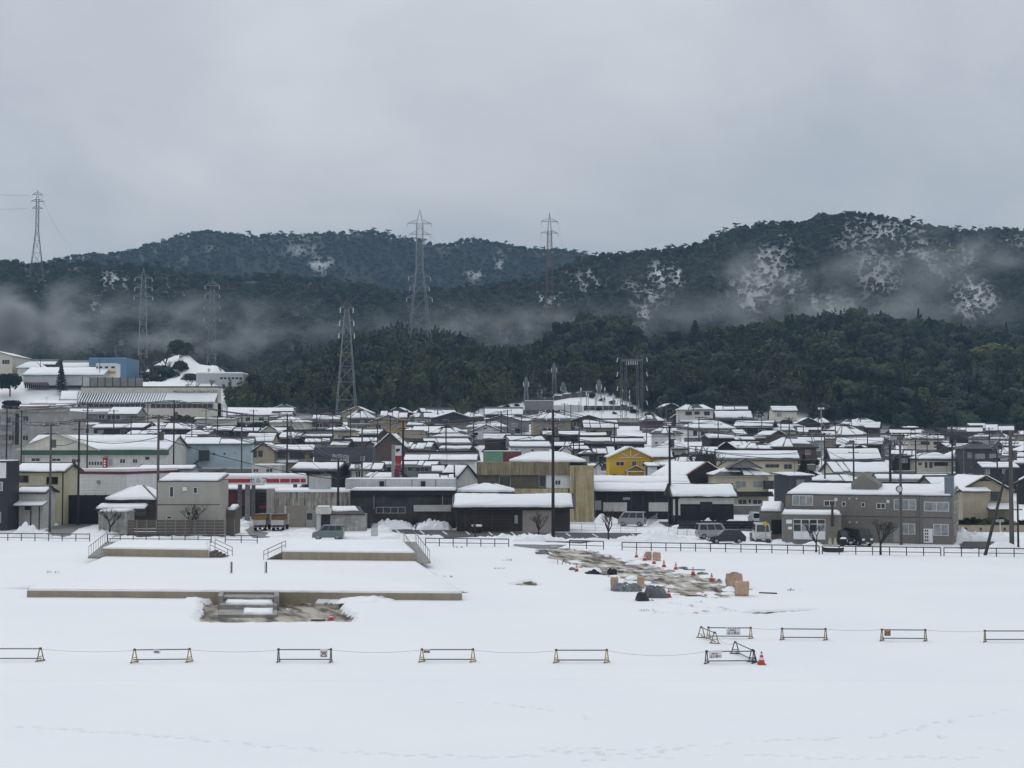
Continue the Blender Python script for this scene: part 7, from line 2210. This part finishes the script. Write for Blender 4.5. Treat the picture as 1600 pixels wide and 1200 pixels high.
def board(lb, key, off, w, h, kind, tilt=0.0, drop=0.0):
    T0, A, B = BR[key]; d = (B - A).normalized(); p = A + d * off; hg = .6
    T = thing('notice_board', lb, 'notice', (p.x, p.y - .05, hg - h - drop), 0)
    T.rotation_euler = (0, tilt, 0)
    bc = WHITEP if kind != 'orange' else mat('buff_board', (.42, .27, .16), .6, .15)
    put('board', MB().box(0, w, -.012, .0, 0, h + .03), bc, T)
    if kind == 'text':
        text(T, '立入禁止', w * .06, -.02, h * .12, w * .22, mat('notice_lettering', (.10, .02, .04), .6), ext=.004)
        text(T, '関係者以外', w * .2, -.02, h * .58, w * .1, mat('notice_small_lettering', (.25, .03, .05), .6), name='small_lettering', ext=.004)
        if drop == 0:
            for k in range(5): put('stripe', MB().box(w * (.12 + .17 * k), w * (.2 + .17 * k), -.02, -.013, h * .86, h), INK, T)
    elif kind in ('x', 'orange'):
        ik = mat('dark_red_ink', (.12, .03, .045), .6, .2)
        for a0, a1 in (((.1, .82), (.42, .5)), ((.42, .5), (.1, .2)), ((.9, .82), (.58, .5)), ((.58, .5), (.9, .2))):
            put('chevron', MB().tube((a0[0] * w, -.02, a0[1] * h), (a1[0] * w, -.02, a1[1] * h), .022, 4), ik if kind == 'x' else INK, T)
        put('tint_patch', MB().box(w * .4, w * .6, -.018, -.0125, .42 * h, .8 * h), mat('pale_red_print', (.5, .22, .2), .6), T)
        put('base_stroke', MB().box(w * .1, w * .88, -.02, -.013, .08 * h, .16 * h), ik if kind == 'x' else INK, T)
    elif kind == 'crumple':
        put('dark_print', MB().box(w * .15, w * .8, -.02, -.013, .2 * h, .75 * h), mat('smudged_print', (.2, .2, .22), .6), T)
board('white keep out notice hanging from the bright yellow framed barrier', 'u1', .95, .78, .40, 'text')
board('white keep out notice slipping off the dark green barrier', 'd0', .12, .62, .34, 'text', -.06, .01)
board('red and white crossed warning board on the slim barrier', 'l2', 2.02, .36, .36, 'x'); board('half folded warning board on the yellow framed barrier', 'l3', .06, .36, .16, 'x')
board('orange crossed warning board on the upper row barrier', 'u3', .12, .34, .34, 'orange'); board('crumpled grey notice on the yellow framed barrier', 'l1', .9, .34, .16, 'crumple', .1)
ROPE = mat('grey_rope', (.38, .40, .42), .8, .1)
def rope(a, b, sag, lb):
    A, B = Vector(a), Vector(b)
    pts = []
    for k in range(11):
        t = k / 10; p = A.lerp(B, t); p.z -= sag * 4 * t * (1 - t); pts.append(p)
    tag(put('barrier_rope', MB().path(pts, .009, 4), ROPE), lb, 'rope', 'ropes strung between barriers')
E = lambda k, i: BR[k][1 + i] + Vector((0, 0, .58))
for a, b, s_ in (('l0', 'l1', .10), ('l1', 'l2', .10), ('l2', 'l3', .12), ('l3', 'l4', .12), ('l4', 'd0', .22), ('u1', 'u2', .05), ('u2', 'u3', .06), ('u3', 'u4', .06)):
    rope(E(a, 1), E(b, 0), s_, 'sagging rope from the ' + BR[a][0]['label'].replace('pipe barrier', 'barrier', 1))
rope(E('u0', 1), E('d1', 0), .3, 'slack rope between the two askew barriers')
# ------------------------------------------------------------------ cones
CONE = mat('orange_red_cone', (.50, .045, .03), .5, .1); CWHITE = mat('cone_white_band', (.7, .7, .7), .5, .05); CDARK = mat('cone_dark_tip', (.08, .07, .08), .6)
def cone(label, px, py, hgt=.62, z=0.0):
    T = thing('traffic_cone', label, 'cone', gnd(px, py, z), 0, 'traffic cones by the muddy track')
    put('base', MB().box(-.19, .19, -.19, .19, -.02, .04), CONE, T)
    for nm, a, b, m in (('lower_body', .04, .38, CONE), ('white_band', .382, .58, CWHITE), ('middle_body', .582, .74, CONE), ('upper_band', .742, .88, CWHITE), ('tip', .882, 1.0, CDARK)):
        r = lambda t: .15 * (1 - t) + .03
        put(nm, MB().tube((0, 0, a * hgt), (0, 0, b * hgt), r(a), 12, r(b)), m, T)
for lb, px_, py_ in (('red traffic cone beside the dark green barrier', 1190, 1038.5), ('red traffic cone beside the grey tarpaulin heap', 1045, 933), ('first traffic cone of the row, by the fence end of the track', 994.5, 871),
    ('second traffic cone of the row along the track', 1007, 876), ('third traffic cone of the row, by the tan bags', 1022, 881), ('fourth traffic cone of the row along the track', 1037.5, 886), ('fifth traffic cone of the row, by the grey rubble', 1056, 890),
    ('sixth traffic cone of the row along the track', 1083, 898), ('last traffic cone of the row, nearest the tan sacks', 1112, 908), ('small cone lying among debris beside the track', 901, 893)):
    cone(lb, px_, py_)
cone('small cone standing in the cleared pit before the terrace', 517, 968.5, .45, -.4)
# ------------------------------------------------------------------ sacks, tarpaulins and rubble
def sack(label, px, py, w, d, h, m, seed, cap=None, rz=0.0, name='bulk_sack', cat='sack'):
    import bmesh
    bm = bmesh.new(); bmesh.ops.create_cube(bm, size=1.0)
    bmesh.ops.subdivide_edges(bm, edges=bm.edges[:], cuts=5, use_grid_fill=True)
    for v in bm.verts:
        c = v.co; k = 1 - .10 * (abs(c.z * 2) ** 3)
        n = float(fbm(np.array([c.x * 3 + seed]), np.array([c.z * 3 + c.y * 2 + seed]), 3)[0]) - .5
        v.co = Vector((c.x * w * (k + n * .22), c.y * d * (k + n * .2), (c.z + .5) * h * (1 + n * .16)))
    me = bpy.data.meshes.new(name); bm.to_mesh(me); bm.free(); me.materials.append(m); smooth(me)
    T = thing(name, label, cat, gnd(px, py), rz, 'bulk sacks by the muddy track'); put('sack_body', me, None, T)
    if cap:
        g_ = np.linspace(-.5, .5, 12); X_, Y_ = np.meshgrid(g_, g_)
        Z_ = h * (.9 + .22 * np.cos(X_ * 3) * np.cos(Y_ * 3)) + (fbm(X_ * 5 + seed, Y_ * 5, 3) - .5) * .18
        put('sheet_cover', np_mesh('sheet_cover', np.stack([X_ * w * .98, Y_ * d * .98, Z_], -1).reshape(-1, 3), grid_faces(12, 12), cap), None, T, True)
    return T
SACK = mat('tan_woven_sack', (.52, .35, .255), .8, .15, 2, .25, 10); NET = mat('grey_netting', (.20, .215, .22), .7, .35, 5, .4, 16, c2=(.06, .07, .075)); TARP = mat('dark_grey_tarpaulin', (.10, .108, .112), .45, .3, 1.5, .3, 6)
sack('tan bulk sack topped with grey netting at the track end', 1147, 917, 1.05, .9, 1.0, SACK, 1, NET, .2)
sack('tan square sack in front of the netted sack', 1159, 930, 1.0, .85, .95, SACK, 2, None, -.2)
sack('tan sack behind the row of cones', 1013, 875, .55, .5, .75, SACK, 3, None, .1); sack('second tan sack behind the row of cones', 1026, 876, .75, .6, .75, SACK, 4, None, -.1)
sack('tan sack end beside the grey netted heap', 960, 920, .55, .6, .85, SACK, 5); sack('tan sack behind the snow capped netted heap', 1001, 919, .5, .6, .85, SACK, 6)
def mound(label, name, px, py, w, h, d, m, seed, cat, lump=.6, snowcap=False):
    p = gnd(px, py); nx = 44; g_ = np.linspace(-.5, .5, nx); X_, Y_ = np.meshgrid(g_, g_)
    e = np.clip(1 - (np.abs(X_) * 2) ** 3.5, 0, 1) * np.clip(1 - (np.abs(Y_) * 2) ** 3.5, 0, 1)
    rr_ = random.Random(seed); Z_ = np.zeros_like(X_)
    for k in range(5):                       # stacked goods under the sheet
        cx, cy_, hw_, hd_, hh_ = rr_.uniform(-.28, .28), rr_.uniform(-.25, .25), rr_.uniform(.12, .24), rr_.uniform(.12, .24), rr_.uniform(.45, 1.0)
        dd = np.maximum(np.abs(X_ - cx) - hw_, np.abs(Y_ - cy_) - hd_)
        Z_ = np.maximum(Z_, hh_ * (1 - sstep(-.01, .10, dd)))
    rg = np.abs(2 * fbm(X_ * w * 2.4 + seed * 3, Y_ * d * 2.4 + seed, 3) - 1)
    Z_ = h * (Z_ * (1 - .35 * lump) + lump * .55 * e ** .4 * (rg - .12)) * e ** .25 - .03
    X_ = X_ + (fbm(X_ * 6 + seed, Y_ * 6, 2) - .5) * .2; Y_ = Y_ + (fbm(X_ * 6, Y_ * 6 + seed, 2) - .5) * .2
    T = thing(name, label, cat, (p.x, p.y + d * .4, 0))
    put('heap', np_mesh('heap', np.stack([X_ * w, Y_ * d, Z_], -1).reshape(-1, 3), grid_faces(nx, nx), m), None, T, True)
    if snowcap:
        put('snow_cap', np_mesh('snow_cap', np.stack([X_ * w * .8, Y_ * d * .7 + .1, np.minimum(Z_ + .10, h * .98) - .02 - .5 * (1 - e) * h], -1).reshape(-1, 3), grid_faces(nx, nx), SNOW), None, T, True)
    return T
mound('grey netted heap with snow on top beside the tarpaulin', 'netted_heap', 981, 924, 2.1, .8, 1.5, NET, 3, 'heap', .5, True)
mound('dark grey tarpaulin crumpled over stacked goods', 'tarpaulin_heap', 1021, 934, 2.1, 1.0, 1.7, TARP, 5, 'tarpaulin', .7); mound('black tarpaulin folds at the front of the heap', 'tarpaulin_heap', 1008, 939, 1.4, .75, 1.1, mat('black_tarpaulin', (.02, .02, .024), .5, .3, 1.5, .3, 6), 8, 'tarpaulin', .5)
RUB = mat('grey_rubble', (.20, .205, .21), .9, .5, 3, .5, 12, c2=(.07, .075, .08))
for i, (lb, px_, py_, w_, h_) in enumerate([('grey rubble heap beside the fifth cone', 1070, 889, .9, .3), ('grey netted rubble beside the sixth cone', 1097, 898, 1.0, .32), ('rubble heap at the pipe fence end of the track', 846, 866, 1.5, .5), ('low dark debris lying in the snow beside the track', 930, 897, 1.6, .45), ('black log pile end beside the track', 957, 897, .8, .6),
                                         ('small debris heap beside the fallen cone', 895, 891, .7, .35)]):
    mound(lb, 'rubble_heap', px_, py_, w_, h_, .9, W['black'] if 'black' in lb or 'dark' in lb else RUB, 11 + i, 'rubble', .75)
for i, (lb, x0_, y0_, x1_, y1_) in enumerate([('dark plank lying in the snow beside the rubble', 1068, 890, 1102, 890.5), ('dark plank lying in the snow beyond the tan sacks', 1186, 926, 1214, 927), ('short dark plank in the cleared pit', 486, 969, 508, 969)]):
    a, b_ = gnd(x0_, y0_, 0.03 if i < 2 else -.38), gnd(x1_, y1_, .03 if i < 2 else -.38)
    tag(put('plank', MB().tube(a, b_, .06, 4), TRIMD), lb, 'plank')
for lb, px_, py_, ang in (('tilted stake in the snow beside the track', 877, 882, .5), ('upright stake in the snow beside the track', 872, 882, -.1)):
    p = gnd(px_, py_); tag(put('stake', MB().tube(p - Vector((0, 0, .1)), p + Vector((math.sin(ang) * .6, 0, .5)), .03, 5), TRIMD), lb, 'stake')
# ------------------------------------------------------------------ small street things
def mirror(label, px, py, Y, r_=.38):
    c = at(px, py, Y); z0 = terr1(c.x, Y) if Y > 156 else 0
    T = thing('traffic_mirror', label, 'mirror', (c.x, Y, z0)); zc = c.z - z0
    put('post', MB().tube((0, .06, -.2), (0, .06, zc), .04, 6), STEEL, T)
    put('mirror_rim', MB().tube((0, -.06, zc), (0, .05, zc), r_, 18), INK, T); put('mirror_glass', MB().tube((0, -.075, zc), (0, -.061, zc), r_ * .8, 18), mat('mirror_glass', (.55, .58, .6), .08, .02, metal=.9), T)
mirror('round black rimmed traffic mirror behind the charcoal parapet', 558, 728.5, 204); mirror('round traffic mirror on the pole before the office', 1405, 764, 149.6, .36)
p = gnd(1196, 852); T = thing('road_sign', 'yellow diamond road sign before the delivery van', 'sign', p)
put('post', MB().tube((0, 0, -.2), (0, 0, 2.5), .035, 6), FRAMEA, T); zc = zat(818.5, p.y)
put('sign_plate', MB().prism([(0, zc - .3), (.3, zc), (0, zc + .3), (-.3, zc)], 'y', -.06, -.03), mat('sign_yellow', (.55, .32, .02), .5), T)
p = gnd(1563, 840); T = thing('street_name_sign', 'pale street sign on a white post before the beige garden wall', 'sign', p)
put('post', MB().tube((0, 0, -.2), (0, 0, 1.9), .04, 6), WHITEP, T); put('sign_plate', MB().box(-.5, .45, -.06, -.02, 1.75, 2.05), FRAMEA, T)
T = thing('stone_trough', 'round dark stone trough heaped with snow before the office', 'planter', gnd(1302, 862))
put('trough', MB().tube((0, 0, -.1), (0, 0, .42), .95, 18, 1.05), W['dark'], T); put('snow_cap', MB().tube((0, 0, .422), (0, 0, .62), 1.0, 18, .6), SNOW, T, bevel=.08)
CREAM = mat('cream_stone', (.5, .46, .36), .8, .15, 3)
for px_, lb in ((1297, 'cream stone figure standing on the trough, beside its twin'), (1305, 'cream eared stone figure on the trough nearest the bin')):
    q = gnd(px_, 862); T = thing('stone_figure', lb, 'statue', (q.x, q.y, .6))
    put('figure_body', MB().add([], []).path([(0, 0, 0), (0, 0, .1), (0, 0, .3), (0, 0, .42)], .17, 10), CREAM, T, bevel=.04); put('figure_head', MB().tube((0, 0, .42), (0, 0, .68), .13, 10, .09), CREAM, T, bevel=.03)
    for sg in (-1, 1): put('ear', MB().tube((sg * .07, 0, .66), (sg * .09, 0, .8), .035, 5, .015), CREAM, T)
T = thing('litter_bin', 'black bin with a snow cap beside the stone trough', 'bin', gnd(1318, 856.5)); put('bin_body', MB().tube((0, 0, 0), (0, 0, .95), .32, 12, .38), W['black'], T); put('snow_cap', MB().tube((0, 0, .952), (0, 0, 1.1), .36, 12, .2), SNOW, T)
T = thing('litter_bin', 'dark bin under a rounded snow cap before the brown building', 'bin', gnd(745, 833)); put('bin_body', MB().box(-.5, .5, -.3, .3, 0, .75), W['black'], T); put('snow_cap', MB().box(-.62, .62, -.4, .4, .752, 1.0), SNOW, T, bevel=.1)
# notice gate leaves by the tool shed
p = gnd(580, 838); T = thing('folding_gate', 'grey folding gate standing open beside the tool shed', 'gate', p, R(60))
for k in range(7): put('gate_bar', MB().box(k * .2, k * .2 + .05, -.02, .02, -.05, 1.5), STEEL, T)
for z in (.1, 1.4): put('gate_rail', MB().box(0, 1.26, -.03, .03, z, z + .05), STEEL, T)
# crane behind the sign
cr_ = House('mobile_crane', 'yellow crane mast and jib above the roofs', 626, 634, 6.4, 0, None, 'crane')
put('mast', MB().box(-.5, .5, 0, 1, -1, cr_.z(654)), mat('crane_yellow', (.48, .27, .03), .55, .15), cr_.o)
put('jib', MB().tube((0, -.1, cr_.z(676)), (cr_.x(580), -.1, cr_.z(669.5)), .3, 4, .18), mat('crane_yellow', (.48, .27, .03), .55, .15), cr_.o)

# dry stalks poking through the snow
STALK = mat('dry_stalks', (.12, .095, .06), .9, .3)
for i, (px_, py_, lb) in enumerate([(716, 856, 'dry stalks poking through snow beside the pipe fence'), (780, 889, 'dry stalks in the snow between terrace and muddy track'), (672, 899, 'dry stalks at the terrace edge nearest the track'), (82, 895, 'dry stalks at the far end of the terrace'),
        (1240, 923, 'dry stalks in the open snow beyond the tan sacks'), (792, 876, 'few dry stalks in the snow near the track entrance'), (700, 902, 'thin dry stalks below the railed ramp'), (1010, 955, 'dry stalks before the trodden snow')]):
    T = thing('dry_stalks', lb, 'plant', gnd(px_, py_)); rr_ = random.Random(i); mb = MB()
    for k in range(14):
        x = rr_.uniform(-.5, .5); mb.tube((x, rr_.uniform(-.1, .1), -.05), (x + rr_.uniform(-.12, .12), rr_.uniform(-.1, .1), rr_.uniform(.06, .2)), .012, 3)
    put('stems', mb, STALK, T)
# ------------------------------------------------------------------ haze and valley mist
def volume_mat(name, dens, colr, noise=None, stretch=(1, 1, 1)):
    m = bpy.data.materials.new(name)
    m.use_nodes = True
    t = m.node_tree; t.nodes.clear()
    o = t.nodes.new('ShaderNodeOutputMaterial')
    v = t.nodes.new('ShaderNodeVolumePrincipled')
    v.inputs['Color'].default_value = (*colr, 1)
    v.inputs['Density'].default_value = dens
    v.inputs['Anisotropy'].default_value = 0.0
    t.links.new(v.outputs[0], o.inputs['Volume'])
    if noise:
        sc, thr, det = noise
        co = t.nodes.new('ShaderNodeTexCoord')
        nz = t.nodes.new('ShaderNodeTexNoise'); nz.inputs['Scale'].default_value = sc; nz.inputs['Detail'].default_value = det
        nz.inputs['Distortion'].default_value = 0.4
        mp = t.nodes.new('ShaderNodeMapping'); mp.inputs['Scale'].default_value = stretch; mp.inputs['Location'].default_value = (noise[0] * 3.1, noise[1] * 17, dens * 90)
        t.links.new(co.outputs['Object'], mp.inputs['Vector']); t.links.new(mp.outputs[0], nz.inputs['Vector'])
        ln = t.nodes.new('ShaderNodeVectorMath'); ln.operation = 'LENGTH'
        t.links.new(co.outputs['Object'], ln.inputs[0])
        # soft edge: denser in the middle of the bank
        ed = t.nodes.new('ShaderNodeMapRange'); ed.inputs['From Min'].default_value = 1.0; ed.inputs['From Max'].default_value = 0.1
        ed.interpolation_type = 'SMOOTHSTEP'
        t.links.new(ln.outputs['Value'], ed.inputs['Value'])
        nr = t.nodes.new('ShaderNodeMapRange'); nr.inputs['From Min'].default_value = thr; nr.inputs['From Max'].default_value = thr + 0.32
        nr.interpolation_type = 'SMOOTHSTEP'
        t.links.new(nz.outputs['Fac'], nr.inputs['Value'])
        m1 = t.nodes.new('ShaderNodeMath'); m1.operation = 'MULTIPLY'
        t.links.new(ed.outputs[0], m1.inputs[0]); t.links.new(nr.outputs[0], m1.inputs[1])
        m2 = t.nodes.new('ShaderNodeMath'); m2.operation = 'MULTIPLY'; m2.inputs[1].default_value = dens
        t.links.new(m1.outputs[0], m2.inputs[0]); t.links.new(m2.outputs[0], v.inputs['Density'])
    return m

hz = put('haze', MB().box(-5300, 5300, -150, 7100, -3, 330), volume_mat('haze_air', 0.00019, (0.46, 0.72, 1.0)))
tag(hz, 'thin grey winter haze hanging over town and hills', 'haze', kind='stuff')

def ico(name):
    import bmesh
    bm = bmesh.new(); bmesh.ops.create_icosphere(bm, subdivisions=3, radius=1.0)
    me = bpy.data.meshes.new(name); bm.to_mesh(me); bm.free()
    return me

def mist(label, px, py, Y, wpx, hpx, depth, dens, noise, name='mist_bank'):
    s = F / Y
    o = put(name, ico(name), volume_mat(name + '_air', dens, (0.90, 0.965, 1.0), noise, (wpx / hpx * .62, depth * s / hpx * .62, 1)))
    o.location = at(px, py, Y); o.scale = (wpx / s, depth, hpx / s)
    return tag(o, label, 'mist', kind='stuff')

mist('grey mist lying in the valley behind the works yard', 230, 520, 778, 430, 78, 62, 0.036, (1.9, 0.43, 6))
mist('grey mist drifting over the notch between the two low hills', 810, 508, 722, 360, 50, 45, 0.018, (1.7, 0.38, 6))
mist('pale mist drifting across the foot of the big mountain', 1320, 450, 768, 420, 105, 45, 0.030, (1.9, 0.43, 6))
mist('thin mist patch rising on the shoulder of the big mountain', 1480, 395, 805, 200, 65, 40, 0.024, (1.8, 0.44, 6))
mist('low pale mist behind the crest of the right hand hill', 1290, 492, 712, 450, 46, 30, 0.018, (1.5, 0.34, 6))
mist('white steam rising beside the cream warehouse', 10, 515, 600, 60, 85, 16, 0.32, (2.0, 0.37, 6), 'steam_plume')
mist('thin steam rising behind the barrel roofed works hall', 115, 495, 620, 70, 75, 14, 0.13, (1.8, 0.40, 6), 'steam_plume')
